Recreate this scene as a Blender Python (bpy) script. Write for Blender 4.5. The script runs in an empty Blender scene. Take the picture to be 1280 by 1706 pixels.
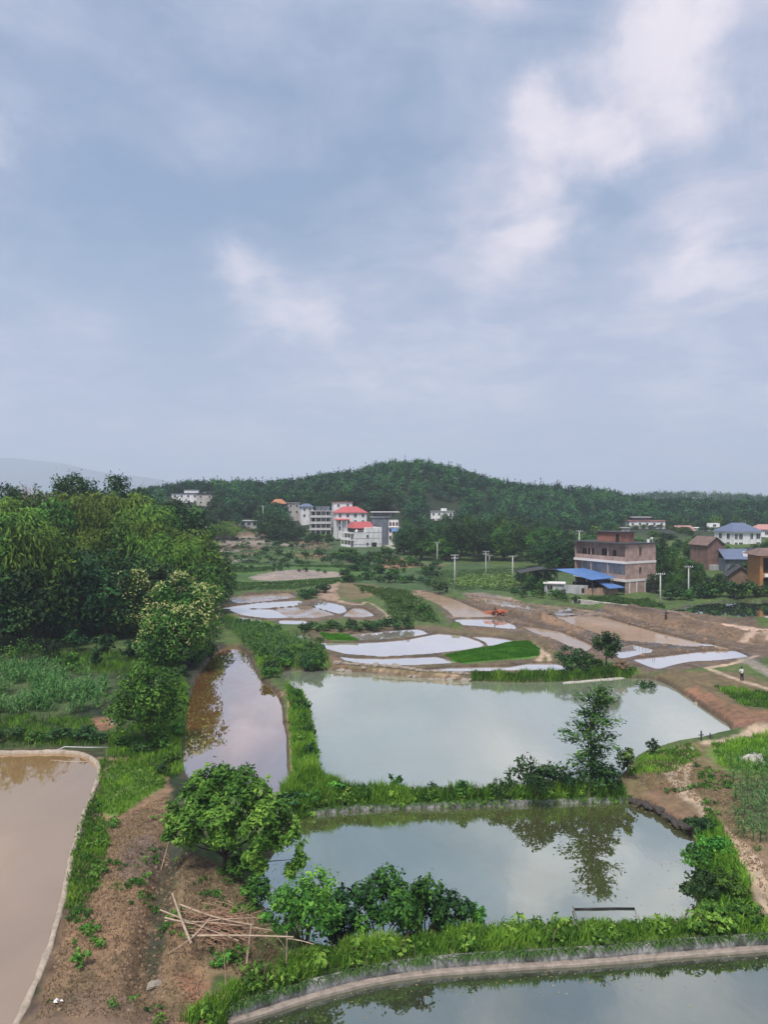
import bpy, math, random
import numpy as np
from mathutils import Vector

SC = bpy.context.scene
COL = SC.collection
R = math.radians
rng = np.random.default_rng(7)
random.seed(7)

# ------------------------------------------------------------------ camera
F, CX, CY, YH, HC = 1281.0, 640.0, 853.0, 838.0, 22.0
PITCH = math.atan((CY - YH) / F)
cam_d = bpy.data.cameras.new('camera')
cam = bpy.data.objects.new('camera', cam_d)
COL.objects.link(cam)
cam.location = (0, 0, HC)
cam.rotation_euler = (R(90) - PITCH, 0, 0)
cam_d.sensor_width = 36
cam_d.lens = 36 * F / 1706
cam_d.clip_end = 20000
SC.camera = cam
cp, sp = math.cos(PITCH), math.sin(PITCH)


def P(px, py, z=0.0):
    """ground point (x, y) seen at a photo pixel, on the level z"""
    a, b = (px - CX) / F, (CY - py) / F
    dy, dz = cp + b * sp, -sp + b * cp
    t = (z - HC) / dz
    return (a * t, dy * t)


def PD(px, D):
    return (px - CX) / F * D


def ZD(py, D):
    """height seen at pixel row py at distance D"""
    return HC - (py - YH) / F * D


# ------------------------------------------------------------------ noise
def _h(i, j, s):
    n = (i * 374761393 + j * 668265263 + s * 2147483647) & 0xFFFFFFFF
    n = ((n ^ (n >> 13)) * 1274126177) & 0xFFFFFFFF
    return ((n ^ (n >> 16)) & 0xFFFF) / 65535.0


def vnoise(x, y, s=0):
    xi = np.floor(x).astype(np.int64); yi = np.floor(y).astype(np.int64)
    fx = x - xi; fy = y - yi
    fx = fx * fx * (3 - 2 * fx); fy = fy * fy * (3 - 2 * fy)
    a = _h(xi, yi, s); b = _h(xi + 1, yi, s); c = _h(xi, yi + 1, s); d = _h(xi + 1, yi + 1, s)
    return (a + (b - a) * fx) * (1 - fy) + (c + (d - c) * fx) * fy


def fbm(x, y, s=0, o=3):
    v = 0; a = .5; t = 0
    for k in range(o):
        v = v + a * vnoise(x * 2 ** k, y * 2 ** k, s + k * 17); t += a; a *= .5
    return v / t * 2 - 1


def sstep(t):
    t = np.clip(t, 0, 1)
    return t * t * (3 - 2 * t)


# ------------------------------------------------------------------ polygons
def W(pts, z=0.0, closed=True):
    return np.array([P(a, b, z) for a, b in pts])


def smooth_poly(p, closed=True, n=2, cut=.25):
    for _ in range(n):
        q = []
        m = len(p)
        for i in range(m if closed else m - 1):
            a, b = p[i], p[(i + 1) % m]
            q += [a * (1 - cut) + b * cut, a * cut + b * (1 - cut)]
        if not closed:
            q = [p[0]] + q + [p[-1]]
        p = np.array(q)
    return p


def sd_line(x, y, p, closed):
    m = len(p)
    best = np.full(x.shape, 1e9)
    for i in range(m if closed else m - 1):
        a, b = p[i], p[(i + 1) % m]
        dx, dy = b - a
        L = dx * dx + dy * dy + 1e-9
        t = np.clip(((x - a[0]) * dx + (y - a[1]) * dy) / L, 0, 1)
        best = np.minimum(best, (x - a[0] - t * dx) ** 2 + (y - a[1] - t * dy) ** 2)
    return np.sqrt(best)


def inside(x, y, p):
    r = np.zeros(x.shape, bool)
    m = len(p)
    for i in range(m):
        a, b = p[i], p[(i + 1) % m]
        c = (a[1] > y) != (b[1] > y)
        with np.errstate(divide='ignore', invalid='ignore'):
            xx = (b[0] - a[0]) * (y - a[1]) / (b[1] - a[1] + 1e-12) + a[0]
        r ^= c & (x < xx)
    return r


def sd_poly(x, y, p, margin):
    lo = p.min(0) - margin; hi = p.max(0) + margin
    k = (x > lo[0]) & (x < hi[0]) & (y > lo[1]) & (y < hi[1])
    out = np.full(x.shape, 1e3)
    if k.any():
        xx, yy = x[k], y[k]
        d = sd_line(xx, yy, p, True)
        out[k] = np.where(inside(xx, yy, p), -d, d)
    return out


def sd_open(x, y, p, margin):
    lo = p.min(0) - margin; hi = p.max(0) + margin
    k = (x > lo[0]) & (x < hi[0]) & (y > lo[1]) & (y < hi[1])
    out = np.full(x.shape, 1e3)
    if k.any():
        out[k] = sd_line(x[k], y[k], p, False)
    return out


# ------------------------------------------------------------------ water bodies: name, pixels, level, bank width, kind
A_SHORE = [(380, 1712), (450, 1690), (520, 1668), (600, 1646), (700, 1629), (800, 1621), (900, 1615), (1000, 1609), (1100, 1600), (1200, 1592), (1300, 1585), (1480, 1575)]
E_EDGE = [(-260, 1256), (0, 1258), (100, 1255), (140, 1260), (160, 1275), (163, 1292), (150, 1325), (131, 1372), (115, 1430), (96, 1520), (75, 1590), (50, 1650), (22, 1706), (-20, 1800), (-60, 1900)]
B_WALL = [(500, 1362), (560, 1354), (640, 1349), (760, 1346), (870, 1342), (960, 1339), (1048, 1337)]
WATERS = [
    ('fish_pond', A_SHORE + [(1700, 1900), (420, 1900)], -1.3, .25, 'pondA'),
    ('fish_pond', B_WALL + [(1075, 1345), (1100, 1362), (1130, 1378), (1150, 1386), (1153, 1440), (1152, 1490), (1166, 1532), (1150, 1546), (1000, 1549), (850, 1555), (720, 1566), (640, 1580), (560, 1588), (490, 1566), (430, 1510), (440, 1450), (475, 1400)], -.85, .5, 'pondB'),
    ('fish_pond', [(468, 1119), (500, 1117), (560, 1117), (680, 1128), (790, 1136), (900, 1138), (1000, 1133), (1045, 1130), (1090, 1131), (1130, 1150), (1180, 1187), (1232, 1217), (1170, 1232), (1100, 1247), (1050, 1268), (1035, 1300), (1000, 1312), (800, 1320), (600, 1322), (535, 1312), (525, 1250), (518, 1195), (495, 1152), (474, 1135)], -.2, .7, 'pondC'),
    ('channel_water', [(368, 1080), (390, 1077), (410, 1085), (420, 1108), (430, 1132), (458, 1152), (471, 1180), (469, 1200), (478, 1232), (476, 1260), (481, 1308), (476, 1325), (440, 1326), (400, 1318), (340, 1312), (303, 1296), (308, 1230), (315, 1165), (332, 1122), (348, 1100)], 0, .5, 'brown'),
    ('paddy_water', E_EDGE + [(-500, 1900), (-500, 1256)], .1, .35, 'mudE'),
    # central paddies
    ('paddy_water', [(519, 1070), (560, 1072), (597, 1071.5), (640, 1069.5), (679, 1066), (705, 1061), (730, 1056), (772, 1060), (798, 1069), (806, 1076), (800, 1079), (772, 1084), (710, 1091), (636, 1095), (577, 1091), (546, 1082)], .1, .5, 'paddy'),
    ('paddy_water', [(579, 1058), (616, 1055), (655, 1051), (690, 1048), (702, 1050), (714, 1057), (679, 1063), (640, 1066), (600, 1068)], .1, .5, 'paddy'),
    ('paddy_water', [(566, 1094), (589, 1097), (636, 1098), (690, 1096), (726, 1094), (767, 1105.5), (733, 1107), (679, 1110), (616, 1108), (577, 1102)], .05, .5, 'paddy'),
    ('paddy_water', [(784, 1061), (812, 1061), (838, 1064), (860, 1068), (848, 1071), (815, 1078), (811, 1071), (800, 1066)], .1, .5, 'paddy'),
    ('paddy_water', [(700, 1118), (749, 1112.5), (851, 1111.5), (882, 1105.5), (929, 1106), (945, 1114), (930, 1118), (851, 1118), (772, 1120)], .05, .5, 'paddy'),
    ('paddy_water', [(474, 1058.5), (500, 1058.5), (522, 1062), (515, 1065), (485, 1063)], .2, .5, 'paddy'),
    # upper paddies
    ('paddy_water', [(360, 1015), (397, 1009), (440, 1004), (497, 1000.5), (505, 1005), (499, 1009), (452, 1013), (400, 1014.5)], .15, .5, 'paddy'),
    ('paddy_water', [(380, 1016), (452, 1015), (484, 1030), (446, 1030.5), (410, 1026)], .15, .5, 'paddy'),
    ('paddy_water', [(458, 1014.5), (500, 1011), (514, 1010), (560, 1025), (521, 1030.5), (490, 1031)], .15, .5, 'mudpaddy'),
    ('paddy_water', [(518, 1008.5), (533, 1001), (569, 1009), (576, 1018), (566, 1023.5)], .15, .5, 'paddy'),
    ('paddy_water', [(572, 1028), (590, 1013), (605, 1015), (624, 1027), (600, 1030)], .15, .5, 'mudpaddy'),
    ('paddy_water', [(378, 996), (430, 991), (480, 989), (493, 996), (450, 1001), (397, 1006)], .2, .5, 'mudpaddy'),
    ('paddy_water', [(392, 1027), (439, 1034), (435, 1037), (400, 1035)], .15, .5, 'paddy'),
    ('paddy_water', [(466, 1033.5), (507, 1034.5), (509, 1041), (470, 1040)], .15, .5, 'paddy'),
    # muddy ground on the right
    ('paddy_water', [(757, 1031.5), (822, 1031.5), (855, 1040), (862, 1050), (802, 1044.5), (765, 1042)], .1, .5, 'paddy'),
    ('paddy_water', [(690, 988), (712, 986), (752, 997), (785, 1011), (812, 1021), (824, 1027), (822, 1029.5), (757, 1029.5), (750, 1020), (727, 1006), (702, 996)], .15, .6, 'brownpaddy'),
    ('paddy_water', [(925, 1029), (1000, 1027), (1031, 1036), (1098, 1055), (1190, 1077), (1150, 1080), (1098, 1074), (1026, 1068), (964, 1047)], .1, .6, 'brownpaddy'),
    ('paddy_water', [(868, 1043), (935, 1053), (990, 1077), (973, 1090), (935, 1071), (892, 1057)], .1, .6, 'brownpaddy'),
    ('paddy_water', [(1055, 1099), (1110, 1094), (1161, 1087), (1224, 1083.5), (1250, 1095), (1192, 1101.5), (1149, 1103), (1117, 1110), (1096, 1116), (1078, 1110)], .1, .6, 'paddy'),
    ('paddy_water', [(1022, 1085), (1055, 1074), (1099, 1086), (1067, 1091), (1036, 1099)], .1, .6, 'paddy'),
    ('paddy_water', [(1162, 1073), (1182, 1073), (1212, 1080), (1200, 1082)], .1, .4, 'paddy'),
    ('paddy_water', [(775, 992), (868, 1005), (935, 1010), (1005, 1020), (935, 1026), (860, 1014), (795, 1003)], .2, .6, 'mudpaddy'),
    ('fish_pond', [(1108, 1019), (1140, 1013), (1192, 1004), (1230, 1002), (1420, 1003), (1420, 1046), (1280, 1034), (1192, 1027.5), (1130, 1022)], .1, .8, 'pondG'),
]
WPOLY = []
for nm, px, z, bw, kind in WATERS:
    p = W(px, z)
    p = smooth_poly(smooth_poly(p, True, 1, .1), True, 1, .25) if kind in ('paddy', 'mudpaddy', 'brownpaddy') else smooth_poly(p, True, 2)
    if kind in ('paddy', 'mudpaddy') and px[0][1] < 1040 and px[0][0] < 640:
        c_ = p.mean(0); d_ = p - c_
        p = p + d_ / np.linalg.norm(d_, axis=1, keepdims=True) * np.array((.3, .5))
    if kind in ('mudE', 'brown', 'pondC', 'paddy', 'mudpaddy', 'brownpaddy'):
        a = .12 if kind != 'pondC' else .3
        p = p + np.stack([fbm(p[:, 0] * .6, p[:, 1] * .6, 3), fbm(p[:, 0] * .6, p[:, 1] * .6, 9)], 1) * a
    WPOLY.append((nm, p, z, bw, kind))

# ------------------------------------------------------------------ terrain
RX = np.array([-700, -520, 0, 200, 300, 340, 390, 440, 500, 560, 610, 660, 710, 760, 800, 850, 900, 950, 1000, 1040, 1100, 1300, 1800])
RY = np.array([835, 832, 828, 822, 812, 806, 803, 807, 804, 797, 789, 779, 774, 783, 795, 808, 812, 816, 821, 828, 836, 840, 840])
FX = np.array([-700, 300, 450, 520, 640, 720, 900, 1000, 1800])
FY = np.array([300, 300, 300, 335, 345, 385, 385, 410, 430])


def base_z(x, y):
    z = .45 + .14 * fbm(x * .25, y * .25, 5) + .06 * fbm(x * 1.1, y * 1.1, 6)
    # main hill: ridge line about 520 m away
    D0 = 520.0
    px = x / D0 * F + CX
    rz = np.maximum(HC + (YH - np.interp(px, RX, RY)) / F * D0 - 7.5, 0)
    ft = np.interp(px, FX, FY)
    t = np.where(y < D0, (y - ft) / (D0 - ft), 1 - (y - D0) / 260)
    hill = rz * sstep(t)
    hill = hill * (1 + .12 * fbm(x * .012, y * .012, 11)) + sstep(t) * 2.0 * fbm(x * .03, y * .03, 12)
    # second ridge, right, and third far ridge
    g2 = 18 * np.exp(-((x - 330) / 120) ** 2 - ((y - 900) / 140) ** 2) + 12 * np.exp(-((x - 520) / 170) ** 2 - ((y - 940) / 160) ** 2) + 13 * np.exp(-((x - 760) / 190) ** 2 - ((y - 960) / 160) ** 2)
    g3 = 26 * sstep((y - 1150) / 400) * (.8 + .3 * fbm(x * .004, y * .004, 21)) * sstep((x + 0) / 500)
    far = 20 * sstep((y - 700) / 500) * sstep((-60 - x) / 120)
    # foothill under the right-hand village, mound under the left wood
    foot = 6.0 * sstep((y - 205) / 130) * sstep((x - 80) / 50)
    # long spoil banks and ruts left by the earthworks
    m_ = sstep((y - 122) / 12) * sstep((196 - y) / 10) * sstep((x - 16 - (190 - y) * .12) / 5) * sstep((100 - x) / 10)
    z = z + m_ * (.55 * fbm((x * .95 + y * .32) * .33, (x * .32 - y * .95) * .035, 33, 3) + .22 * fbm(x * .8, y * .45, 35, 3))
    lm = 13 * np.exp(-((x + 85) / 50) ** 2 - ((y - 190) / 55) ** 2) * sstep((y - 118) / 30) * sstep((-36 - x) / 30)
    # terraces behind the paddies
    rise = 2.2 * sstep((y - 215) / 80) * sstep((200 - x) / 60)
    return z + np.maximum(np.maximum(hill, 0), foot) + g2 + g3 + far + lm + rise


_T = np.concatenate([np.arange(60, 700, 1.0), np.arange(700, 2000, 6.0)])


def hit(px, py):
    """where the line of sight through a photo pixel first meets the land"""
    a, b = (px - CX) / F, (CY - py) / F
    dy, dz = cp + b * sp, -sp + b * cp
    x, y, z = a * _T, dy * _T, HC + dz * _T
    k = np.nonzero(base_z(x, y) >= z)[0]
    if len(k) == 0:
        return None
    return (x[k[0]], y[k[0]])


def WG(pts, z=.4):
    out = []
    for a, b in pts:
        q = hit(a, b) if b < 945 else None
        out.append(q if q is not None else P(a, b, z))
    return np.array(out)


# embankments and bunds: pixels, half width, height, level
RIDGES = [
    ([(1000, 1014), (1050, 1019), (1099, 1029), (1161, 1047), (1224, 1061), (1262, 1066), (1330, 1068)], 3.2, 1.3, .4),
    ([(757, 988), (775, 1001), (800, 1010), (830, 1018), (870, 1026), (907, 1033)], 1.4, .8, .4),
    ([(905, 1033), (950, 1042), (1000, 1053), (1020, 1058)], 1.8, .9, .4),
    ([(760, 1046), (800, 1050), (850, 1056), (900, 1066), (925, 1082), (925, 1098)], 1.2, .5, .4),
    ([(690, 986), (720, 1008), (745, 1022), (748, 1040), (760, 1046)], 1.2, .6, .4),
    ([(565, 968), (562, 980), (561, 992), (575, 1000), (600, 1001), (620, 997)], 1.0, .2, .4),
    ([(566, 1003), (590, 1006), (610, 1004), (622, 1012), (640, 1026)], .8, .3, .4),
    ([(576, 1011), (580, 1020), (570, 1027), (545, 1032), (515, 1034)], .6, .15, .4),
    ([(380, 993), (420, 988), (470, 985), (492, 986)], 1.0, .5, .4),
    ([(1120, 1022), (1192, 1031), (1290, 1039)], 1.2, .6, .4),
    ([(556, 1112), (620, 1115), (690, 1122), (760, 1129), (790, 1131)], .9, .35, .2),
    ([(1085, 1118), (1120, 1140), (1160, 1168), (1200, 1196), (1240, 1212)], 2.6, 1.0, .2),
    ([(470, 1155), (484, 1180), (480, 1205), (489, 1235), (488, 1290)], .5, .25, .2),
]
RIDGEW = [(smooth_poly(W(p, z), False, 2), w, h) for p, w, h, z in RIDGES]
DITCH = [(smooth_poly(W([(285, 1395), (280, 1450), (262, 1520), (250, 1590), (246, 1650)], .3), False, 2), .9, .7)]


CAPS = {'pondA': (.66, .1), 'pondB': (.42, .2), 'pondC': (.35, .4), 'brown': (.35, .5), 'mudE': (.16, .1), 'paddy': (.16, .12), 'mudpaddy': (.2, .25), 'brownpaddy': (.22, .4), 'pondG': (.4, .5)}


def ground_z(x, y):
    x = np.asarray(x, float); y = np.asarray(y, float)
    z = base_z(x, y)
    for p, w, h in RIDGEW:
        d = sd_open(x, y, p, w * 2)
        k = d < w * 2
        if k.any():
            n = 1 + .35 * fbm(x[k] * .5, y[k] * .5, 31)
            z[k] += h * n * sstep(1.25 - d[k] / w)
    for p, w, h in DITCH:
        d = sd_open(x, y, p, w * 2)
        z -= h * sstep(1.3 - d / w)
    for nm, p, wz, bw, kind in WPOLY:
        sd = sd_poly(x, y, p, 6)
        k = sd < 5
        if not k.any():
            continue
        s = sd[k]
        deep = wz - .5
        c0, c1 = CAPS[kind]
        cap = wz + c0 + c1 * np.maximum(s, 0)
        zk = np.minimum(z[k], cap)
        far = sstep((s - 3) / 2)
        zk = zk * (1 - far) + z[k] * far
        if kind == 'pondA':
            t = sstep((s - .5) / .35)
        elif kind == 'pondB':
            t = sstep((s + .05) / .5)
        else:
            t = sstep((s + bw * .5) / bw)
        z[k] = deep * (1 - t) + zk * t
    return z


def gz(x, y):
    return float(ground_z(np.array([x]), np.array([y]))[0])


def G(px, py, it=6):
    """ground point seen at a pixel, on the terrain"""
    if py < 945:
        q = hit(px, py)
        if q is not None:
            return (q[0], q[1], gz(q[0], q[1]))
    z = .4
    for _ in range(it):
        x, y = P(px, py, z)
        if y > 1500 or y < 0:
            break
        z = .5 * z + .5 * gz(x, y) if _ > 2 else gz(x, y)
    x, y = P(px, py, z)
    return (x, y, gz(x, y))


# ------------------------------------------------------------------ mesh helpers
def link(o, parent=None):
    COL.objects.link(o)
    if parent is not None:
        o.parent = parent
    return o


def raw_mesh(name, V, Fq, mats, mi=None, smooth=False, attrs=None):
    """V (n,3); Fq (m,k) equal-sided faces"""
    V = np.ascontiguousarray(V, np.float32); Fq = np.ascontiguousarray(Fq, np.int32)
    me = bpy.data.meshes.new(name)
    m, k = Fq.shape
    me.vertices.add(len(V)); me.vertices.foreach_set('co', V.ravel())
    me.loops.add(m * k); me.loops.foreach_set('vertex_index', Fq.ravel())
    me.polygons.add(m)
    me.polygons.foreach_set('loop_start', np.arange(0, m * k, k, dtype=np.int32))
    me.polygons.foreach_set('loop_total', np.full(m, k, np.int32))
    for mt in mats:
        me.materials.append(mt)
    if mi is not None:
        me.polygons.foreach_set('material_index', np.ascontiguousarray(mi, np.int32))
    me.polygons.foreach_set('use_smooth', np.full(m, bool(smooth)))
    for nm, (typ, dat) in (attrs or {}).items():
        a = me.attributes.new(nm, typ, 'POINT')
        a.data.foreach_set('color' if typ == 'FLOAT_COLOR' else 'value', np.ascontiguousarray(dat, np.float32).ravel())
    me.update(calc_edges=True)
    me.validate()
    return me


class MB:
    def __init__(s):
        s.v = []; s.f = []; s.m = []

    def add(s, vs, fs, mi=0):
        o = len(s.v)
        s.v += [tuple(map(float, v)) for v in vs]
        s.f += [tuple(int(i) + o for i in f) for f in fs]
        s.m += [mi] * len(fs)
        return s

    def box(s, x0, x1, y0, y1, z0, z1, mi=0):
        v = [(x, y, z) for z in (z0, z1) for x, y in ((x0, y0), (x1, y0), (x1, y1), (x0, y1))]
        return s.add(v, [(3, 2, 1, 0), (4, 5, 6, 7), (0, 1, 5, 4), (1, 2, 6, 5), (2, 3, 7, 6), (3, 0, 4, 7)], mi)

    def hull(s, bottom, top, mi=0):
        """prism between two rings of equal length"""
        n = len(bottom)
        f = [tuple(range(n - 1, -1, -1)), tuple(range(n, 2 * n))] + [(i, (i + 1) % n, n + (i + 1) % n, n + i) for i in range(n)]
        return s.add(list(bottom) + list(top), f, mi)

    def tube(s, pts, rad, n=6, mi=0, cap=True):
        pts = [Vector(p) for p in pts]
        if not hasattr(rad, '__len__'):
            rad = [rad] * len(pts)
        vs = []
        for i, p in enumerate(pts):
            d = (pts[min(i + 1, len(pts) - 1)] - pts[max(i - 1, 0)])
            d = d.normalized() if d.length > 1e-9 else Vector((0, 0, 1))
            a = d.cross(Vector((.13, .97, .21))) if abs(d.y) < .9 else d.cross(Vector((1, 0, .1)))
            a.normalize(); b = d.cross(a)
            for k in range(n):
                t = 2 * math.pi * k / n
                vs.append(p + (a * math.cos(t) + b * math.sin(t)) * rad[i])
        fs = []
        for i in range(len(pts) - 1):
            for k in range(n):
                fs.append((i * n + k, i * n + (k + 1) % n, (i + 1) * n + (k + 1) % n, (i + 1) * n + k))
        if cap:
            fs.append(tuple(range(n - 1, -1, -1))); fs.append(tuple((len(pts) - 1) * n + k for k in range(n)))
        return s.add(vs, fs, mi)

    def blob(s, c, r, n=10, k=7, jit=.12, mi=0, seed=0):
        """irregular rounded lump"""
        rr = random.Random(seed)
        vs = []; fs = []
        ph = rr.random() * 6
        for i in range(k + 1):
            th = math.pi * i / k
            for j in range(n):
                a = 2 * math.pi * j / n
                q = 1 + jit * math.sin(3 * a + ph + th * 2) + jit * (rr.random() - .5)
                if i in (0, k):
                    q = 1
                vs.append((c[0] + r[0] * q * math.sin(th) * math.cos(a), c[1] + r[1] * q * math.sin(th) * math.sin(a), c[2] + r[2] * q * math.cos(th)))
        for i in range(k):
            for j in range(n):
                fs.append((i * n + j, (i + 1) * n + j, (i + 1) * n + (j + 1) % n, i * n + (j + 1) % n))
        return s.add(vs, fs, mi)

    def mesh(s, name, mats, smooth=False):
        me = bpy.data.meshes.new(name)
        me.from_pydata(s.v, [], s.f)
        for m in (mats if isinstance(mats, (list, tuple)) else [mats]):
            me.materials.append(m)
        me.polygons.foreach_set('material_index', s.m)
        me.polygons.foreach_set('use_smooth', [smooth] * len(s.f))
        me.update()
        return me

    def obj(s, name, mats, parent=None, smooth=False):
        return link(bpy.data.objects.new(name, s.mesh(name, mats, smooth)), parent)


def tag(o, label=None, cat=None, group=None, kind=None):
    if label: o['label'] = label
    if cat: o['category'] = cat
    if group: o['group'] = group
    if kind: o['kind'] = kind
    return o


def empty(name, loc, rz=0.0, scale=1.0):
    o = bpy.data.objects.new(name, None)
    o.empty_display_size = .3
    o.location = loc; o.rotation_euler = (0, 0, rz); o.scale = (scale,) * 3
    return link(o)


def dup(root, loc, rz=0.0, scale=None):
    r = root.copy(); COL.objects.link(r)
    r.location = loc; r.rotation_euler = (0, 0, rz)
    if scale is not None:
        r.scale = scale if hasattr(scale, '__len__') else (scale,) * 3
    for ch in list(root.children):
        c = ch.copy(); COL.objects.link(c); c.parent = r
        for g in list(ch.children):
            d = g.copy(); COL.objects.link(d); d.parent = c
    return r


# ------------------------------------------------------------------ materials
def nmat(name):
    m = bpy.data.materials.new(name); m.use_nodes = True
    nt = m.node_tree
    return m, nt, nt.nodes['Principled BSDF']


def N(nt, t, **kw):
    n = nt.nodes.new(t)
    for k, v in kw.items():
        if k.startswith('i_'):
            n.inputs[k[2:].replace('_', ' ')].default_value = v
        else:
            setattr(n, k, v)
    return n


def ramp(nt, stops):
    n = nt.nodes.new('ShaderNodeValToRGB')
    el = n.color_ramp.elements
    while len(el) < len(stops):
        el.new(.5)
    for e, (p, c) in zip(el, stops):
        e.position = p; e.color = (*c, 1) if len(c) == 3 else c
    return n


def mat(name, col, rough=.8, var=.25, scale=1.5, bump=.0, spec=.3, metal=0, scale2=None):
    """base colour broken up by two noises"""
    m, nt, b = nmat(name)
    tc = N(nt, 'ShaderNodeTexCoord')
    n1 = N(nt, 'ShaderNodeTexNoise', i_Scale=scale, i_Detail=6.0, i_Roughness=.65)
    nt.links.new(tc.outputs['Object'], n1.inputs['Vector'])
    c = np.array(col)
    lo, hi = c * (1 - var), np.minimum(c * (1 + var), .95)
    rp = ramp(nt, [(.3, tuple(lo)), (.7, tuple(hi))])
    nt.links.new(n1.outputs['Fac'], rp.inputs[0])
    nt.links.new(rp.outputs[0], b.inputs['Base Color'])
    b.inputs['Roughness'].default_value = rough
    b.inputs['Specular IOR Level'].default_value = spec
    b.inputs['Metallic'].default_value = metal
    if bump:
        n2 = N(nt, 'ShaderNodeTexNoise', i_Scale=scale2 or scale * 4, i_Detail=5.0)
        nt.links.new(tc.outputs['Object'], n2.inputs['Vector'])
        bp = N(nt, 'ShaderNodeBump', i_Strength=bump, i_Distance=.1)
        nt.links.new(n2.outputs['Fac'], bp.inputs['Height'])
        nt.links.new(bp.outputs[0], b.inputs['Normal'])
    return m


def stain_mat(name, col, stain, rough=.85, sx=.5, sz=.12, lines=0, amount=.5):
    """wall paint / concrete with vertical run-off stains"""
    m, nt, b = nmat(name)
    tc = N(nt, 'ShaderNodeTexCoord')
    mp = N(nt, 'ShaderNodeMapping'); mp.inputs['Scale'].default_value = (sx, sx, sz)
    nt.links.new(tc.outputs['Object'], mp.inputs['Vector'])
    n1 = N(nt, 'ShaderNodeTexNoise', i_Scale=1.6, i_Detail=7.0, i_Roughness=.7)
    nt.links.new(mp.outputs[0], n1.inputs['Vector'])
    rp = ramp(nt, [(.38, tuple(stain)), (.38 + .3 * (1 - amount) + .05, tuple(col))])
    nt.links.new(n1.outputs['Fac'], rp.inputs[0])
    nt.links.new(rp.outputs[0], b.inputs['Base Color'])
    b.inputs['Roughness'].default_value = rough
    b.inputs['Specular IOR Level'].default_value = .2
    n2 = N(nt, 'ShaderNodeTexNoise', i_Scale=9.0, i_Detail=4.0)
    nt.links.new(tc.outputs['Object'], n2.inputs['Vector'])
    bp = N(nt, 'ShaderNodeBump', i_Strength=.35, i_Distance=.05)
    nt.links.new(n2.outputs['Fac'], bp.inputs['Height']); nt.links.new(bp.outputs[0], b.inputs['Normal'])
    return m


def leaf_mat(name, c1, c2, c3, trans=.25, hue=.06):
    m, nt, b = nmat(name)
    at = N(nt, 'ShaderNodeAttribute', attribute_name='tint')
    rp = ramp(nt, [(.1, c1), (.5, c2), (.92, c3)])
    nt.links.new(at.outputs['Fac'], rp.inputs[0])
    oi = N(nt, 'ShaderNodeObjectInfo')
    mr = N(nt, 'ShaderNodeMapRange'); mr.inputs['To Min'].default_value = .78; mr.inputs['To Max'].default_value = 1.25
    nt.links.new(oi.outputs['Random'], mr.inputs['Value'])
    mh = N(nt, 'ShaderNodeMapRange'); mh.inputs['To Min'].default_value = .5 - hue * .35; mh.inputs['To Max'].default_value = .5 + hue * .35
    nt.links.new(oi.outputs['Random'], mh.inputs['Value'])
    hs = N(nt, 'ShaderNodeHueSaturation')
    nt.links.new(mh.outputs[0], hs.inputs['Hue']); nt.links.new(mr.outputs[0], hs.inputs['Value'])
    nt.links.new(rp.outputs[0], hs.inputs['Color'])
    nt.links.new(hs.outputs[0], b.inputs['Base Color'])
    b.inputs['Roughness'].default_value = .6
    b.inputs['Specular IOR Level'].default_value = .12
    tr = N(nt, 'ShaderNodeBsdfTranslucent')
    nt.links.new(hs.outputs[0], tr.inputs['Color'])
    mx = N(nt, 'ShaderNodeMixShader'); mx.inputs[0].default_value = trans
    nt.links.new(b.outputs[0], mx.inputs[1]); nt.links.new(tr.outputs[0], mx.inputs[2])
    nt.links.new(mx.outputs[0], nt.nodes['Material Output'].inputs['Surface'])
    return m


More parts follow.
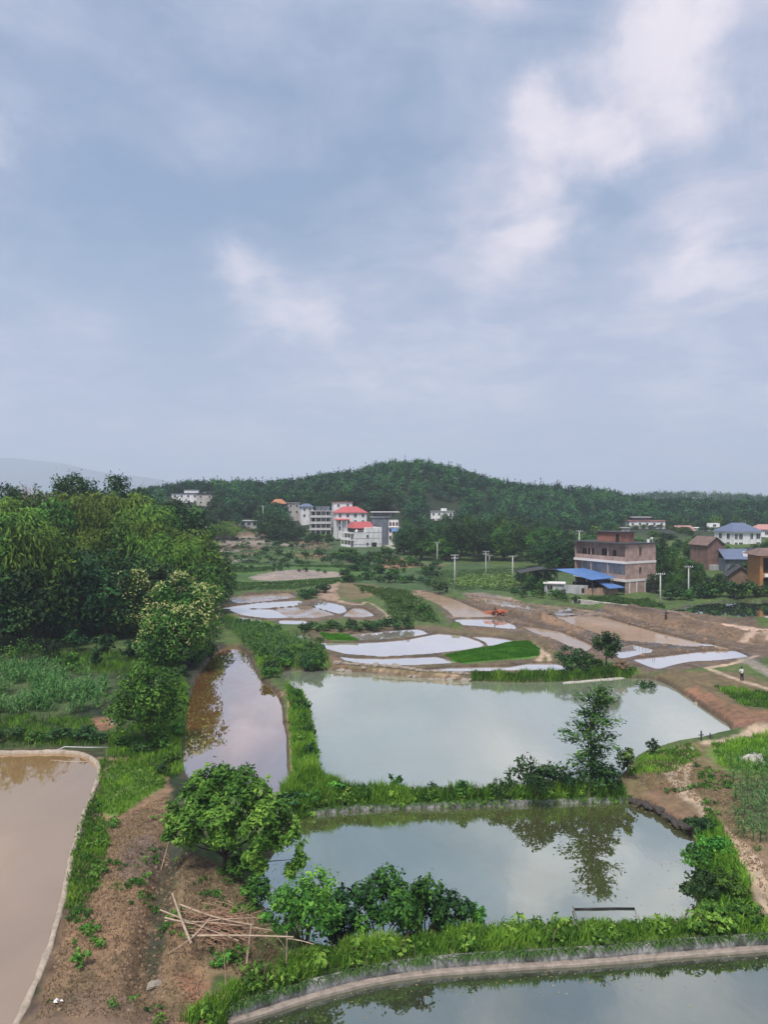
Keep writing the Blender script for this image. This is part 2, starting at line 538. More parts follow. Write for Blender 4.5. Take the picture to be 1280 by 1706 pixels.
def water_mat(name, body, refl0, refl1, rough=.04, mud=None, bump=.02, tintr=(1, 1, 1), bump_scale=1.2):
    """murky body under a reflecting skin; the share of reflection grows towards grazing view"""
    m, nt, b = nmat(name)
    nt.nodes.remove(b)
    tc = N(nt, 'ShaderNodeTexCoord')
    n1 = N(nt, 'ShaderNodeTexNoise', i_Scale=.05, i_Detail=3.0)
    nt.links.new(tc.outputs['Object'], n1.inputs['Vector'])
    c = np.array(body)
    rp = ramp(nt, [(.35, tuple(c * .88)), (.65, tuple(c * 1.1))])
    nt.links.new(n1.outputs['Fac'], rp.inputs[0])
    df = N(nt, 'ShaderNodeBsdfDiffuse')
    nt.links.new(rp.outputs[0], df.inputs['Color'])
    gl = N(nt, 'ShaderNodeBsdfGlossy'); gl.inputs['Roughness'].default_value = rough
    gl.inputs['Color'].default_value = (*tintr, 1)
    n2 = N(nt, 'ShaderNodeTexNoise', i_Scale=bump_scale, i_Detail=3.0)
    mp = N(nt, 'ShaderNodeMapping'); mp.inputs['Scale'].default_value = (1, .55, 1)
    nt.links.new(tc.outputs['Object'], mp.inputs['Vector']); nt.links.new(mp.outputs[0], n2.inputs['Vector'])
    bp = N(nt, 'ShaderNodeBump', i_Strength=bump, i_Distance=.1)
    nt.links.new(n2.outputs['Fac'], bp.inputs['Height'])
    nt.links.new(bp.outputs[0], gl.inputs['Normal'])
    lw = N(nt, 'ShaderNodeLayerWeight', i_Blend=.5)
    mr = N(nt, 'ShaderNodeMapRange')
    mr.inputs['From Min'].default_value = .45; mr.inputs['From Max'].default_value = .9
    mr.inputs['To Min'].default_value = refl0; mr.inputs['To Max'].default_value = refl1
    nt.links.new(lw.outputs['Facing'], mr.inputs['Value'])
    n5 = N(nt, 'ShaderNodeTexNoise', i_Scale=.11, i_Detail=5.0, i_Roughness=.6, i_Distortion=.8)
    nt.links.new(mp.outputs[0], n5.inputs['Vector'])
    r5 = N(nt, 'ShaderNodeMapRange'); r5.inputs['From Min'].default_value = .3; r5.inputs['From Max'].default_value = .7; r5.inputs['To Min'].default_value = .86; r5.inputs['To Max'].default_value = 1.08
    nt.links.new(n5.outputs['Fac'], r5.inputs['Value'])
    m5 = N(nt, 'ShaderNodeMath', operation='MULTIPLY', use_clamp=True)
    nt.links.new(mr.outputs[0], m5.inputs[0]); nt.links.new(r5.outputs[0], m5.inputs[1])
    fac = m5.outputs[0]
    if mud is not None:
        n3 = N(nt, 'ShaderNodeTexNoise', i_Scale=.55, i_Detail=6.0, i_Roughness=.7)
        mp3 = N(nt, 'ShaderNodeMapping'); mp3.inputs['Scale'].default_value = (.5, .35, 1)
        nt.links.new(tc.outputs['Object'], mp3.inputs['Vector']); nt.links.new(mp3.outputs[0], n3.inputs['Vector'])
        r3 = ramp(nt, [(mud[0], (0, 0, 0)), (mud[1], (1, 1, 1))])
        nt.links.new(n3.outputs['Fac'], r3.inputs[0])
        mm = N(nt, 'ShaderNodeMath', operation='MULTIPLY')
        nt.links.new(fac, mm.inputs[0]); nt.links.new(r3.outputs[0], mm.inputs[1])
        fac = mm.outputs[0]
    mx = N(nt, 'ShaderNodeMixShader')
    nt.links.new(fac, mx.inputs[0]); nt.links.new(df.outputs[0], mx.inputs[1]); nt.links.new(gl.outputs[0], mx.inputs[2])
    nt.links.new(mx.outputs[0], nt.nodes['Material Output'].inputs['Surface'])
    return m


M = {}
M['bark'] = mat('bark', (.07, .05, .038), .9, .4, 6)
M['bark_pale'] = mat('bark_pale', (.2, .17, .13), .9, .35, 6)
M['leaf_dark'] = leaf_mat('leaf_dark', (.006, .021, .009), (.018, .054, .017), (.058, .138, .033), .1)
M['leaf_mid'] = leaf_mat('leaf_mid', (.012, .040, .009), (.042, .112, .018), (.125, .25, .034), .17)
M['leaf_bright'] = leaf_mat('leaf_bright', (.026, .09, .014), (.09, .245, .036), (.25, .48, .07), .26)
M['leaf_yellow'] = leaf_mat('leaf_yellow', (.036, .078, .012), (.098, .182, .024), (.21, .33, .045), .2)
M['leaf_pine'] = leaf_mat('leaf_pine', (.007, .022, .014), (.015, .042, .022), (.032, .075, .032), .1)
M['leaf_hill'] = leaf_mat('leaf_hill', (.007, .030, .014), (.023, .076, .028), (.07, .165, .048), .1)
M['catkin'] = leaf_mat('catkin', (.26, .29, .09), (.40, .42, .15), (.56, .56, .25), .2, .02)
M['grass'] = leaf_mat('grass_blade', (.035, .10, .013), (.115, .255, .028), (.26, .44, .052), .42, .0)
M['field'] = leaf_mat('field_blade', (.026, .06, .018), (.055, .115, .028), (.10, .18, .04), .25, .0)
M['rice'] = leaf_mat('rice_blade', (.06, .20, .018), (.095, .29, .026), (.15, .38, .04), .42, .0)
M['corn'] = leaf_mat('corn_leaf', (.02, .07, .018), (.052, .145, .032), (.14, .25, .08), .25, .03)
M['drygrass'] = leaf_mat('dry_grass', (.16, .12, .07), (.26, .19, .115), (.36, .28, .17), .3, .02)
M['concrete'] = stain_mat('concrete', (.30, .29, .29), (.07, .07, .07), .9, .9, .7, amount=.35)
M['ledge'] = mat('ledge_concrete', (.265, .22, .185), .85, .3, 2.5, .3)
M['kerb'] = mat('kerb_concrete', (.34, .28, .22), .9, .35, 2.0, .5)
M['bamboo'] = mat('dry_bamboo', (.36, .27, .195), .6, .35, 3)
M['twig'] = mat('dry_twig', (.30, .18, .12), .85, .4, 3)
M['stone'] = mat('stone', (.27, .23, .19), .9, .35, 3, .4)
M['pale_stone'] = mat('pale_stone', (.40, .38, .34), .9, .35, 3, .4)
M['dark_stone'] = mat('dark_stone', (.06, .05, .045), .8, .4, 3, .4)
M['white'] = stain_mat('white_wall', (.80, .79, .80), (.58, .58, .59), .8)
M['grey'] = stain_mat('grey_wall', (.42, .42, .43), (.24, .24, .25), .85)
M['dgrey'] = stain_mat('dark_grey_wall', (.17, .185, .22), (.09, .10, .12), .85)
M['beige'] = stain_mat('beige_wall', (.50, .46, .42), (.3, .28, .26), .85)
M['glass'] = mat('window_glass', (.025, .03, .04), .12, .3, .6, spec=.6)
M['hole'] = mat('dark_interior', (.02, .018, .018), .9, .3, 1)
M['red'] = mat('red_roof', (.43, .10, .105), .55, .12, .6)
M['redbrown'] = mat('red_brown_roof', (.36, .13, .11), .7, .2, .8)
M['orange'] = mat('orange_tile', (.38, .17, .09), .7, .25, .8)
M['blue'] = mat('blue_roof', (.09, .19, .42), .5, .12, .5)
M['slate'] = mat('blue_grey_roof', (.12, .15, .23), .55, .15, .8)
M['dark_roof'] = mat('dark_roof', (.05, .05, .055), .8, .3, 1)
M['pink_roof'] = mat('faded_pink_roof', (.42, .22, .20), .7, .2, 1)
M['brown_wall'] = mat('brown_earth_wall', (.19, .125, .09), .95, .25, .7, .2)
M['white_trim'] = mat('white_trim', (.68, .64, .62), .8, .1, 2)
M['wood'] = mat('orange_wood', (.38, .18, .065), .6, .25, 1.5)
M['brown_roof'] = mat('weathered_brown_roof', (.17, .115, .10), .8, .3, .7)
M['metal'] = mat('galvanised_metal', (.5, .5, .52), .45, .2, 3, metal=.4)
M['pole'] = mat('pole_concrete', (.52, .51, .50), .85, .15, 2)
M['dark_metal'] = mat('dark_metal', (.06, .06, .065), .5, .3, 3)
M['machine'] = mat('orange_paint', (.50, .13, .06), .6, .5, 3)
M['tyre'] = mat('muddy_tyre', (.04, .03, .025), .9, .4, 4)
M['pipe'] = mat('black_plastic', (.012, .012, .014), .4, .3, 3)
M['plastic'] = mat('white_plastic', (.75, .75, .76), .5, .1, 3)
M['skin'] = mat('skin', (.35, .2, .14), .6, .1, 5)
M['shirt'] = mat('white_shirt', (.62, .63, .66), .85, .12, 8)
M['trousers'] = mat('dark_trousers', (.035, .035, .045), .9, .2, 8)
M['coat'] = mat('dark_red_coat', (.05, .022, .02), .9, .2, 8)
M['hair'] = mat('black_hair', (.012, .01, .01), .6, .2, 8)
M['stakes'] = mat('grey_stake', (.16, .14, .12), .9, .3, 3)


def brick_mat(name, c1, c2, mortar, sc=4.0):
    m, nt, b = nmat(name)
    tc = N(nt, 'ShaderNodeTexCoord')
    sx = N(nt, 'ShaderNodeSeparateXYZ'); nt.links.new(tc.outputs['Object'], sx.inputs[0])
    ad = N(nt, 'ShaderNodeMath', operation='ADD')
    nt.links.new(sx.outputs['X'], ad.inputs[0]); nt.links.new(sx.outputs['Y'], ad.inputs[1])
    cb = N(nt, 'ShaderNodeCombineXYZ')
    nt.links.new(ad.outputs[0], cb.inputs['X']); nt.links.new(sx.outputs['Z'], cb.inputs['Y'])
    br = N(nt, 'ShaderNodeTexBrick', i_Scale=sc)
    br.inputs['Color1'].default_value = (*c1, 1); br.inputs['Color2'].default_value = (*c2, 1); br.inputs['Mortar'].default_value = (*mortar, 1)
    nt.links.new(cb.outputs[0], br.inputs['Vector'])
    n1 = N(nt, 'ShaderNodeTexNoise', i_Scale=.6, i_Detail=6.0)
    nt.links.new(tc.outputs['Object'], n1.inputs['Vector'])
    rp = ramp(nt, [(.3, (.6, .6, .62)), (.7, (1.15, 1.1, 1.08))])
    nt.links.new(n1.outputs['Fac'], rp.inputs[0])
    mx = N(nt, 'ShaderNodeMixRGB', blend_type='MULTIPLY'); mx.inputs[0].default_value = 1
    nt.links.new(br.outputs['Color'], mx.inputs[1]); nt.links.new(rp.outputs[0], mx.inputs[2])
    nt.links.new(mx.outputs[0], b.inputs['Base Color'])
    b.inputs['Roughness'].default_value = .9
    return m


M['brick'] = brick_mat('pink_brick', (.46, .31, .26), (.38, .25, .21), (.42, .36, .33))
M['redbrick'] = brick_mat('red_brick', (.30, .11, .075), (.24, .085, .06), (.3, .22, .19))
M['barnbrick'] = brick_mat('brown_brick', (.22, .12, .095), (.18, .095, .075), (.22, .17, .15))

# ------------------------------------------------------------------ ground sheet
C_GRASS = (.070, .115, .032); C_BRIGHT = (.115, .19, .04); C_DARK = (.030, .055, .020); C_OLIVE = (.12, .105, .05)
C_EARTH = (.185, .13, .09); C_RED = (.23, .125, .08); C_PATH = (.42, .33, .24); C_MUD = (.122, .088, .062); C_LMUD = (.30, .215, .155)
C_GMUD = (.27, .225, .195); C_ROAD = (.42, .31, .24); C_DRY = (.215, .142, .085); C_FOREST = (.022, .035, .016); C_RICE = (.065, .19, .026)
# pixels, colour, softness (m), wetness, extra noise
ZONES = [
    # forest floor
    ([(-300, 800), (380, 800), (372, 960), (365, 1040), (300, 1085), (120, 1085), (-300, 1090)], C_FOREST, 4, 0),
    # fields in the middle distance
    ([(300, 868), (420, 868), (520, 884), (600, 905), (720, 930), (960, 958), (960, 990), (560, 975), (300, 985)], (.05, .085, .032), 6, 0),
    ([(330, 872), (450, 872), (560, 905), (700, 930), (960, 960), (960, 990), (760, 990), (700, 985), (560, 975), (330, 985)], (.055, .10, .035), 5, 0),
    ([(340, 930), (480, 940), (720, 945), (640, 960), (560, 972), (360, 985)], (.06, .125, .03), 4, 0),
    ([(340, 897), (420, 893), (450, 897), (430, 905), (350, 908)], C_GMUD, 3, .2),
    ([(430, 884), (470, 886), (500, 892), (460, 893)], C_DRY, 3, 0),
    ([(480, 900), (540, 903), (550, 908), (500, 908)], C_DRY, 2, 0),
    ([(340, 908), (440, 909), (450, 915), (350, 916)], (.16, .11, .08), 2, 0),
    ([(490, 922), (540, 922), (560, 930), (500, 930)], C_DRY, 2, 0),
    ([(413, 961), (480, 951), (569, 956), (590, 960), (500, 966), (425, 969)], C_GMUD, 1.5, .3),
    ([(740, 960), (900, 955), (920, 972), (760, 982)], C_BRIGHT, 3, 0),
    ([(620, 945), (660, 930), (700, 938), (690, 950), (640, 952)], (.27, .17, .10), 2, 0),
    # brown field track and mound
    ([(521, 990), (535, 978), (552, 973), (572, 970), (566, 982), (562, 994), (580, 1008), (550, 1003), (535, 1001)], C_LMUD, 1, .2),
    ([(565, 970), (600, 972), (640, 978), (640, 990), (610, 998), (575, 1000), (563, 990)], (.15, .125, .065), 1.5, 0),
    ([(575, 1000), (600, 1004), (630, 1015), (645, 1030), (600, 1035), (572, 1030), (580, 1015)], C_MUD, 1, .3),
    ([(375, 992), (490, 984), (500, 998), (400, 1012), (360, 1018)], C_MUD, 1.2, .2),
    ([(490, 1008), (518, 995), (580, 1005), (585, 1025), (560, 1034), (440, 1036), (390, 1032), (375, 1012)], (.15, .11, .08), 1, .2),
    # brown works on the right
    ([(684, 984), (715, 983), (752, 995), (790, 1005), (860, 1018), (960, 1030), (1014, 1015), (1100, 1015), (1300, 1040), (1300, 1085), (1255, 1105), (1180, 1112), (1110, 1122), (1060, 1120), (1020, 1098), (930, 1100), (900, 1070), (850, 1058), (760, 1050), (745, 1030), (727, 1007), (697, 996)], C_MUD, 1.2, .35),
    ([(684, 985), (715, 984), (752, 996), (780, 1010), (812, 1020), (825, 1028), (755, 1031), (752, 1022), (727, 1007), (697, 995)], (.36, .265, .185), .8, .4),
    ([(765, 987), (815, 990), (877, 1004), (960, 1015), (1010, 1018), (1030, 1030), (950, 1034), (880, 1024), (830, 1012), (790, 1001)], (.21, .165, .13), 1, .5),
    ([(1000, 1012), (1080, 1016), (1170, 1036), (1290, 1064), (1290, 1078), (1230, 1072), (1160, 1056), (1090, 1036), (1005, 1024)], (.18, .125, .086), 1, 0),
    ([(1075, 1019), (1110, 1020), (1161, 1032), (1225, 1040), (1300, 1048), (1300, 1076), (1250, 1064), (1161, 1042), (1110, 1029)], C_ROAD, .7, 0),
    ([(905, 1030), (960, 1040), (1020, 1056), (1020, 1066), (950, 1052), (905, 1040)], (.2, .135, .09), .8, 0),
    ([(960, 1050), (1060, 1060), (1160, 1070), (1180, 1080), (1100, 1082), (1000, 1070)], (.085, .07, .062), 1, .5),
    # ground between green paddies
    ([(470, 1050), (720, 1040), (760, 1050), (860, 1055), (910, 1070), (930, 1095), (950, 1118), (760, 1130), (560, 1118), (540, 1090), (510, 1070)], (.13, .105, .06), .7, .1),
    ([(741, 1092), (812, 1080), (851, 1070), (882, 1070), (899, 1082), (898, 1094), (870, 1098), (792, 1104), (769, 1105)], C_RICE, .3, 0),
    ([(534, 1057), (581, 1059), (597, 1068), (546, 1067)], C_RICE, .3, 0),
    ([(556, 1112), (620, 1113), (690, 1119), (790, 1126), (790, 1135), (690, 1128), (560, 1117)], (.34, .25, .16), .4, 0),
    ([(548, 1085), (570, 1095), (580, 1108), (560, 1114), (540, 1110)], (.2, .13, .085), .7, 0),
    # green bushy ground left of the paddies
    ([(372, 1030), (440, 1038), (520, 1062), (545, 1090), (550, 1114), (470, 1122), (475, 1150), (440, 1140), (420, 1085), (375, 1074)], C_GRASS, 1.2, 0),
    # right bank of the big pond
    ([(1090, 1122), (1180, 1118), (1300, 1130), (1300, 1225), (1235, 1220), (1180, 1182), (1130, 1148)], (.15, .115, .065), 1.2, 0),
    ([(1120, 1150), (1170, 1150), (1230, 1180), (1300, 1185), (1300, 1222), (1232, 1218), (1180, 1184)], C_RED, 1.2, .1),
    ([(1190, 1145), (1300, 1158), (1300, 1188), (1240, 1178)], (.06, .085, .03), 1.2, 0),
    ([(1190, 1112), (1225, 1106), (1290, 1140), (1240, 1124)], (.09, .12, .04), 1, 0),
    ([(1040, 1290), (1060, 1262), (1150, 1240), (1300, 1220), (1500, 1230), (1500, 1560), (1170, 1560), (1150, 1400), (1050, 1340)], (.155, .125, .065), 1, 0),
    ([(1055, 1330), (1100, 1300), (1130, 1305), (1165, 1335), (1160, 1385), (1130, 1378), (1100, 1362)], (.19, .125, .08), .8, .1),
    ([(1185, 1245), (1300, 1225), (1500, 1230), (1500, 1300), (1280, 1300), (1220, 1290), (1180, 1262)], C_BRIGHT, .9, 0),
    ([(1215, 1290), (1500, 1290), (1500, 1420), (1290, 1400), (1230, 1370)], (.085, .10, .045), 1, 0),
    ([(1225, 1380), (1500, 1400), (1500, 1600), (1270, 1560), (1240, 1450)], (.2, .145, .095), .8, 0),
    ([(1150, 1395), (1180, 1340), (1215, 1400), (1250, 1470), (1262, 1540), (1170, 1540)], (.04, .075, .022), .8, 0),
    # grass along the dams
    ([(490, 1160), (515, 1175), (530, 1300), (800, 1318), (1035, 1310), (1045, 1335), (870, 1342), (640, 1348), (505, 1362), (465, 1340), (488, 1300), (480, 1200)], (.07, .12, .03), .6, 0),
    ([(270, 1760), (380, 1640), (480, 1600), (600, 1580), (800, 1550), (1000, 1540), (1300, 1530), (1500, 1530), (1500, 1580), (1300, 1582), (800, 1615), (600, 1640), (400, 1712)], (.08, .14, .03), .5, 0),
    # left: corn, grass strip, bare bank
    ([(-300, 1100), (180, 1100), (200, 1195), (-300, 1200)], (.05, .085, .03), 1, 0),
    ([(-300, 1190), (180, 1192), (300, 1230), (300, 1290), (180, 1260), (150, 1250), (-300, 1250)], (.055, .075, .03), .8, 0),
    ([(145, 1196), (190, 1194), (190, 1220), (150, 1215)], C_RED, .5, 0),
    ([(160, 1260), (260, 1265), (290, 1330), (280, 1400), (300, 1520), (360, 1600), (350, 1720), (-20, 1760), (40, 1690), (100, 1530), (130, 1400)], C_DRY, .6, 0),
    ([(170, 1268), (255, 1275), (275, 1310), (235, 1335), (195, 1365), (160, 1350), (165, 1310)], C_BRIGHT, .5, 0),
    ([(155, 1395), (185, 1395), (175, 1450), (160, 1490), (143, 1475), (150, 1430)], (.10, .16, .04), .4, 0),
    ([(130, 1330), (160, 1320), (165, 1420), (145, 1500), (110, 1540), (112, 1450)], (.075, .085, .035), .4, 0),
    ([(270, 1390), (300, 1380), (300, 1470), (275, 1540), (262, 1640), (235, 1640), (245, 1540), (262, 1450)], (.05, .055, .035), .5, .1),
    ([(200, 1400), (260, 1390), (262, 1460), (215, 1480)], (.17, .125, .105), .7, 0),
    ([(290, 1420), (380, 1430), (440, 1540), (420, 1600), (320, 1590), (290, 1500)], (.19, .145, .085), .6, 0),
    ([(295, 1605), (335, 1600), (360, 1650), (340, 1680), (300, 1670)], C_RED, .5, 0),
    ([(30, 1680), (150, 1640), (340, 1680), (330, 1740), (0, 1760)], (.19, .13, .088), .6, 0),
]
PATHS = [
    ([(1290, 1214), (1244, 1225), (1208, 1236), (1178, 1240)], .55, C_PATH),
    ([(1150, 1258), (1130, 1275), (1122, 1292)], .3, C_PATH),
    ([(1112, 1288), (1122, 1298), (1143, 1319), (1172, 1334), (1197, 1370), (1225, 1402), (1251, 1436), (1290, 1500)], .42, C_PATH),
    ([(1162, 1326), (1140, 1300), (1150, 1275)], .25, C_PATH),
    ([(1205, 1372), (1240, 1405), (1268, 1440)], .22, C_PATH),
    ([(1180, 1114), (1205, 1109), (1227, 1105), (1250, 1096), (1262, 1093)], .45, C_PATH),
    ([(1180, 1114), (1195, 1120), (1211, 1127), (1245, 1138), (1290, 1152)], .45, C_PATH),
    ([(1238, 1070), (1262, 1066), (1290, 1062)], .7, C_ROAD),
    ([(1240, 1096), (1265, 1112), (1300, 1130)], 1.0, (.25, .22, .19)),
    ([(725, 1060), (790, 1058), (850, 1063), (890, 1074), (905, 1086), (902, 1098), (890, 1104)], .4, (.36, .29, .21)),
    ([(905, 1086), (918, 1098), (912, 1106)], .3, (.38, .31, .22)),
    ([(566, 1001), (580, 1006), (600, 1008), (615, 1004), (630, 1014), (650, 1030)], .45, (.34, .27, .2)),
    ([(640, 945), (670, 938), (700, 930)], 1.5, (.32, .2, .12)),
    ([(640, 906), (665, 915), (690, 922)], 1.2, (.4, .38, .35)),
    ([(470, 1062), (520, 1066), (545, 1070), (600, 1069.7), (679, 1065), (712, 1058)], .3, (.16, .12, .085)),
    ([(548, 1086), (577, 1092), (636, 1096.3), (710, 1092.5), (775, 1085), (806, 1079), (812, 1073), (800, 1065), (775, 1059)], .4, (.14, .105, .075)),
    ([(163, 1262), (200, 1268), (262, 1275), (284, 1280)], .22, (.26, .2, .12)),
    ([(478, 1150), (487, 1180), (481, 1205), (490, 1235), (488, 1260), (491, 1305)], .3, (.3, .21, .14)),
    ([(430, 1132), (455, 1150), (470, 1160)], .4, (.3, .2, .12)),
    ([(1110, 1020), (1150, 1014), (1192, 1005)], .9, (.34, .31, .24)),
]
_tr = random.Random(19)
for _k in range(15):
    _y = 876 + _k * 4.9; _x = 330 + _tr.uniform(-10, 20)
    while _x < 560 + _k * 10:
        _w = _tr.uniform(35, 120); _s = _tr.uniform(-.012, .03)
        _c = _tr.choice([(.05, .10, .03), (.07, .13, .035), (.035, .065, .025), (.09, .13, .05), (.045, .08, .03), (.055, .11, .03), C_GMUD, (.20, .15, .10), (.16, .11, .075), (.10, .11, .06)])
        if not (572 < _x + _w and _x < 660 and _y < 925):
            ZONES.insert(3, ([(_x, _y), (_x + _w, _y + _w * _s), (_x + _w - 3, _y + _w * _s + 4.4), (_x + 4, _y + 4.4)], _c, .8, .3 if _c is C_GMUD else 0))
        _x += _w + _tr.uniform(0, 14)
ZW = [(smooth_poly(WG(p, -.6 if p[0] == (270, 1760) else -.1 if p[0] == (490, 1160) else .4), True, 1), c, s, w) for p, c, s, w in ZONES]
PW = [(smooth_poly(WG(p, .4), False, 2), w, c) for p, w, c in PATHS]


def ground_color(x, y, z):
    n = len(x)
    col = np.tile(np.array(C_GRASS), (n, 1))
    wet = np.zeros(n)
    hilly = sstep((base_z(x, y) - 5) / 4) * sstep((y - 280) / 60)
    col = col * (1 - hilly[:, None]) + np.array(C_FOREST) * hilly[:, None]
    fine = fbm(x * 1.3, y * 1.3, 41, 3); mid = fbm(x * .35, y * .35, 43, 3)
    sc = np.clip(y / 60, .7, 4)
    for p, c, s, w in ZW:
        sd = sd_poly(x, y, p, s * 3 + 2)
        k = sd < s * 2 + 1
        if not k.any():
            continue
        t = sstep(.5 - (sd[k] + (fine[k] * .9 + mid[k] * 1.1) * s * .8) / s)
        col[k] = col[k] * (1 - t[:, None]) + np.array(c) * t[:, None]
        wet[k] = wet[k] * (1 - t) + w * t
    # weedy patches break up every bare surface
    g = sstep((fbm(x * .8, y * .8, 51, 4) - .12) / .3) * .45
    g2 = sstep((fbm(x * .22, y * .22, 57, 3) - .1) / .3) * .35
    bare = sstep((col[:, 0] - col[:, 1]) / .04) * (wet < .3)
    gg = (g * .6 + g2 * .5) * bare * (y < 120)
    col = col * (1 - gg[:, None]) + np.array((.075, .085, .035)) * gg[:, None]
    d = (1 - bare) * g * .5 * (y < 140)
    col = col * (1 - d[:, None]) + np.array((.16, .14, .07)) * d[:, None]
    for p, w, c in PW:
        sd = sd_open(x, y, p, w * 3 + 1)
        k = sd < w * 2.5
        if k.any():
            t = sstep(1.5 - sd[k] / w + fine[k] * .6) * .92
            col[k] = col[k] * (1 - t[:, None]) + np.array(c) * t[:, None]
            wet[k] *= (1 - t)
    m_ = sstep((y - 122) / 12) * sstep((196 - y) / 10) * sstep((x - 16 - (190 - y) * .12) / 5) * sstep((100 - x) / 10) * sstep((col[:, 0] - col[:, 1]) / .03)
    st = fbm((x * .95 + y * .32) * .5, (x * .32 - y * .95) * .04, 34, 4)
    col = col * (1 + m_ * st * .9)[:, None]
    wet = np.clip(wet + m_ * sstep((-st - .12) / .2) * .5, 0, 1)
    # wet margin along every shoreline
    for nm, p, wz, bw, kind in WPOLY:
        sd = sd_poly(x, y, p, 3)
        k = sd < 1.6
        if k.any():
            c = (.085, .06, .042) if kind not in ('pondG',) else (.05, .05, .03)
            t = sstep((1.0 - sd[k] - .5 * fine[k]) / .8) * (.85 if kind != 'pondA' else .5) * (z[k] < wz + .5)
            col[k] = col[k] * (1 - t[:, None]) + np.array(c) * t[:, None]
            wet[k] = np.maximum(wet[k], t * .6)
    return col, wet


rows = np.concatenate([np.arange(1960, 1180, -2.6), np.arange(1180, 916, -1.1)])
Ds = HC * F / (rows - YH)
Ds = np.concatenate([Ds, np.arange(Ds[-1] + 4, 700, 5), np.geomspace(706, 9000, 60)])
us = np.concatenate([np.linspace(-1.3, -.64, 30)[:-1], np.linspace(-.64, .64, 620), np.linspace(.64, 1.3, 30)[1:]])
UU, DD = np.meshgrid(us, Ds)
gx, gy = (UU * DD).ravel(), DD.ravel()
gzv = ground_z(gx, gy)
gcol, gwet = ground_color(gx, gy, gzv)
nr, nc = len(Ds), len(us)
idx = np.arange(nr * nc).reshape(nr, nc)
quads = np.stack([idx[:-1, :-1], idx[:-1, 1:], idx[1:, 1:], idx[1:, :-1]], -1).reshape(-1, 4)


def ground_material():
    m, nt, b = nmat('ground')
    ca = N(nt, 'ShaderNodeAttribute', attribute_name='albedo')
    wa = N(nt, 'ShaderNodeAttribute', attribute_name='wet')
    tc = N(nt, 'ShaderNodeTexCoord')
    n1 = N(nt, 'ShaderNodeTexNoise', i_Scale=1.1, i_Detail=8.0, i_Roughness=.72)
    nt.links.new(tc.outputs['Object'], n1.inputs['Vector'])
    r1 = ramp(nt, [(.28, (.5, .5, .52)), (.5, (1, 1, 1)), (.72, (1.5, 1.45, 1.35))])
    nt.links.new(n1.outputs['Fac'], r1.inputs[0])
    n2 = N(nt, 'ShaderNodeTexNoise', i_Scale=.16, i_Detail=5.0)
    nt.links.new(tc.outputs['Object'], n2.inputs['Vector'])
    r2 = ramp(nt, [(.3, (.75, .78, .8)), (.7, (1.22, 1.15, 1.1))])
    nt.links.new(n2.outputs['Fac'], r2.inputs[0])
    m1 = N(nt, 'ShaderNodeMixRGB', blend_type='MULTIPLY'); m1.inputs[0].default_value = 1
    m2 = N(nt, 'ShaderNodeMixRGB', blend_type='MULTIPLY'); m2.inputs[0].default_value = 1
    nt.links.new(ca.outputs['Color'], m1.inputs[1]); nt.links.new(r1.outputs[0], m1.inputs[2])
    nt.links.new(m1.outputs[0], m2.inputs[1]); nt.links.new(r2.outputs[0], m2.inputs[2])
    nt.links.new(m2.outputs[0], b.inputs['Base Color'])
    wn = N(nt, 'ShaderNodeTexNoise', i_Scale=.5, i_Detail=5.0)
    nt.links.new(tc.outputs['Object'], wn.inputs['Vector'])
    wr = ramp(nt, [(.45, (0, 0, 0)), (.6, (1, 1, 1))]); nt.links.new(wn.outputs['Fac'], wr.inputs[0])
    wm = N(nt, 'ShaderNodeMath', operation='MULTIPLY'); nt.links.new(wa.outputs['Fac'], wm.inputs[0]); nt.links.new(wr.outputs[0], wm.inputs[1])
    mr = N(nt, 'ShaderNodeMapRange'); mr.inputs['To Min'].default_value = .95; mr.inputs['To Max'].default_value = .12
    mr.inputs['From Max'].default_value = .55
    nt.links.new(wm.outputs[0], mr.inputs['Value']); nt.links.new(mr.outputs[0], b.inputs['Roughness'])
    b.inputs['Specular IOR Level'].default_value = .3
    bp = N(nt, 'ShaderNodeBump', i_Strength=.55, i_Distance=.35)
    nt.links.new(n1.outputs['Fac'], bp.inputs['Height']); nt.links.new(bp.outputs[0], b.inputs['Normal'])
    return m


M['ground'] = ground_material()
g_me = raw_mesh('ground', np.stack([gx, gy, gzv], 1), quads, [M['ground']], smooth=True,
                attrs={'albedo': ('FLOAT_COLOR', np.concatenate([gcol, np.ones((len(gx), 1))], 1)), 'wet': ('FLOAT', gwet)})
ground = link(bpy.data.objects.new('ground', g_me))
tag(ground, 'muddy and grassy valley floor rising into low hills', None, None, 'structure')

# ------------------------------------------------------------------ water sheets
M['pondA'] = water_mat('pond_dark_water', (.038, .042, .024), .4, .64, .03, bump=.05, tintr=(.9, 1, .93))
M['pondB'] = water_mat('pond_green_water', (.088, .092, .038), .54, .72, .02, bump=.04, tintr=(.92, 1, .93))
M['pondC'] = water_mat('pond_pale_green_water', (.235, .265, .195), .5, .7, .06, bump=.05, tintr=(1, 1, .94))
M['brown'] = water_mat('brown_water', (.21, .092, .036), .52, .82, .02, bump=.02, tintr=(1, .96, .93))
M['mudE'] = water_mat('thin_mud_water', (.27, .165, .08), .34, .56, .03, bump=.02, tintr=(1, .92, .82))
M['paddy'] = water_mat('paddy_water', (.58, .50, .44), .7, .84, .03, bump=.015)
M['mudpaddy'] = water_mat('muddy_paddy_water', (.27, .20, .15), .85, .97, .04, mud=(.36, .66), bump=.02)
M['brownpaddy'] = water_mat('brown_flood_water', (.33, .235, .16), .3, .42, .08, mud=(.25, .5), bump=.03)
M['pondG'] = water_mat('pond_deep_green_water', (.05, .075, .055), .6, .9, .03, bump=.015)
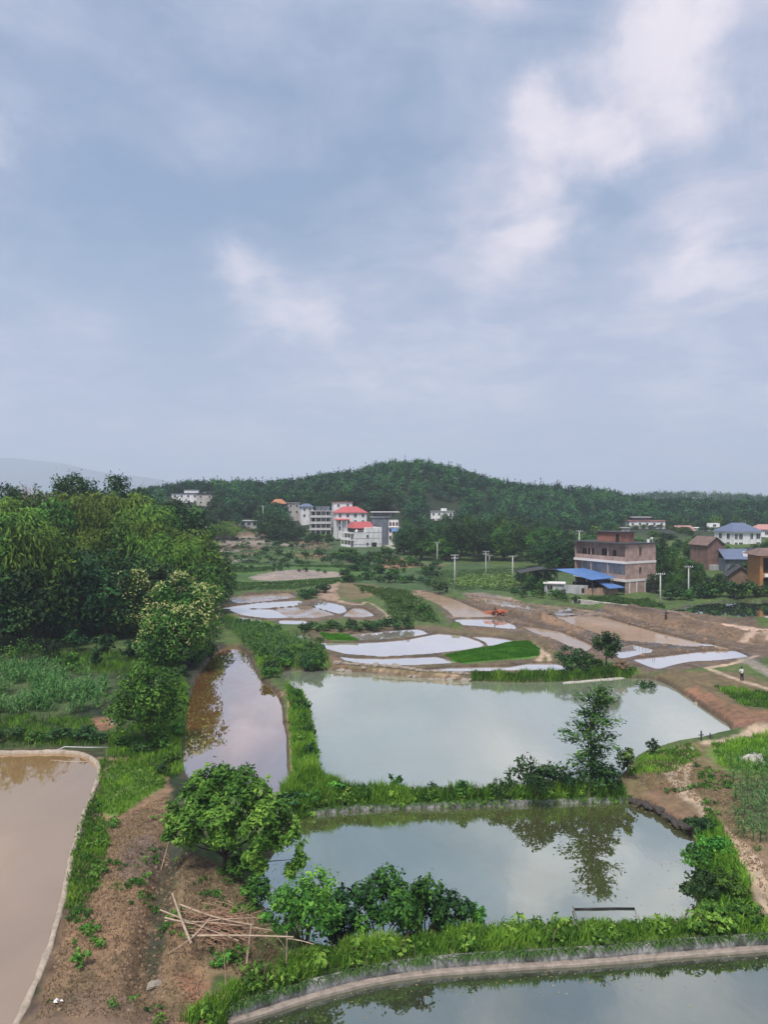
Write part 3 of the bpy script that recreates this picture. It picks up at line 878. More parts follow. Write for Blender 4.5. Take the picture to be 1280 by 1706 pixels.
for nm, p, z, bw, kind in WPOLY:
    c = p.mean(0)
    q = p + (p - c) / (np.linalg.norm(p - c, axis=1, keepdims=True) + 1e-6) * .35 if kind not in ('pondA',) else p
    me = bpy.data.meshes.new(nm)
    _wi = globals().get('_wi', 0) + 1
    me.from_pydata([(a, b, z + .004 * (_wi % 9)) for a, b in q], [], [tuple(range(len(q)))])
    me.materials.append(M[kind])
    me.update()
    if me.polygons[0].normal.z < 0:
        me.flip_normals()
    o = link(bpy.data.objects.new(nm, me))
    tag(o, None, None, None, 'structure')

# ------------------------------------------------------------------ distant mountain
mx_ = np.linspace(-4500, 900, 120)
prof = 370 * np.exp(-((mx_ + 2950) / 720) ** 2) + 190 * np.exp(-((mx_ + 1900) / 560) ** 2) + 250 * np.exp(-((mx_ + 3900) / 700) ** 2) + 22 * fbm(mx_ * .003, mx_ * 0, 77)
mv = []
for j, (dy, k) in enumerate(((-500, 0), (-250, .45), (0, 1), (300, .4), (600, 0))):
    for a, h in zip(mx_, prof):
        mv.append((a * 1.56, 10000 + dy + 60 * math.sin(a * .005 + j), max(h, 0) * k * 1.45 - 5))
n = len(mx_)
mq = [(j * n + i, j * n + i + 1, (j + 1) * n + i + 1, (j + 1) * n + i) for j in range(4) for i in range(n - 1)]
mt = link(bpy.data.objects.new('mountain', raw_mesh('mountain', np.array(mv), np.array(mq), [M['leaf_pine']], smooth=True)))
tag(mt, None, None, None, 'structure')


# ------------------------------------------------------------------ foliage builders
def unit(v):
    return v / (np.linalg.norm(v, axis=1, keepdims=True) + 1e-9)


def leaves(rg, pos, nrm, size, aspect=.5, tint=None, fold=.18, droop=0.0, align=None):
    """rhombic folded leaf quads at pos, facing nrm"""
    n = len(pos)
    nrm = unit(nrm)
    t = unit(np.cross(nrm, rg.normal(size=(n, 3)))) if align is None else unit(align - nrm * (align * nrm).sum(1, keepdims=True))
    if droop:
        t = unit(t + np.array((0, 0, -droop)))
    b = unit(np.cross(nrm, t))
    L = (size * rg.uniform(.5, 1.45, n))[:, None]
    Wd = L * aspect
    a0 = pos - t * L * .5
    a2 = pos + t * L * .5
    m = pos - t * L * .05 - nrm * L * fold * .5
    V = np.stack([a0, m + b * Wd * .5, a2, m - b * Wd * .5], 1).reshape(-1, 3)
    Fq = np.arange(n * 4).reshape(n, 4)
    tn = np.repeat(np.clip(tint if tint is not None else rg.uniform(0, 1, n), 0, 1), 4)
    return V, Fq, tn


def cat(parts):
    Vs, Fs, Ts = [], [], []; o = 0
    for V, Fq, t in parts:
        Vs.append(V); Fs.append(Fq + o); Ts.append(t); o += len(V)
    return np.concatenate(Vs), np.concatenate(Fs), np.concatenate(Ts)


def lobes_broad(rg, h, w, base, k, flat=1.0):
    """lobes spread evenly over an ellipsoid that reaches down to base"""
    cz = h * (1 + base) / 2; ax = np.array((w / 2, w / 2, h * (1 - base) / 2 * flat))
    i = np.arange(k) + .5
    zz = 1 - 1.75 * i / k; ph = i * 2.39996 + rg.uniform(0, 6.28)
    q = np.sqrt(np.maximum(1 - zz * zz, 0))
    d = unit(np.stack([q * np.cos(ph), q * np.sin(ph), zz], 1) + rg.normal(size=(k, 3)) * .16)
    C = d * ax * rg.uniform(.5, .74, (k, 1)) + np.array((0, 0, cz))
    r = rg.uniform(.30, .46, k)[:, None] * np.array((w / 2, w / 2, min(w / 2, h * (1 - base) / 2) * .95))
    C = np.concatenate([C, [[0, 0, cz]]]); r = np.concatenate([r, [ax * .42]])
    return C, r


def crown_from(rg, C, r, n, size, aspect=.5, up=.55, shell=.5, low=None, tvar=.22, droop=0.0, gap=-1.0, lam=1.5):
    vol = (r.prod(1)) ** (2 / 3.)
    vol = np.minimum(vol, np.median(vol) * 1.6)
    which = rg.choice(len(C), n, p=vol / vol.sum())
    d = unit(rg.normal(size=(n, 3)))
    rad = shell + (1 - shell) * rg.uniform(0, 1, n) ** .6 + .35 * (rg.uniform(0, 1, n) ** 7)
    rad = rad * (1 + .18 * np.sin(d[:, 0] * 5 + which) * np.cos(d[:, 2] * 4 + which * 2.1)) * rg.uniform(.88, 1.12, n)
    pos = C[which] + d * rad[:, None] * r[which]
    nr = d * .7 + rg.normal(size=(n, 3)) * .45 + np.array((0, 0, up))
    lt = rg.uniform(-1, 1, len(C))
    t = .45 + lt[which] * tvar + rg.uniform(-.3, .3, n)
    K = unit(rg.normal(size=(6, 3))) * (6.283 / (lam * float(r.mean()) * rg.uniform(.8, 1.6, (6, 1))))
    val = np.sin(pos @ K.T + rg.uniform(0, 6.28, 6)).sum(1)
    kg = val > gap
    pos, nr, t, which = pos[kg], nr[kg], t[kg] + .06 * val[kg], which[kg]
    if low is not None:
        k = pos[:, 2] > low
        pos, nr, t = pos[k], nr[k], t[k]
    return leaves(rg, pos, nr, size, aspect, t, droop=droop), which


def trunk_mb(rg, C, h, base, r0, limbs=None, lean=(0, 0)):
    mb = MB()
    top = Vector((lean[0], lean[1], h * .8))
    pts = [Vector((0, 0, -.3)), Vector((lean[0] * .1 + rg.normal() * .08 * r0, lean[1] * .1, h * base * .6)), Vector((lean[0] * .4, lean[1] * .4, h * (base + .15))), top]
    mb.tube(pts, [r0 * 1.25, r0, r0 * .7, r0 * .15], 7)
    for c in C[:limbs or len(C)]:
        a = pts[1].lerp(pts[2], rg.uniform(.2, 1))
        c = Vector(c)
        mid = a.lerp(c, .5) + Vector((0, 0, -.05 * h))
        mb.tube([a, mid, c], [r0 * .45, r0 * .3, r0 * .08], 5, cap=False)
    return mb


def tree_obj(name, loc, crown, tmb, lmat, bmat, label, category, group=None, rz=0., scale=1., extra=None, crown_name='crown'):
    root = empty(name, loc, rz, scale)
    tag(root, label, category, group)
    V, Fq, t = crown
    link(bpy.data.objects.new(crown_name, raw_mesh(crown_name, V, Fq, [lmat], attrs={'tint': ('FLOAT', t)})), root)
    if tmb is not None:
        tmb.obj('trunk', bmat, root, True)
    for en, ec, em in (extra or []):
        V, Fq, t = ec
        link(bpy.data.objects.new(en, raw_mesh(en, V, Fq, [em], attrs={'tint': ('FLOAT', t)})), root)
    return root


def single(name, crown, tmb, lmat, bmat):
    """crown and trunk in one mesh, for trees too far off to show their parts"""
    V, Fq, t = crown
    fv = [list(f) for f in tmb.f if len(f) == 4] if tmb else []
    if fv:
        tv = np.array(tmb.v); tf = np.array(fv) + len(V)
        mi = np.concatenate([np.zeros(len(Fq), int), np.ones(len(tf), int)])
        V = np.concatenate([V, tv]); Fq = np.concatenate([Fq, tf]); t = np.concatenate([t, np.full(len(tv), .5)])
    else:
        mi = None
    return raw_mesh(name, V, Fq, [lmat, bmat], mi, attrs={'tint': ('FLOAT', t)})


def broad(seed, h, w, n, size, base=.22, k=11, aspect=.55, r0=None, **kw):
    rg = np.random.default_rng(seed)
    C, r = lobes_broad(rg, h, w, base, k)
    cr, _ = crown_from(rg, C, r, n, size, aspect, **kw)
    return cr, trunk_mb(rg, C, h, base, r0 or h * .02, 6)


def pine(seed, h, w, n, size):
    rg = np.random.default_rng(seed)
    parts = []
    k = int(rg.integers(6, 9))
    C = []; r = []
    for i in range(k):
        f = i / (k - 1)
        z = h * (.25 + .7 * f)
        ww = w * .5 * (1 - .82 * f) * rg.uniform(.75, 1.2)
        m = 3 if f < .7 else 1
        for j in range(m):
            a = rg.uniform(0, 6.28)
            o = ww * (.5 if m > 1 else .1)
            C.append((o * math.cos(a), o * math.sin(a), z + rg.normal() * h * .02)); r.append((ww * .75, ww * .75, h * .065))
    C = np.array(C); r = np.array(r)
    cr, _ = crown_from(rg, C, r, n, size, .4, up=.5, shell=.35, droop=.2)
    mb = MB(); mb.tube([(0, 0, -.3), (0, 0, h * .5), (0, 0, h * .98)], [h * .018, h * .012, h * .003], 6)
    return cr, mb


def bamboo(seed, h, w, n, size):
    """clump of arching plumes"""
    rg = np.random.default_rng(seed)
    pos, nr, al, ti = [], [], [], []
    mb = MB()
    k = 16
    for i in range(k):
        a = rg.uniform(0, 6.28); o = w * .5 * rg.uniform(.1, 1); hh = h * rg.uniform(.7, 1.0)
        base = np.array((o * .35 * math.cos(a), o * .35 * math.sin(a), 0))
        out = np.array((math.cos(a), math.sin(a), 0))
        ts = np.linspace(0, 1, 8)
        curve = np.array([base + out * (o * .7 * t ** 2.4) + np.array((0, 0, hh * (t - .18 * t ** 4))) for t in ts])
        mb.tube([tuple(c) for c in curve], list(.06 * (1 - .85 * ts)), 4, cap=False)
        m = n // k
        t = rg.uniform(.28, 1, m) ** .8
        c = np.stack([np.interp(t, ts, curve[:, j]) for j in range(3)], 1)
        sp_ = w * .16 * np.sin(np.clip(t, 0, 1) * 2.6 + .3)[:, None]
        off = rg.normal(size=(m, 3)) * sp_ * np.array((1, 1, .7))
        pos.append(c + off); nr.append(off * .6 + rg.normal(size=(m, 3)) * .3 + np.array((0, 0, .6)) * w * .1)
        al.append(out + off + np.array((0, 0, -.6)) + rg.normal(size=(m, 3)) * .3)
        ti.append(.5 + rg.uniform(-.2, .2) + rg.uniform(-.3, .3, m))
    pos, nr, al, ti = map(np.concatenate, (pos, nr, al, ti))
    return leaves(rg, pos, nr, size, .28, ti, align=al), mb


def bush(seed, h, w, n, size, k=7, aspect=.55, up=.5):
    rg = np.random.default_rng(seed)
    C, r = lobes_broad(rg, h, w, .0, k)
    cr, _ = crown_from(rg, C, r, n, size, aspect, up=up, low=.0)
    mb = MB()
    for c in C[:6]:
        mb.tube([(c[0] * .12, c[1] * .12, -.15), tuple(np.array(c) * (.5, .5, .45)), tuple(c)], [h * .014, h * .01, h * .003], 5, cap=False)
    return cr, mb


# ------------------------------------------------------------------ the big individual trees
# flowering chestnut beside the brown channel
def chestnut(px, py, h, w, n, seed, label, D=None):
    x, y, z = G(px, py)
    rg = np.random.default_rng(seed)
    C, r = lobes_broad(rg, h, w, -.02, 26)
    C[:, 2] -= .9
    cr, wh = crown_from(rg, C, r, int(n * 1.3), .48, .55, up=.5, gap=-1.9)
    # catkin sprays on the outside of the crown
    d = unit(rg.normal(size=(n, 3)) + np.array((0, -.1, .45)))
    which = rg.integers(0, len(C), n)
    pos = C[which] + d * r[which] * rg.uniform(.95, 1.12, (n, 1))
    ax = np.array((w / 2, w / 2, h * .47)); q = ((pos - np.array((0, 0, h * .53))) / ax)
    k = (np.linalg.norm(q, axis=1) > .70) & (rg.uniform(0, 1, n) < .95 * np.clip((pos[:, 2] / h - .12) * 1.6, 0.05, 1))
    cl = fbm(pos[:, 0] * .9 + 20, pos[:, 2] * .9 + pos[:, 1] * .7, 5)
    k &= cl > -.15
    pos = pos[k]
    ck = leaves(rg, pos, d[k] * .4 + rg.normal(size=(k.sum(), 3)) * .5 + np.array((0, 0, .7)), .46, .36, None)
    return tree_obj('chestnut_tree', (x, y, z), cr, trunk_mb(rg, C, h, .12, .28, 8), M['leaf_mid'], M['bark'], label, 'tree', None, extra=[('blossom', ck, M['catkin'])])


chestnut(301, 1108, 13.2, 12.2, 9000, 101, 'large round tree covered in pale yellow catkins beside the brown channel')
chestnut(212, 1062, 12.5, 9.5, 5200, 102, 'sparsely flowering tree behind the big round yellow flowering one')

# round dark tree at the corner of the corn field
x, y, z = G(245, 1238)
rg = np.random.default_rng(111)
C, r = lobes_broad(rg, 7.6, 7.8, .08, 22)
cr, _ = crown_from(rg, C, r, 8500, .34, .55)
tree_obj('citrus_tree', (x, y, z), cr, trunk_mb(rg, C, 7.4, .15, .14, 8), M['leaf_mid'], M['bark'], 'dense round dark green tree at the end of the left corn field', 'tree')

# bright green leaning tree in the foreground
x, y, z = G(372, 1452)
rg = np.random.default_rng(121)
C = np.array([(-2.0, .3, 3.9), (-1.3, .8, 4.9), (-.3, .5, 5.4), (.9, .3, 5.2), (1.9, .2, 4.6), (-2.6, 0, 3.0), (-2.9, -.2, 2.3), (-1.5, -.9, 3.4), (-.3, -1.1, 3.6), (1.0, -1.0, 3.5), (2.2, -.5, 3.7), (3.0, 0, 3.6), (3.7, .1, 2.7), (4.2, .2, 1.7), (4.4, .1, .7), (4.0, -.1, .1),
              (2.4, -.8, 2.5), (1.6, -1.0, 1.7), (1.3, -.9, .9), (2.1, -.7, .7), (-1.9, -.7, 2.5), (3.2, -.5, 2.2), (.3, 0, 4.3), (.2, -1.2, 2.6), (-1.0, 0, 4.2)])
r = np.array([(1.1, 1.1, .9)] * 5 + [(.9, .9, .7), (.6, .7, .5)] + [(1.1, 1.0, .8)] * 4 + [(1.0, .9, .8), (.9, .8, .8), (.7, .7, .7), (.6, .6, .6), (.4, .4, .4), (.9, .8, .7), (.9, .7, .7), (.8, .7, .6), (.7, .6, .6), (.9, .8, .6), (.9, .8, .7), (1.8, 1.3, 1.1), (1.0, .8, .6), (1.4, 1.2, 1.0)])
cr, _ = crown_from(rg, C, r, 15000, .36, .45, up=.6, droop=.25)
tree_obj('broadleaf_tree', (x, y, z), cr, trunk_mb(rg, C, 4.2, .2, .13, 15, lean=(.5, .2)), M['leaf_bright'], M['bark'], 'bright green leafy tree leaning out over the small green pond', 'tree')

# slender tree standing on the middle dam, with layered sprays
x, y, z = G(985, 1316)
rg = np.random.default_rng(131)
pos, nr, al, ti = [], [], [], []
mb = MB()
hT = 8.2
mb.tube([(0, 0, -.3), (.05, 0, 2.4), (-.05, 0, 5), (.35, 0, 7.2), (.75, 0, hT)], [.13, .1, .07, .04, .015], 7)
for i in range(46):
    f = (i + rg.uniform(0, 1)) / 46
    zz = .9 + f * (hT - 1.1)
    a = i * 2.4 + rg.uniform(-.4, .4)
    L = (2.7 * (1 - f) ** .6 + .3) * rg.uniform(.3, 1.15) * (1.0 if f > .08 else .7)
    cx0 = .75 * max(0, f - .55) / .45
    st = np.array((cx0, 0, zz)); dr = np.array((math.cos(a), math.sin(a), .5 + .5 * f + rg.uniform(-.15, .25)))
    en = st + dr * L
    mb.tube([tuple(st), tuple(st + dr * L * .5 + (0, 0, .1)), tuple(en)], [.035, .022, .006], 4, cap=False)
    m = int(26 + 36 * L)
    t = rg.uniform(.25, 1.08, m)
    off = rg.normal(size=(m, 3)) * np.array((.3, .3, .2))
    pos.append(st + dr * L * t[:, None] + off - np.array((0, 0, .36)) * (t[:, None] ** 2.2) * L)
    nr.append(rg.normal(size=(m, 3)) * .35 + np.array((0, 0, 1.)))
    al.append(np.tile(dr, (m, 1)) + off * 2 + np.array((0, 0, -.4)))
    ti.append(.4 + rg.uniform(-.2, .2) + rg.uniform(-.3, .3, m))
cr = leaves(rg, np.concatenate(pos), np.concatenate(nr), .34, .45, np.concatenate(ti), align=np.concatenate(al))
tree_obj('slender_tree', (x, y, z), cr, mb, M['leaf_mid'], M['bark'], 'tall slender tree with airy sprays standing on the dam between two ponds', 'tree')


def place_bush(px, py, h, w, n, size, lmat, seed, label, name='shrub', cat_='shrub', group=None, k=7, aspect=.55):
    cr, mb = bush(seed, h, w, n, size, k, aspect)
    x, y, z = G(px, py)
    return tree_obj(name, (x, y, z), cr, mb, M[lmat], M['bark'], label, cat_, group, crown_name='foliage')


# bushes on the middle dam
place_bush(893, 1332, 3.0, 4.2, 2600, .26, 'leaf_dark', 141, 'rounded leafy shrub on the dam left of the slender tree')
place_bush(945, 1334, 2.2, 3.2, 1500, .25, 'leaf_dark', 142, 'low dark shrub at the foot of the slender tree, pond side')
place_bush(1008, 1330, 2.3, 3.2, 1500, .25, 'leaf_dark', 143, 'low dark shrub right under the slender tree')
place_bush(1044, 1296, 2.9, 2.0, 700, .27, 'leaf_mid', 144, 'small sapling with loose leaves right of the slender tree')
place_bush(1088, 1256, 1.5, 1.3, 700, .18, 'leaf_dark', 145, 'small dark upright bush at the edge of the large pond')
place_bush(660, 1322, 1.7, 1.5, 260, .34, 'leaf_mid', 146, 'young large leaved plant rising above the dam grass')
# shrub clumps by the near bank
place_bush(508, 1574, 3.9, 4.4, 4200, .25, 'leaf_bright', 151, 'bright green shrub behind the bamboo poles, leftmost of the near bank row')
place_bush(574, 1574, 3.1, 3.4, 2600, .25, 'leaf_dark', 152, 'dark green shrub filling the gap in the near bank row')
place_bush(634, 1568, 3.9, 4.4, 4200, .26, 'leaf_mid', 153, 'broad leafy shrub in the middle of the near bank row')
place_bush(703, 1562, 3.6, 3.4, 2600, .28, 'leaf_mid', 154, 'leafy shrub with raised shoots right of the broad one')
place_bush(755, 1558, 2.7, 2.8, 1400, .28, 'leaf_dark', 155, 'loose low shrub with dark round leaves over the small pond')
place_bush(792, 1552, 1.7, 1.5, 600, .24, 'leaf_bright', 156, 'last small bush at the right end of the near bank row')
place_bush(432, 1508, 1.8, 2.2, 900, .25, 'leaf_mid', 157, 'low bush under the drooping side of the bright tree')
# vines and shrubs on the right bank of the small pond
for i, (px, py, h, w, lm, lb) in enumerate([
        (1168, 1385, 1.0, 2.0, 'leaf_dark', 'dark bush under the dirt path at the head of the bank'),
        (1190, 1425, 1.1, 2.6, 'leaf_bright', 'light green bush halfway down the right bank'),
        (1165, 1440, 1.1, 2.2, 'leaf_mid', 'bush reaching over the water, upper one on the right bank'),
        (1168, 1497, 1.5, 2.6, 'leaf_dark', 'dark bush overhanging the small pond near the black pipe'),
        (1208, 1480, 1.1, 3.0, 'leaf_mid', 'wide bush between the overhanging one and the path'),
        (1238, 1530, .9, 2.4, 'leaf_mid', 'low bush beside the right end of the near grass bank'),
        (1195, 1535, .9, 2.2, 'leaf_bright', 'pale leafy bush at the corner of the grass bank')]):
    place_bush(px, py, h, w, 1300, .23, lm, 160 + i, lb)
# bushes on the far shore of the large pond
x, y, z = G(1011, 1112)
cr, mb = broad(171, 5.0, 4.0, 2800, .32, .22, 11)
tree_obj('broadleaf_tree', (x, y, z), cr, mb, M['leaf_dark'], M['bark'], 'small dark tree with a bare trunk on the far shore of the large pond', 'tree')
place_bush(957, 1117, 3.4, 5.2, 2400, .32, 'leaf_dark', 172, 'dark round shrub by the far shore, left of the small tree')
place_bush(985, 1116, 2.2, 3.6, 1300, .3, 'leaf_mid', 173, 'low shrub between the round shrub and the small tree')
place_bush(1078, 1152, 1.6, 2.8, 700, .26, 'leaf_dark', 174, 'dark low bush on the brown bank of the large pond')
place_bush(1035, 1120, 1.8, 2.2, 500, .28, 'drygrass', 175, 'brownish low bush right of the small tree')

# ------------------------------------------------------------------ shared prototypes for woods and hedges
PROT = {}


def proto(key, fn, lmat):
    PROT.setdefault(key, []).append((fn, lmat))


for s in range(4):
    proto('wood', broad(200 + s, 12, 9.5, 4200, .58, .02, 18), 'leaf_mid')
for s in range(3):
    proto('dwood', broad(210 + s, 12, 9.5, 4200, .58, .02, 18), 'leaf_dark')
for s in range(3):
    proto('bam', bamboo(220 + s, 14, 9, 3800, .75), 'leaf_yellow')
for s in range(3):
    proto('pine', pine(230 + s, 11, 5, 650, .8), 'leaf_pine')
for s in range(4):
    proto('hill', broad(240 + s, 10, 8, 560, 1.0, .05, 11), 'leaf_hill')
for s in range(3):
    proto('hillb', broad(250 + s, 10, 8, 560, 1.0, .05, 11), 'leaf_mid')
for s in range(2):
    proto('hillf', broad(280 + s, 10, 7, 560, .9, .05, 9), 'leaf_dark')
for s in range(3):
    proto('shrub', bush(260 + s, 2.0, 2.6, 420, .36, 6), 'leaf_mid')
for s in range(3):
    proto('dshrub', bush(265 + s, 2.0, 2.6, 420, .36, 6), 'leaf_dark')
for s in range(2):
    proto('bshrub', bush(270 + s, 2.0, 2.6, 420, .36, 6), 'leaf_bright')
# trees with parts: root + crown + trunk, copied
ROOTS = {}
used_root = {}


def put_tree(key, name, x, y, z, sx, sz, label, category, group, parts=True):
    v = random.randrange(len(PROT[key]))
    (cr, mb), lm = PROT[key][v]
    rz = random.uniform(0, 6.28)
    if parts:
        if (key, v, name) not in ROOTS:
            ROOTS[(key, v, name)] = o = tree_obj(name, (x, y, z), cr, mb, M[lm], M['bark'], label, category, group, crown_name='foliage' if 'shrub' in key else 'crown')
            o.rotation_euler = (0, 0, rz)
        else:
            o = dup(ROOTS[(key, v, name)], (x, y, z), rz)
            o.name = name
    else:
        if (key, v, name, 's') not in ROOTS:
            ROOTS[(key, v, name, 's')] = single(name, cr, mb, M[lm], M['bark'])
        o = link(bpy.data.objects.new(name, ROOTS[(key, v, name, 's')]))
        o.location = (x, y, z); o.rotation_euler = (0, 0, rz)
    o.scale = (sx, sx, sz)
    tag(o, label, category, group)
    return o


# ------------------------------------------------------------------ the left wood: pixel of crown centre top, distance, species
LEFT = []
lw = random.Random(5)
for px, D, top, key in [
        # front row, dark, along the clearing
        (-70, 112, 845, 'wood'), (-20, 113, 834, 'wood'), (38, 115, 830, 'bam'), (80, 117, 848, 'wood'), (55, 113, 925, 'dwood'), (-10, 111, 935, 'dwood'), (120, 118, 905, 'dwood'), (175, 121, 935, 'dwood'), (30, 122, 880, 'wood'), (95, 124, 890, 'dwood'),
        (155, 126, 900, 'dwood'), (215, 128, 905, 'dwood'), (265, 128, 920, 'dwood'), (330, 135, 925, 'wood'), (345, 150, 905, 'wood'),
        (-60, 124, 850, 'wood'), (10, 130, 838, 'bam'), (70, 132, 848, 'wood'), (125, 134, 852, 'bam'), (185, 136, 862, 'wood'), (245, 138, 860, 'bam'), (300, 140, 870, 'bam'), (350, 165, 900, 'dwood'),
        (-30, 142, 820, 'bam'), (35, 144, 826, 'bam'), (95, 146, 822, 'wood'), (150, 148, 820, 'bam'), (205, 150, 835, 'bam'), (262, 150, 846, 'bam'), (318, 152, 862, 'bam'), (330, 170, 880, 'bam'),
        (5, 160, 812, 'bam'), (60, 162, 810, 'wood'), (110, 165, 806, 'bam'), (165, 168, 803, 'bam'), (215, 170, 803, 'bam'), (270, 172, 826, 'wood'), (320, 178, 832, 'dwood'), (240, 168, 822, 'bam'),
        (-90, 150, 815, 'wood'), (-140, 130, 830, 'wood'), (-130, 160, 810, 'bam'), (118, 182, 780, 'dwood'), (190, 186, 785, 'dwood'), (140, 184, 792, 'dwood'), (225, 200, 806, 'dwood'), (290, 200, 822, 'dwood'), (-40, 190, 800, 'dwood'), (20, 192, 802, 'dwood'),
        (-200, 120, 860, 'wood'), (-200, 150, 830, 'wood')]:
    x = PD(px, D); z0 = gz(x, D)
    h = max(ZD(top - (7 if D > 140 else 0), D) - z0, 5)
    H0 = {'wood': 12, 'dwood': 12, 'bam': 14}[key]
    lab = {'wood': 'mid green broadleaf tree within the dense wood on the left', 'dwood': 'dark broadleaf tree within the dense wood on the left', 'bam': 'yellow green feathery bamboo clump within the wood on the left'}[key]
    nm = {'wood': 'broadleaf_tree', 'dwood': 'broadleaf_tree', 'bam': 'bamboo_clump'}[key]
    sz = h / H0
    sx = min(max(sz, .75), 1.25) * lw.uniform(.85, 1.1)
    put_tree(key, nm, x, D, z0 - .3, sx, sz * 1.02, lab, 'tree', 'trees of the wood on the left')
# bare twiggy tree on the skyline of the wood
x, D = PD(62, 176), 176
z0 = gz(x, D); hh = ZD(784, D) - z0
mb = MB(); rgm = random.Random(9)


def twig(p, d, L, r, lev):
    q = p + d * L
    mb.tube([tuple(p), tuple(p.lerp(q, .5) + Vector((rgm.uniform(-1, 1), rgm.uniform(-1, 1), 0)) * L * .06), tuple(q)], [r, r * .8, r * .55], 4, cap=False)
    if lev:
        for _ in range(3 if lev > 1 else 4):
            dd = (d + Vector((rgm.uniform(-.8, .8), rgm.uniform(-.8, .8), rgm.uniform(-.1, .5)))).normalized()
            twig(p.lerp(q, rgm.uniform(.6, 1)), dd, L * rgm.uniform(.5, .75), r * .6, lev - 1)


twig(Vector((0, 0, 0)), Vector((.05, 0, 1)), hh * .42, .2, 4)
o = mb.obj('bare_tree', M['twig']); o.location = (x, D, z0)
tag(o, 'leafless twiggy tree sticking up over the skyline of the left wood', 'tree')

# bushes in the clearing below the left wood
for i, (px, py, h, w, key, lb) in enumerate([
        (38, 1112, 4.2, 5.5, 'leaf_mid', 'large green bush at the left end of the clearing below the wood'),
        (85, 1100, 3.6, 4.5, 'leaf_dark', 'dark bush just right of the large clearing bush'),
        (120, 1118, 2.6, 3.0, 'leaf_bright', 'light green plant with arching leaves in the clearing'),
        (160, 1112, 2.8, 1.6, 'leaf_dark', 'narrow dark upright bush in the middle of the clearing')]):
    place_bush(px, py, h, w, 1300, .3, key, 300 + i, lb)
for i, (px, py, h, w, key) in enumerate([(-30, 1100, 4, 5, 'dshrub'), (125, 1085, 3.4, 4, 'dshrub'), (175, 1090, 3.2, 4, 'dshrub'), (225, 1100, 3, 4, 'dshrub'), (262, 1112, 2.6, 3.2, 'dshrub'), (325, 1112, 2.5, 3.2, 'dshrub'), (350, 1098, 2.5, 3.0, 'shrub'), (298, 1128, 1.6, 2.5, 'dshrub')]):
    x, y, z = G(px, py)
    put_tree(key, 'shrub', x, y, z, w / 2.6, h / 2, 'dark undergrowth shrub at the foot of the left wood', 'shrub', 'undergrowth shrubs below the left wood')
# undergrowth around the round tree and along the paddy edge
for px, py, h, w, key in [(20, 1232, 1.2, 2.6, 'dshrub'), (60, 1236, 1.0, 2.4, 'shrub'), (100, 1234, 1.3, 2.8, 'dshrub'), (140, 1232, 1.4, 2.8, 'dshrub'), (165, 1238, 1.1, 2.0, 'dshrub'), (205, 1245, 1.0, 2, 'shrub'), (235, 1256, 1.1, 2.2, 'dshrub'), (268, 1250, 1.3, 2.4, 'shrub'), (285, 1275, 1.1, 1.8, 'shrub'), (270, 1290, .9, 1.6, 'dshrub'), (292, 1225, 1.2, 2, 'bshrub'), (-20, 1234, 1.2, 3, 'dshrub')]:
    x, y, z = G(px, py)
    put_tree(key, 'shrub', x, y, z, w / 2.6, h / 2, 'low shrub in the weedy strip between corn field and muddy paddy', 'shrub', 'low shrubs above the muddy paddy')
# green thicket between channel and paddies
tk = random.Random(3)
for i in range(44):
    a, b = tk.random(), tk.random()
    px = 378 + 160 * a; lo = 1036 + 42 * max(a - .1, 0); hi = 1078 + 66 * min(a * 2.2, 1) - (26 if a > .85 else 0)
    py = lo + (hi - lo) * b
    if px < 430 and py > 1078: continue
    if px > 458 and py > 1112: py = 1112 - tk.random() * 20
    x, y, z = G(px, py)
    s = tk.uniform(.7, 1.3) * (.6 + .4 * b)
    put_tree(tk.choice(['shrub', 'shrub', 'dshrub', 'bshrub']), 'shrub', x, y, z, s, s * tk.uniform(.7, 1.1), 'green shrub in the thicket between brown channel and white paddies', 'shrub', 'thicket beside the paddies')
# dark hedge rows in front of the upper paddies and across the fields
HEDGES = [
    ([(505, 1052), (560, 1050), (620, 1049), (690, 1044)], 24, .8, 'dshrub', 'dark hedge shrub in the row behind the white paddies', 'hedge row behind the paddies'),
    ([(380, 1040), (440, 1046), (470, 1054)], 10, .6, 'dshrub', 'dark shrub in the row below the upper paddies', 'row below the upper paddies'),
    ([(505, 1000), (525, 992), (545, 985)], 6, 1.3, 'dshrub', 'dark shrub clump left of the curved brown track', 'clump beside the brown track'),
    ([(640, 968), (700, 972), (740, 990)], 9, 1.3, 'dshrub', 'dark shrub beside the head of the brown flooded track', 'shrubs at the flooded track'),
    ([(850, 988), (890, 996), (935, 1000), (960, 1003)], 8, 1.2, 'dshrub', 'dark shrub below the grey sheds', 'shrubs below the sheds'),
    ([(440, 925), (520, 930), (600, 940), (660, 948)], 14, 1.4, 'dshrub', 'dark shrub on the terrace edge below the white houses', 'terrace edge shrubs'),
    ([(350, 886), (400, 884), (470, 890)], 10, .9, 'dshrub', 'low shrub on the topmost field terrace', 'top terrace shrubs'),
    ([(370, 926), (440, 932), (520, 944)], 14, .8, 'dshrub', 'low shrub along the middle field terrace', 'middle terrace shrubs'),
    ([(370, 952), (420, 948), (500, 950), (600, 956)], 16, .7, 'dshrub', 'low shrub along the edge of the grey mud flat', 'mud flat edge shrubs'),
    ([(600, 985), (650, 1000), (700, 1020), (725, 1035)], 14, .7, 'shrub', 'low shrub in the green strip left of the flooded track', 'green strip shrubs'),
    ([(390, 912), (450, 908), (520, 916)], 10, 1.1, 'dshrub', 'low shrub on a field terrace far back', 'far terrace shrubs'),
    ([(560, 930), (590, 934), (640, 930), (680, 920)], 12, 2.0, 'dshrub', 'bush at the foot of the front white house', 'bushes before the white houses'),
    ([(790, 1133), (850, 1134), (930, 1133), (990, 1130)], 0, 1, 'dshrub', '', ''),
]
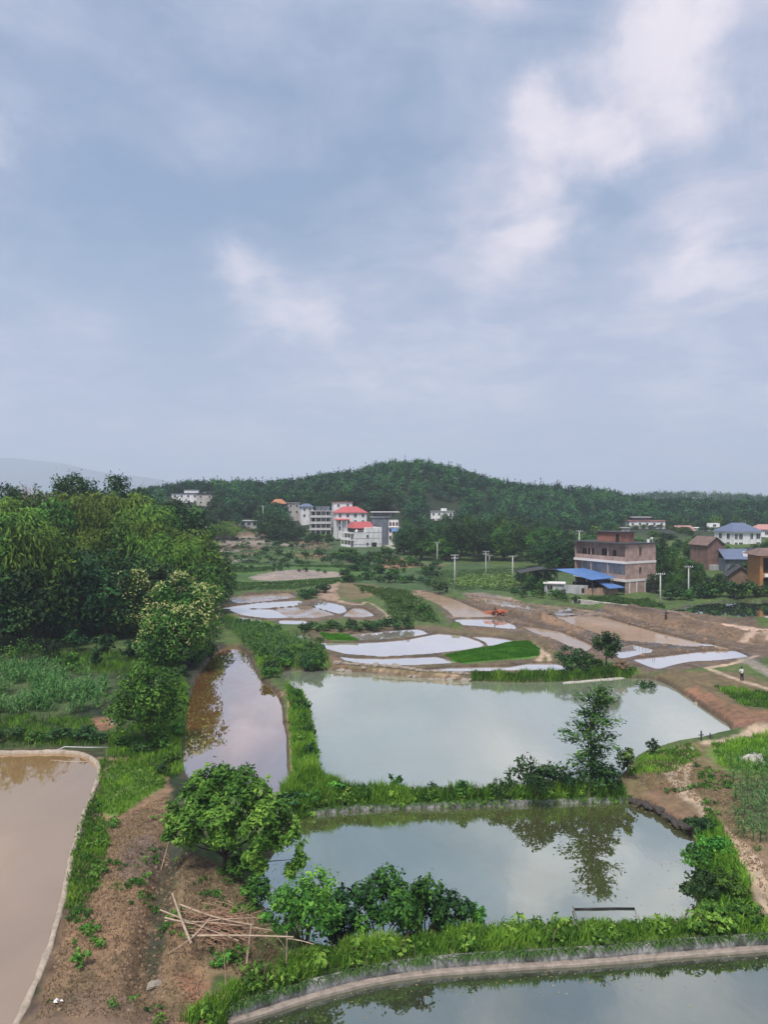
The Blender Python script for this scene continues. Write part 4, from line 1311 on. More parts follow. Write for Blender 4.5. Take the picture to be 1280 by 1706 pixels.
for p, n, s, key, lb, gr in HEDGES:
    w = np.array(p, float)
    for i in range(n):
        t = (i + tk.random() * .8) / n * (len(w) - 1)
        k = int(min(t, len(w) - 2)); q = w[k] + (w[k + 1] - w[k]) * (t - k)
        x, y, z = G(q[0] + tk.uniform(-3, 3), q[1] + tk.uniform(-3, 3))
        ss = s * tk.uniform(.75, 1.25)
        put_tree(key if tk.random() < .7 else 'shrub', 'shrub', x, y, z, ss, ss * tk.uniform(.7, 1.1), lb, 'shrub', gr, parts=False)

for i in range(18):
    px = 1120 + i * 12 + tk.uniform(-4, 4); D = tk.uniform(171, 177)
    x = PD(px, D); z0 = gz(x, D); ss = tk.uniform(1.5, 2.4)
    put_tree('dshrub' if tk.random() < .75 else 'shrub', 'shrub', x, D, z0 - .2, ss, ss * .9, 'dark bush on the far bank of the green pond at right', 'shrub', 'bushes behind the right pond', parts=False)
for i, (px, py, sx, sz, key) in enumerate([(492, 1170, .8, .8, 'shrub'), (505, 1190, .85, .9, 'dshrub'), (500, 1212, .7, .8, 'shrub'), (514, 1225, .6, .7, 'dshrub'), (503, 1248, .8, .8, 'bshrub'), (518, 1268, .6, .9, 'dshrub'), (505, 1290, .8, .6, 'bshrub'), (560, 1322, .7, .6, 'bshrub'), (610, 1330, .7, .55, 'shrub'), (720, 1326, .6, .6, 'dshrub'), (770, 1328, .6, .7, 'shrub'), (830, 1330, .7, .75, 'dshrub'), (486, 1342, 1.0, .6, 'dshrub'), (520, 1338, .9, .55, 'shrub')]):
    x, y, z = G(px, py)
    put_tree(key, 'shrub', x, y, z - .1, sx, sz, 'leafy weed bush on the grassy dams round the large pond', 'shrub', 'weed bushes on the dams')

# ------------------------------------------------------------------ dark wood before the hill, individual trees
fw = random.Random(21)
for i in range(88):
    px = fw.uniform(672, 975); D = fw.uniform(262, 345)
    if px > 900: D = fw.uniform(235, 300)
    x = PD(px, D); z0 = gz(x, D)
    topy = np.interp(px, [670, 720, 780, 840, 900, 975], [872, 858, 852, 856, 868, 872]) + fw.uniform(-4, 24) + (300 - D) * .25
    h = min(max(ZD(topy, D) - z0, 7), 17)
    put_tree('dwood' if fw.random() < .72 else 'wood', 'broadleaf_tree', x, D, z0 - .3, fw.uniform(.85, 1.2), h / 12, 'dark broadleaf tree in the wood at the foot of the hill', 'tree', 'wood at the foot of the hill', parts=False)
# trees round the far houses on the left slope
for i in range(46):
    px = fw.uniform(335, 700); D = fw.uniform(352, 425)
    if 395 < px < 432: D = fw.uniform(400, 425)
    if 480 < px < 668: D = fw.uniform(412, 440)
    x = PD(px, D); z0 = gz(x, D)
    h = fw.uniform(7, 12)
    put_tree('dwood' if fw.random() < .6 else 'hill', 'broadleaf_tree', x, D, z0 - .3, fw.uniform(.8, 1.15), h / 12, 'tree on the slope around the far white houses', 'tree', 'trees around the far white houses', parts=False)
for px, D, h in [(446, 372, 13), (462, 368, 14), (478, 366, 12), (500, 362, 8), (455, 360, 9), (488, 360, 8), (520, 356, 6), (470, 358, 8), (435, 384, 12), (530, 352, 6), (548, 350, 6), (512, 350, 5)]:
    x = PD(px, D); z0 = gz(x, D)
    put_tree('dwood', 'broadleaf_tree', x, D, z0 - .3, h / 12 * 1.05, h / 12, 'dark tree left of the unfinished grey house', 'tree', 'dark trees left of the houses', parts=False)
for i in range(46):
    q = (fw.uniform(565, 735), fw.uniform(922, 972))
    if q[1] < 930 and 570 < q[0] < 650: continue
    x, y, z = G(*q)
    ss = fw.uniform(.9, 1.9)
    put_tree('dshrub' if fw.random() < .7 else 'shrub', 'shrub', x, y, z - .1, ss, ss * .85, 'dark bush in the rough ground between the white houses and the pole field', 'shrub', 'bushes of the rough ground', parts=False)
# light green bamboo left of the terraces
for px, D, h in [(362, 345, 9), (376, 350, 10), (388, 348, 8)]:
    x = PD(px, D); z0 = gz(x, D)
    put_tree('bam', 'bamboo_clump', x, D, z0 - .2, .9, h / 14, 'pale green bamboo clump by the far terraces', 'bamboo', 'bamboo by the far terraces', parts=False)
# right-hand village trees
VT = [(1048, 392, 888, .8), (1060, 386, 889, .8), (1073, 395, 886, .8), (1086, 388, 889, .8), (1100, 394, 886, .8), (1115, 390, 885, .9), (1128, 360, 892, .8), (1146, 356, 892, .8), (1170, 380, 893, .7), (1190, 384, 894, .7), (1200, 388, 892, .7), (1108, 318, 892, 1.1), (1118, 312, 886, 1.0), (1135, 335, 893, .9), (1150, 322, 898, .9), (1163, 300, 900, .8), (1100, 290, 898, 1.0), (1122, 262, 905, .9), (1150, 262, 912, .9), (1162, 250, 915, .7), (1212, 258, 906, .7), (1228, 262, 910, .7), (1245, 258, 908, .7), (1262, 262, 903, .8), (1280, 255, 900, .9), (1300, 250, 895, 1.0), (1200, 300, 896, .8), (1055, 300, 893, 1.0), (1090, 330, 890, 1.0), (1140, 362, 890, .8), (1178, 372, 892, .8), (1310, 230, 905, 1.0), (1068, 215, 890, 1.2), (1085, 205, 893, 1.2), (1105, 215, 888, 1.1), (1120, 205, 912, 1.0), (1135, 200, 920, 1.0), (1150, 200, 925, 1.0), (1165, 205, 930, .8), (1110, 195, 930, .9), (1128, 188, 945, .9), (1160, 190, 945, .8), (1180, 195, 955, .8), (1200, 190, 950, .7), (1205, 188, 972, .6),
      (1240, 184, 980, .6), (1258, 184, 978, .5), (1225, 210, 935, .7), (1243, 205, 930, .7), (1268, 215, 905, .7), (1280, 222, 892, .8), (1095, 185, 950, .8), (1080, 192, 940, .7), (1075, 240, 892, 1.0), (1092, 250, 890, 1.0), (915, 190, 930, .7), (895, 195, 935, .8), (870, 200, 940, .7), (885, 188, 955, .6), (905, 185, 960, .6), (1148, 260, 892, .8), (1130, 280, 895, .9),
      (1310, 190, 915, 1), (1340, 190, 900, 1), (1180, 185, 965, .6), (1145, 185, 960, .7), (1120, 182, 970, .6)]
for px, D, top, s in VT:
    x = PD(px, D); z0 = gz(x, D); h = max(ZD(top, D) - z0, 3)
    put_tree('dwood' if fw.random() < .75 else 'wood', 'broadleaf_tree', x, D, z0 - .3, s * .62, h / 12, 'dark tree among the houses of the village on the right', 'tree', 'trees among the right village', parts=False)
# conifers on the skyline of the hill
for i in range(70):
    px = fw.uniform(345, 1030); D = 520 + fw.uniform(-22, 12)
    x = PD(px, D); z0 = gz(x, D)
    h = fw.uniform(7, 12.5)
    put_tree('pine', 'pine_tree', x, D, z0 - .3, h / 11 * fw.uniform(.8, 1.2), h / 11, 'dark conifer standing on the crest of the forested hill', 'tree', 'conifers on the hill crest', parts=False)


# ------------------------------------------------------------------ the forest on the hills, one mass
def forest(name, pts, keys, label, hmin, hmax, seed, thin=1.0):
    rg = np.random.default_rng(seed)
    Vs, Fs, Ts, Ms = [], [], [], []; off = 0
    src = [(c[0], M[c[1]]) for k in keys for c in PROT[k]]
    mats = []
    for _, m_ in src:
        if m_ not in mats: mats.append(m_)
    for (x, y, z) in pts:
        (cr, _mb), m_ = src[rg.integers(len(src))]
        V, Fq, t = cr
        nl = len(Fq); keep = int(nl * thin)
        if keep < nl:
            V = V[:keep * 4]; Fq = Fq[:keep]; t = t[:keep * 4]
        a = rg.uniform(0, 6.28); s = rg.uniform(hmin, hmax) / 10.5; sx = s * rg.uniform(.85, 1.25)
        ca, sa = math.cos(a), math.sin(a)
        v = np.stack([(V[:, 0] * ca - V[:, 1] * sa) * sx + x, (V[:, 0] * sa + V[:, 1] * ca) * sx + y, V[:, 2] * s + z - .4], 1)
        Vs.append(v); Fs.append(Fq + off); Ts.append(np.clip(t + rg.uniform(-.4, .4) + .25 * float(fbm(np.array([x * .02]), np.array([y * .02]), 88)[0]), 0, 1)); Ms.append(np.full(len(Fq), mats.index(m_))); off += len(v)
    me = raw_mesh(name, np.concatenate(Vs), np.concatenate(Fs), mats, np.concatenate(Ms), attrs={'tint': ('FLOAT', np.concatenate(Ts))})
    o = link(bpy.data.objects.new(name, me))
    return tag(o, label, None, None, 'stuff')


def scatter_fan(n, px0, px1, d0, d1, seed, ok=None):
    rg = np.random.default_rng(seed)
    D = np.sqrt(rg.uniform(d0 ** 2, d1 ** 2, n)); px = rg.uniform(px0, px1, n)
    x = (px - CX) / F * D
    z = ground_z(x, D)
    k = np.ones(n, bool) if ok is None else ok(px, x, D, z)
    return np.stack([x, D, z], 1)[k]


hill_pts = scatter_fan(2600, 250, 1420, 372, 535, 61, lambda px, x, D, z: (z > 6.5) & ~((px > 1030) & (D < 450)) & ~((px < 432) & (D < 400)) & ~((px > 475) & (px < 672) & (D < 428)) & ~((px > 270) & (px < 372) & (D < 455)) & ~((px > 712) & (px < 768) & (D < 452)))
forest('forest', hill_pts, ['hill', 'hill', 'pine', 'hillf'], 'dense green forest covering the hill behind the village', 7, 11.5, 62, .8)
mid_pts = scatter_fan(900, 960, 1500, 330, 700, 63, lambda px, x, D, z: (px < 1030) | (D > 418))
forest('forest', mid_pts, ['hill', 'hillb', 'pine'], 'green trees rising behind the right hand village', 6, 10, 64, .7)
far_pts = scatter_fan(2300, 930, 1600, 700, 1120, 65)
forest('forest', far_pts, ['hill', 'pine'], 'hazy forest on the farthest ridge to the right', 8, 12, 66, .32)
lf_pts = scatter_fan(500, -400, 340, 230, 500, 67, lambda px, x, D, z: (px < 265) | (D > 450))
forest('forest', lf_pts, ['hill', 'pine'], 'dark trees behind the left wood', 7, 11, 68, .6)


# ------------------------------------------------------------------ grass and crops
def in_poly_points(pxs, n, seed, z=.3):
    rg = np.random.default_rng(seed)
    p = WG(pxs, z)
    lo, hi = p.min(0), p.max(0)
    out = []
    tot = 0
    while tot < n:
        q = rg.uniform(lo, hi, (n * 2, 2))
        q = q[inside(q[:, 0], q[:, 1], p)]
        out.append(q); tot += len(q)
    return np.concatenate(out)[:n]


def blades(pts, hmin, hmax, width, seed, lean=.35, per=1, clump=.0, tshift=0.0, cut=None):
    rg = np.random.default_rng(seed)
    q = np.repeat(pts, per, 0) + rg.normal(size=(len(pts) * per, 2)) * clump
    z = ground_z(q[:, 0], q[:, 1])
    keep = np.ones(len(q), bool)
    for nm, p, wz, bw, kind in WPOLY:
        sd = sd_poly(q[:, 0], q[:, 1], p, 1)
        keep &= sd > (.45 if kind == 'pondA' else .02)
    q, z = q[keep], z[keep]
    n = len(q)
    pat = fbm(q[:, 0] * .7, q[:, 1] * .7, seed, 3)
    h = rg.uniform(hmin, hmax, n) * (1 + .7 * pat)
    a = rg.uniform(0, 6.28, n); l = rg.uniform(.1, 1, n) * lean
    d = np.stack([np.cos(a), np.sin(a)], 1)
    b = rg.uniform(0, 6.28, n)
    s = np.stack([np.cos(b), np.sin(b)], 1) * width * .5
    p0 = np.column_stack([q, z - .03]); p1 = np.column_stack([q + d * (l * h * .4)[:, None], z + h * .6]); p2 = np.column_stack([q + d * (l * h)[:, None], z + h * (1 - .3 * l)])
    S = np.column_stack([s, np.zeros(n)])
    V = np.stack([p0 - S, p0 + S, p1 + S * .8, p2, p1 - S * .8], 1)
    # two quads per blade: base strip and tip (degenerate-free)
    tipw = S * .12
    V = np.stack([p0 - S, p0 + S, p1 + S * .85, p1 - S * .85, p2 + tipw, p2 - tipw], 1).reshape(-1, 3)
    k = np.arange(n) * 6
    Fq = np.concatenate([np.stack([k, k + 1, k + 2, k + 3], 1), np.stack([k + 3, k + 2, k + 4, k + 5], 1)])
    t = np.clip(.42 + .55 * pat + rg.uniform(-.28, .28, n) + tshift, 0, 1)
    return V, Fq, np.repeat(t, 6)


def grass_obj(name, parts, m_, label):
    V, Fq, t = cat(parts)
    o = link(bpy.data.objects.new(name, raw_mesh(name, V, Fq, [m_], attrs={'tint': ('FLOAT', t)})))
    return tag(o, label, None, None, 'stuff')


BANK_A = [(300, 1712), (370, 1662), (430, 1628), (500, 1600), (560, 1592), (600, 1578), (700, 1556), (850, 1549), (1000, 1545), (1300, 1537), (1500, 1535), (1500, 1578), (1300, 1580), (1100, 1592), (1000, 1600), (870, 1607), (760, 1612), (680, 1620), (600, 1640), (520, 1664), (430, 1700), (395, 1716)]
grass_obj('grass', [blades(in_poly_points(BANK_A, 9000, 71, -.62), .3, .7, .055, 72, .6, 3, .1, .12)], M['grass'], 'bright tall grass along the top of the near concrete bank')
BANK_B = [(470, 1330), (500, 1312), (530, 1306), (600, 1320), (800, 1319), (1035, 1310), (1046, 1332), (870, 1338), (640, 1345), (510, 1356), (470, 1345)]
grass_obj('grass', [blades(in_poly_points(BANK_B, 5200, 73, -.15), .5, 1.15, .07, 74, .5, 3, .13)], M['grass'], 'tall weeds on the dam between large and small green ponds')
BANK_D = [(478, 1150), (500, 1160), (517, 1185), (524, 1240), (532, 1310), (492, 1314), (490, 1240), (484, 1205), (488, 1180)]
grass_obj('grass', [blades(in_poly_points(BANK_D, 3600, 75), .5, 1.2, .08, 76, .5, 3, .14)], M['grass'], 'tall weeds on the narrow dam beside the brown channel')
BANK_F = [(788, 1125), (850, 1128), (950, 1126), (1000, 1120), (1060, 1120), (1040, 1129), (990, 1132), (900, 1137), (788, 1135)]
grass_obj('grass', [blades(in_poly_points(BANK_F, 2600, 77), .4, .9, .12, 78, .5, 3, .15, -.1)], M['grass'], 'dark grass strip on the far shore of the large pond')
LEFTG = [
    ([(165, 1265), (255, 1275), (278, 1310), (240, 1335), (200, 1365), (160, 1355)], 1500, .12, .35, .1),
    ([(300, 1120), (318, 1165), (310, 1290), (285, 1300), (180, 1262), (180, 1225), (260, 1200)], 2500, .25, .6, 0),
    ([(-150, 1195), (150, 1198), (170, 1245), (-150, 1250)], 2200, .2, .6, -.08),
    ([(60, 1090), (300, 1090), (300, 1130), (120, 1125)], 1400, .4, .9, -.05),
    ([(130, 1330), (160, 1320), (180, 1400), (160, 1490), (112, 1540), (115, 1450)], 1300, .12, .35, -.05),
]
grass_obj('grass', [blades(in_poly_points(p, n, 80 + i), a, b, .06, 90 + i, .6, 3, .12, ts) for i, (p, n, a, b, ts) in enumerate(LEFTG)], M['grass'], 'rough green grass on the left banks')
RIGHTG = [
    ([(1185, 1245), (1300, 1222), (1420, 1225), (1420, 1300), (1280, 1290), (1200, 1280)], 2600, .2, .55, .1),
    ([(1160, 1390), (1185, 1345), (1215, 1400), (1250, 1470), (1262, 1540), (1170, 1545)], 1800, .25, .7, 0),
    ([(1045, 1290), (1070, 1262), (1150, 1243), (1170, 1262), (1120, 1290)], 900, .1, .3, -.05),
    ([(1190, 1145), (1300, 1158), (1300, 1188), (1240, 1178)], 700, .2, .5, -.1),
    ([(370, 1030), (440, 1040), (545, 1090), (550, 1112), (470, 1120), (440, 1135), (420, 1085)], 2200, .4, 1.0, 0),
]
grass_obj('grass', [blades(in_poly_points(p, n, 100 + i), a, b, .07, 110 + i, .6, 3, .12, ts) for i, (p, n, a, b, ts) in enumerate(RIGHTG)], M['grass'], 'green grass and weeds on the right banks')
DRY = [
    ([(130, 1400), (280, 1330), (280, 1400), (300, 1520), (340, 1600), (340, 1700), (60, 1700), (110, 1540)], 4200, .05, .17, 0),
    ([(290, 1420), (400, 1440), (470, 1560), (420, 1600), (320, 1590)], 1800, .06, .2, 0),
    ([(1060, 1300), (1130, 1270), (1215, 1290), (1260, 1400), (1290, 1500), (1230, 1420), (1160, 1330)], 1600, .05, .16, 0),
    ([(440, 1560), (500, 1575), (520, 1595), (440, 1610)], 160, .15, .4, 0),
]
grass_obj('dry_grass', [blades(in_poly_points(p, n, 120 + i), a, b, .04, 130 + i, .9, 3, .1, ts) for i, (p, n, a, b, ts) in enumerate(DRY)], M['drygrass'], 'dry brown stubble and dead grass on the bare banks')
RICE = [(741, 1092), (812, 1080), (851, 1070), (882, 1070), (899, 1082), (898, 1094), (870, 1098), (792, 1104), (769, 1105)]
grass_obj('rice_seedlings', [blades(in_poly_points(RICE, 12000, 141), .12, .24, .1, 142, .4, 2, .1)], M['rice'], 'bright green block of rice seedlings among the white paddies')
grass_obj('rice_seedlings', [blades(in_poly_points([(534, 1057), (581, 1059), (597, 1068), (546, 1067)], 3000, 143), .2, .32, .1, 144, .4, 2, .1)], M['rice'], 'small wedge of green rice seedlings left of the white paddies')
FAR = [
    ([(340, 935), (480, 942), (640, 947), (600, 951), (480, 949), (410, 958), (340, 965)], 2500, .1, .3),
    ([(340, 972), (425, 971), (500, 968), (590, 962), (640, 966), (530, 976), (490, 983), (360, 985)], 2500, .1, .3),
    ([(330, 880), (450, 876), (560, 910), (560, 935), (340, 935)], 2500, .1, .35),
    ([(690, 955), (900, 950), (930, 975), (860, 988), (760, 985)], 3000, .1, .35),
    ([(590, 975), (680, 985), (720, 1015), (735, 1040), (650, 1035), (640, 1000)], 1800, .1, .4),
    ([(980, 998), (1080, 1000), (1110, 1012), (1080, 1016), (1000, 1010)], 1500, .3, .7),
]
grass_obj('grass', [blades(in_poly_points(p, n, 150 + i), a, b, .22, 160 + i, .5, 3, .3) for i, (p, n, a, b) in enumerate(FAR)], M['field'], 'green field cover on the far terraces')


# corn plants
def corn_geo(seed, h=1.5):
    rg = np.random.default_rng(seed)
    Vs, Fs, Ts = [], [], []; o = 0
    for i in range(9):
        a = i * 2.6 + rg.uniform(-.4, .4); z0 = h * (.15 + .085 * i); L = h * rg.uniform(.4, .6)
        d = np.array((math.cos(a), math.sin(a), 0)); s = np.array((-d[1], d[0], 0)) * .045
        pts = [np.array((0, 0, z0)), np.array((0, 0, z0)) + d * L * .35 + (0, 0, L * .42), np.array((0, 0, z0)) + d * L * .75 + (0, 0, L * .42), np.array((0, 0, z0)) + d * L + (0, 0, L * .1)]
        w = (.6, 1.1, .8, .1)
        v = np.concatenate([[p - s * k, p + s * k] for p, k in zip(pts, w)])
        Vs.append(v); Fs.append(np.array([(0, 1, 3, 2), (2, 3, 5, 4), (4, 5, 7, 6)]) + o); o += 8
        Ts.append(np.full(8, rg.uniform(.2, 1)))
    v = np.array([(x, y, z) for z in (-.05, h * .95) for x, y in ((-.02, -.02), (.02, -.02), (.02, .02), (-.02, .02))])
    Vs.append(v); Fs.append(np.array([(0, 1, 5, 4), (1, 2, 6, 5), (2, 3, 7, 6), (3, 0, 4, 7)]) + o); Ts.append(np.full(8, .6))
    return np.concatenate(Vs), np.concatenate(Fs), np.concatenate(Ts)


CORN = [corn_geo(170 + i) for i in range(3)]
corn_me = [raw_mesh('corn_plant', V, Fq, [M['corn']], attrs={'tint': ('FLOAT', t)}) for V, Fq, t in CORN]
cr_ = random.Random(8)
# right field: rows running towards the viewer
a0 = np.array(P(1218, 1268, .5)); a1 = np.array(P(1330, 1262, .5)); b0 = np.array(P(1232, 1392, .5)); b1 = np.array(P(1370, 1420, .5))
NR, NK = 13, 14
for i in range(NR):
    for j in range(NK):
        u, v = (i + cr_.uniform(-.25, .25)) / (NR - 1), (j + cr_.uniform(-.3, .3)) / (NK - 1)
        q = (a0 * (1 - u) + a1 * u) * (1 - v) + (b0 * (1 - u) + b1 * u) * v
        if cr_.random() < .12: continue
        o = link(bpy.data.objects.new('corn_plant', cr_.choice(corn_me)))
        o.location = (q[0], q[1], gz(q[0], q[1])); o.rotation_euler = (cr_.uniform(-.1, .1), cr_.uniform(-.1, .1), cr_.uniform(0, 6.28)); s = cr_.uniform(.4, .85); o.scale = (s, s, s)
        tag(o, 'young corn plant in the field beside the dirt path on the right', 'corn plant', 'corn plants of the right field')


def merged(name, geos, pts, smin, smax, m_, label, seed):
    rg = np.random.default_rng(seed)
    parts = []
    for _nm, p, wz, bw, kind in WPOLY:
        pts = pts[sd_poly(pts[:, 0], pts[:, 1], p, 1.5) > (.8 if kind == 'pondA' else .1)]
    zz = ground_z(pts[:, 0], pts[:, 1])
    for (x, y), z in zip(pts, zz):
        V, Fq, t = geos[rg.integers(len(geos))]
        a = rg.uniform(0, 6.28); s = rg.uniform(smin, smax)
        ca, sa = math.cos(a), math.sin(a)
        parts.append((np.stack([(V[:, 0] * ca - V[:, 1] * sa) * s + x, (V[:, 0] * sa + V[:, 1] * ca) * s + y, V[:, 2] * s + z], 1), Fq, np.clip(t + rg.uniform(-.2, .2), 0, 1)))
    return grass_obj(name, parts, m_, label)


_q = in_poly_points([(-220, 1116), (110, 1120), (180, 1136), (170, 1180), (120, 1192), (-220, 1198)], 1700, 181)
_q = _q[fbm(_q[:, 0] * .3, _q[:, 1] * .3, 67, 3) > -.22]
merged('corn_crop', CORN, _q, .5, 1.35, M['corn'], 'dense corn crop in the field below the left wood', 182)
merged('weeds', CORN, in_poly_points([(372, 1045), (430, 1050), (520, 1075), (540, 1105), (470, 1115), (430, 1100)], 260, 183), .8, 1.3, M['corn'], 'tall leafy crop in the thicket beside the paddies', 184)
# clods and low weeds on the bare ground
def clods(polys, label, seed):
    rg = np.random.default_rng(seed); V = []; Fq = []; o_ = 0
    base = np.array([(-1, -1, -.6), (1, -1, -.6), (1, 1, -.6), (-1, 1, -.6), (-.6, -.6, .7), (.7, -.6, .6), (.6, .6, .75), (-.7, .6, .6)], float)
    fq = np.array([(4, 5, 6, 7), (0, 1, 5, 4), (1, 2, 6, 5), (2, 3, 7, 6), (3, 0, 4, 7)])
    for p, n, smax in polys:
        q = in_poly_points(p, n, seed); zz = ground_z(q[:, 0], q[:, 1]); seed += 1
        for (x, y), z in zip(q, zz):
            a = rg.uniform(0, 6.28); sz = smax * rg.uniform(.25, 1) ** 1.6
            v = base * (1 + rg.uniform(-.3, .3, (8, 3))) * sz * np.array((rg.uniform(.7, 1.4), 1, .7))
            V.append(np.stack([v[:, 0] * math.cos(a) - v[:, 1] * math.sin(a) + x, v[:, 0] * math.sin(a) + v[:, 1] * math.cos(a) + y, v[:, 2] + z], 1)); Fq.append(fq + o_); o_ += 8
    o = link(bpy.data.objects.new('clods', raw_mesh('clods', np.concatenate(V), np.concatenate(Fq), [M['clod']])))
    return tag(o, label, None, None, 'stuff')


M['clod'] = mat('earth_clod', (.22, .148, .095), .95, .4, .8)
clods([(DRY[0][0], 1500, .11), (DRY[1][0], 600, .1), (DRY[2][0], 900, .1), ([(760, 988), (960, 1015), (1290, 1064), (1180, 1100), (930, 1098), (820, 1030)], 900, .35)], 'earth clods and small stones scattered over the bare ground', 401)
def clump(q):
    return q[fbm(q[:, 0] * .55, q[:, 1] * .55, 66, 3) > .22]


WEED = [bush(410 + i, .45, .8, 60, .17, 4)[0] for i in range(3)]
merged('weeds', WEED, np.concatenate([clump(in_poly_points(DRY[0][0], 420, 421)), clump(in_poly_points(DRY[1][0], 120, 422)), clump(in_poly_points(DRY[2][0], 300, 423)), clump(in_poly_points([(112, 1420), (165, 1320), (200, 1360), (160, 1490), (120, 1560)], 180, 424))]), .3, 1.0, M['leaf_mid'], 'small green weeds dotted over the bare banks', 425)
merged('weeds', WEED, np.concatenate([in_poly_points(BANK_A, 260, 426, -.62), in_poly_points(BANK_B, 420, 427, -.15), in_poly_points(BANK_D, 200, 428)]), .7, 1.9, M['leaf_bright'], 'broad leaved weeds mixed into the grass of the dams', 429)
grass_obj('dry_grass', [blades(in_poly_points(BANK_A, 500, 431, -.62), .4, .9, .035, 432, .9, 2, .2), blades(in_poly_points(BANK_B, 350, 433, -.15), .6, 1.2, .04, 434, .7, 2, .2)], M['drygrass'], 'dry stalks standing in the grass of the dams')
tl = []
for k in range(14):
    yy = 880 + k * 4.9; xx = 335.0
    while xx < 560 + k * 10:
        xx += tk.uniform(1.2, 7) if tk.random() < .8 else tk.uniform(20, 60)
        if 568 < xx < 665 and yy < 927: continue
        q = hit(xx, yy + (xx - 330) * .01 + tk.uniform(-.5, .5))
        if q is not None: tl.append(q)
merged('terrace_bushes', WEED, np.array(tl), 1.4, 4.2, M['leaf_dark'], 'rows of dark weeds along the edges of the far terraces', 451)
# small leafy plants on the bare bank
for px, py, w, h, lb in [(132, 1612, .9, .9, 'small leafy plant standing alone low on the bare bank'), (150, 1552, 1.1, .5, 'low green plant above the lone leafy plant'), (163, 1458, 1.5, .55, 'low rosette plant beside the muddy paddy, middle of the bank'), (168, 1410, 1.6, .6, 'low green plant at the top of the bare bank'), (370, 1610, 1.2, .7, 'leafy weed under the bamboo posts'), (395, 1600, 1.3, .8, 'green weed clump left of the upright bamboo post'), (440, 1535, .8, .5, 'yellow green weed tuft right of the bamboo poles'), (392, 1523, .7, .4, 'small yellow green weed above the bamboo poles')]:
    place_bush(px, py, h, w, 160, .22, 'leaf_bright', int(px), lb, 'leafy_plant', 'plant', k=5)

# ------------------------------------------------------------------ walls, kerbs, pipes and bits in the foreground


def sweep(pts, prof, closed=False, jit=.0, seed=1, mi=None):
    """profile (offset outward, z) swept along ground points; outward is to the left of travel"""
    mb = MB(); n = len(pts); m = len(prof)
    rr = random.Random(seed)
    vs = []
    for i in range(n):
        a = pts[max(i - 1, 0)]; b = pts[min(i + 1, n - 1)]
        t = Vector((b[0] - a[0], b[1] - a[1], 0)).normalized(); o = Vector((-t.y, t.x, 0))
        for (d, z) in prof:
            dd = d + rr.uniform(-jit, jit); zz = z + rr.uniform(-jit, jit)
            vs.append((pts[i][0] + o.x * dd, pts[i][1] + o.y * dd, zz))
    fs = []; ms = []
    for i in range(n - 1):
        for k in range(m - 1):
            fs.append((i * m + k, (i + 1) * m + k, (i + 1) * m + k + 1, i * m + k + 1)); ms.append(mi[k] if mi else 0)
    fs.append(tuple(range(m))); ms.append(0); fs.append(tuple(range((n - 1) * m + m - 1, (n - 1) * m - 1, -1))); ms.append(0)
    mb.v = vs; mb.f = fs; mb.m = ms
    return mb


def dense(p, step):
    out = []
    for i in range(len(p) - 1):
        L = np.linalg.norm(p[i + 1] - p[i]); k = max(1, int(L / step))
        out += [p[i] + (p[i + 1] - p[i]) * t / k for t in range(k)]
    return out + [p[-1]]


# near pond: wall with a pale ledge at its foot
pa = dense(smooth_poly(W(A_SHORE, -1.3), False, 2), .5)
root = empty('retaining_wall', (0, 0, 0))
tag(root, 'curved grey concrete bank wall with a pale ledge at its foot, nearest pond', 'wall')
sweep(pa, [(.28, -1.6), (.30, -1.0), (.38, -.72), (.66, -.66), (.72, -1.3)], jit=.022, seed=3).obj('wall_face', M['concrete'], root)
sweep(pa, [(.0, -1.7), (.0, -1.17), (.05, -1.13), (.34, -1.1), (.34, -1.5)], jit=.018, seed=4).obj('ledge', M['ledge'], root)
# middle dam: low wall
pb = dense(smooth_poly(W(B_WALL, -.85), False, 2), .7)
o = sweep(pb, [(-.02, -1.4), (.02, -.85), (.08, -.52), (.34, -.46), (.4, -1.0)], jit=.03, seed=5).obj('retaining_wall', M['concrete'])
tag(o, 'low weathered concrete wall along the dam behind the small green pond', 'wall')
# grass hanging over the wall edges
def hang(pts, off, z, n, seed, lmin, lmax, thr):
    rg = np.random.default_rng(seed)
    p = np.array(pts); i = rg.integers(0, len(p) - 1, n); f = rg.uniform(0, 1, (n, 1))
    d = unit(p[i + 1] - p[i]); o = np.stack([-d[:, 1], d[:, 0]], 1)
    q = p[i] * (1 - f) + p[i + 1] * f
    k = fbm(q[:, 0] * .9, q[:, 1] * .9, seed, 3) > thr + rg.uniform(-.35, .35, n)
    q, o = q[k], o[k]; m = len(q)
    L = rg.uniform(lmin, lmax, m)[:, None]
    b = np.column_stack([q + o * (off + rg.uniform(-.1, .25, (m, 1))), np.full(m, z)])
    o3 = np.column_stack([-o, np.zeros(m)]); sd_ = rg.normal(size=(m, 1)) * .7 * np.column_stack([o[:, 1], -o[:, 0], np.zeros(m)])
    mid = b + o3 * L * .45 + sd_ * L + np.array((0, 0, 1)) * L * .3
    tip = b + o3 * L * .9 + sd_ * L * 2 - np.array((0, 0, 1)) * L * .45
    s_ = np.column_stack([o[:, 1], -o[:, 0], np.zeros(m)]) * .03
    V = np.stack([b - s_, b + s_, mid + s_, mid - s_, tip + s_ * .2, tip - s_ * .2], 1).reshape(-1, 3)
    kk = np.arange(m) * 6
    Fq = np.concatenate([np.stack([kk, kk + 1, kk + 2, kk + 3], 1), np.stack([kk + 3, kk + 2, kk + 4, kk + 5], 1)])
    return V, Fq, np.repeat(rg.uniform(.1, .9, m), 6)


grass_obj('grass', [hang(pa, .5, -.68, 2600, 441, .12, .42, -.1), hang(pa, .5, -.68, 1000, 443, .2, .6, .15), hang(pb, .25, -.48, 2200, 442, .12, .4, -.1)], M['field'], 'grass hanging over the edges of the concrete banks')
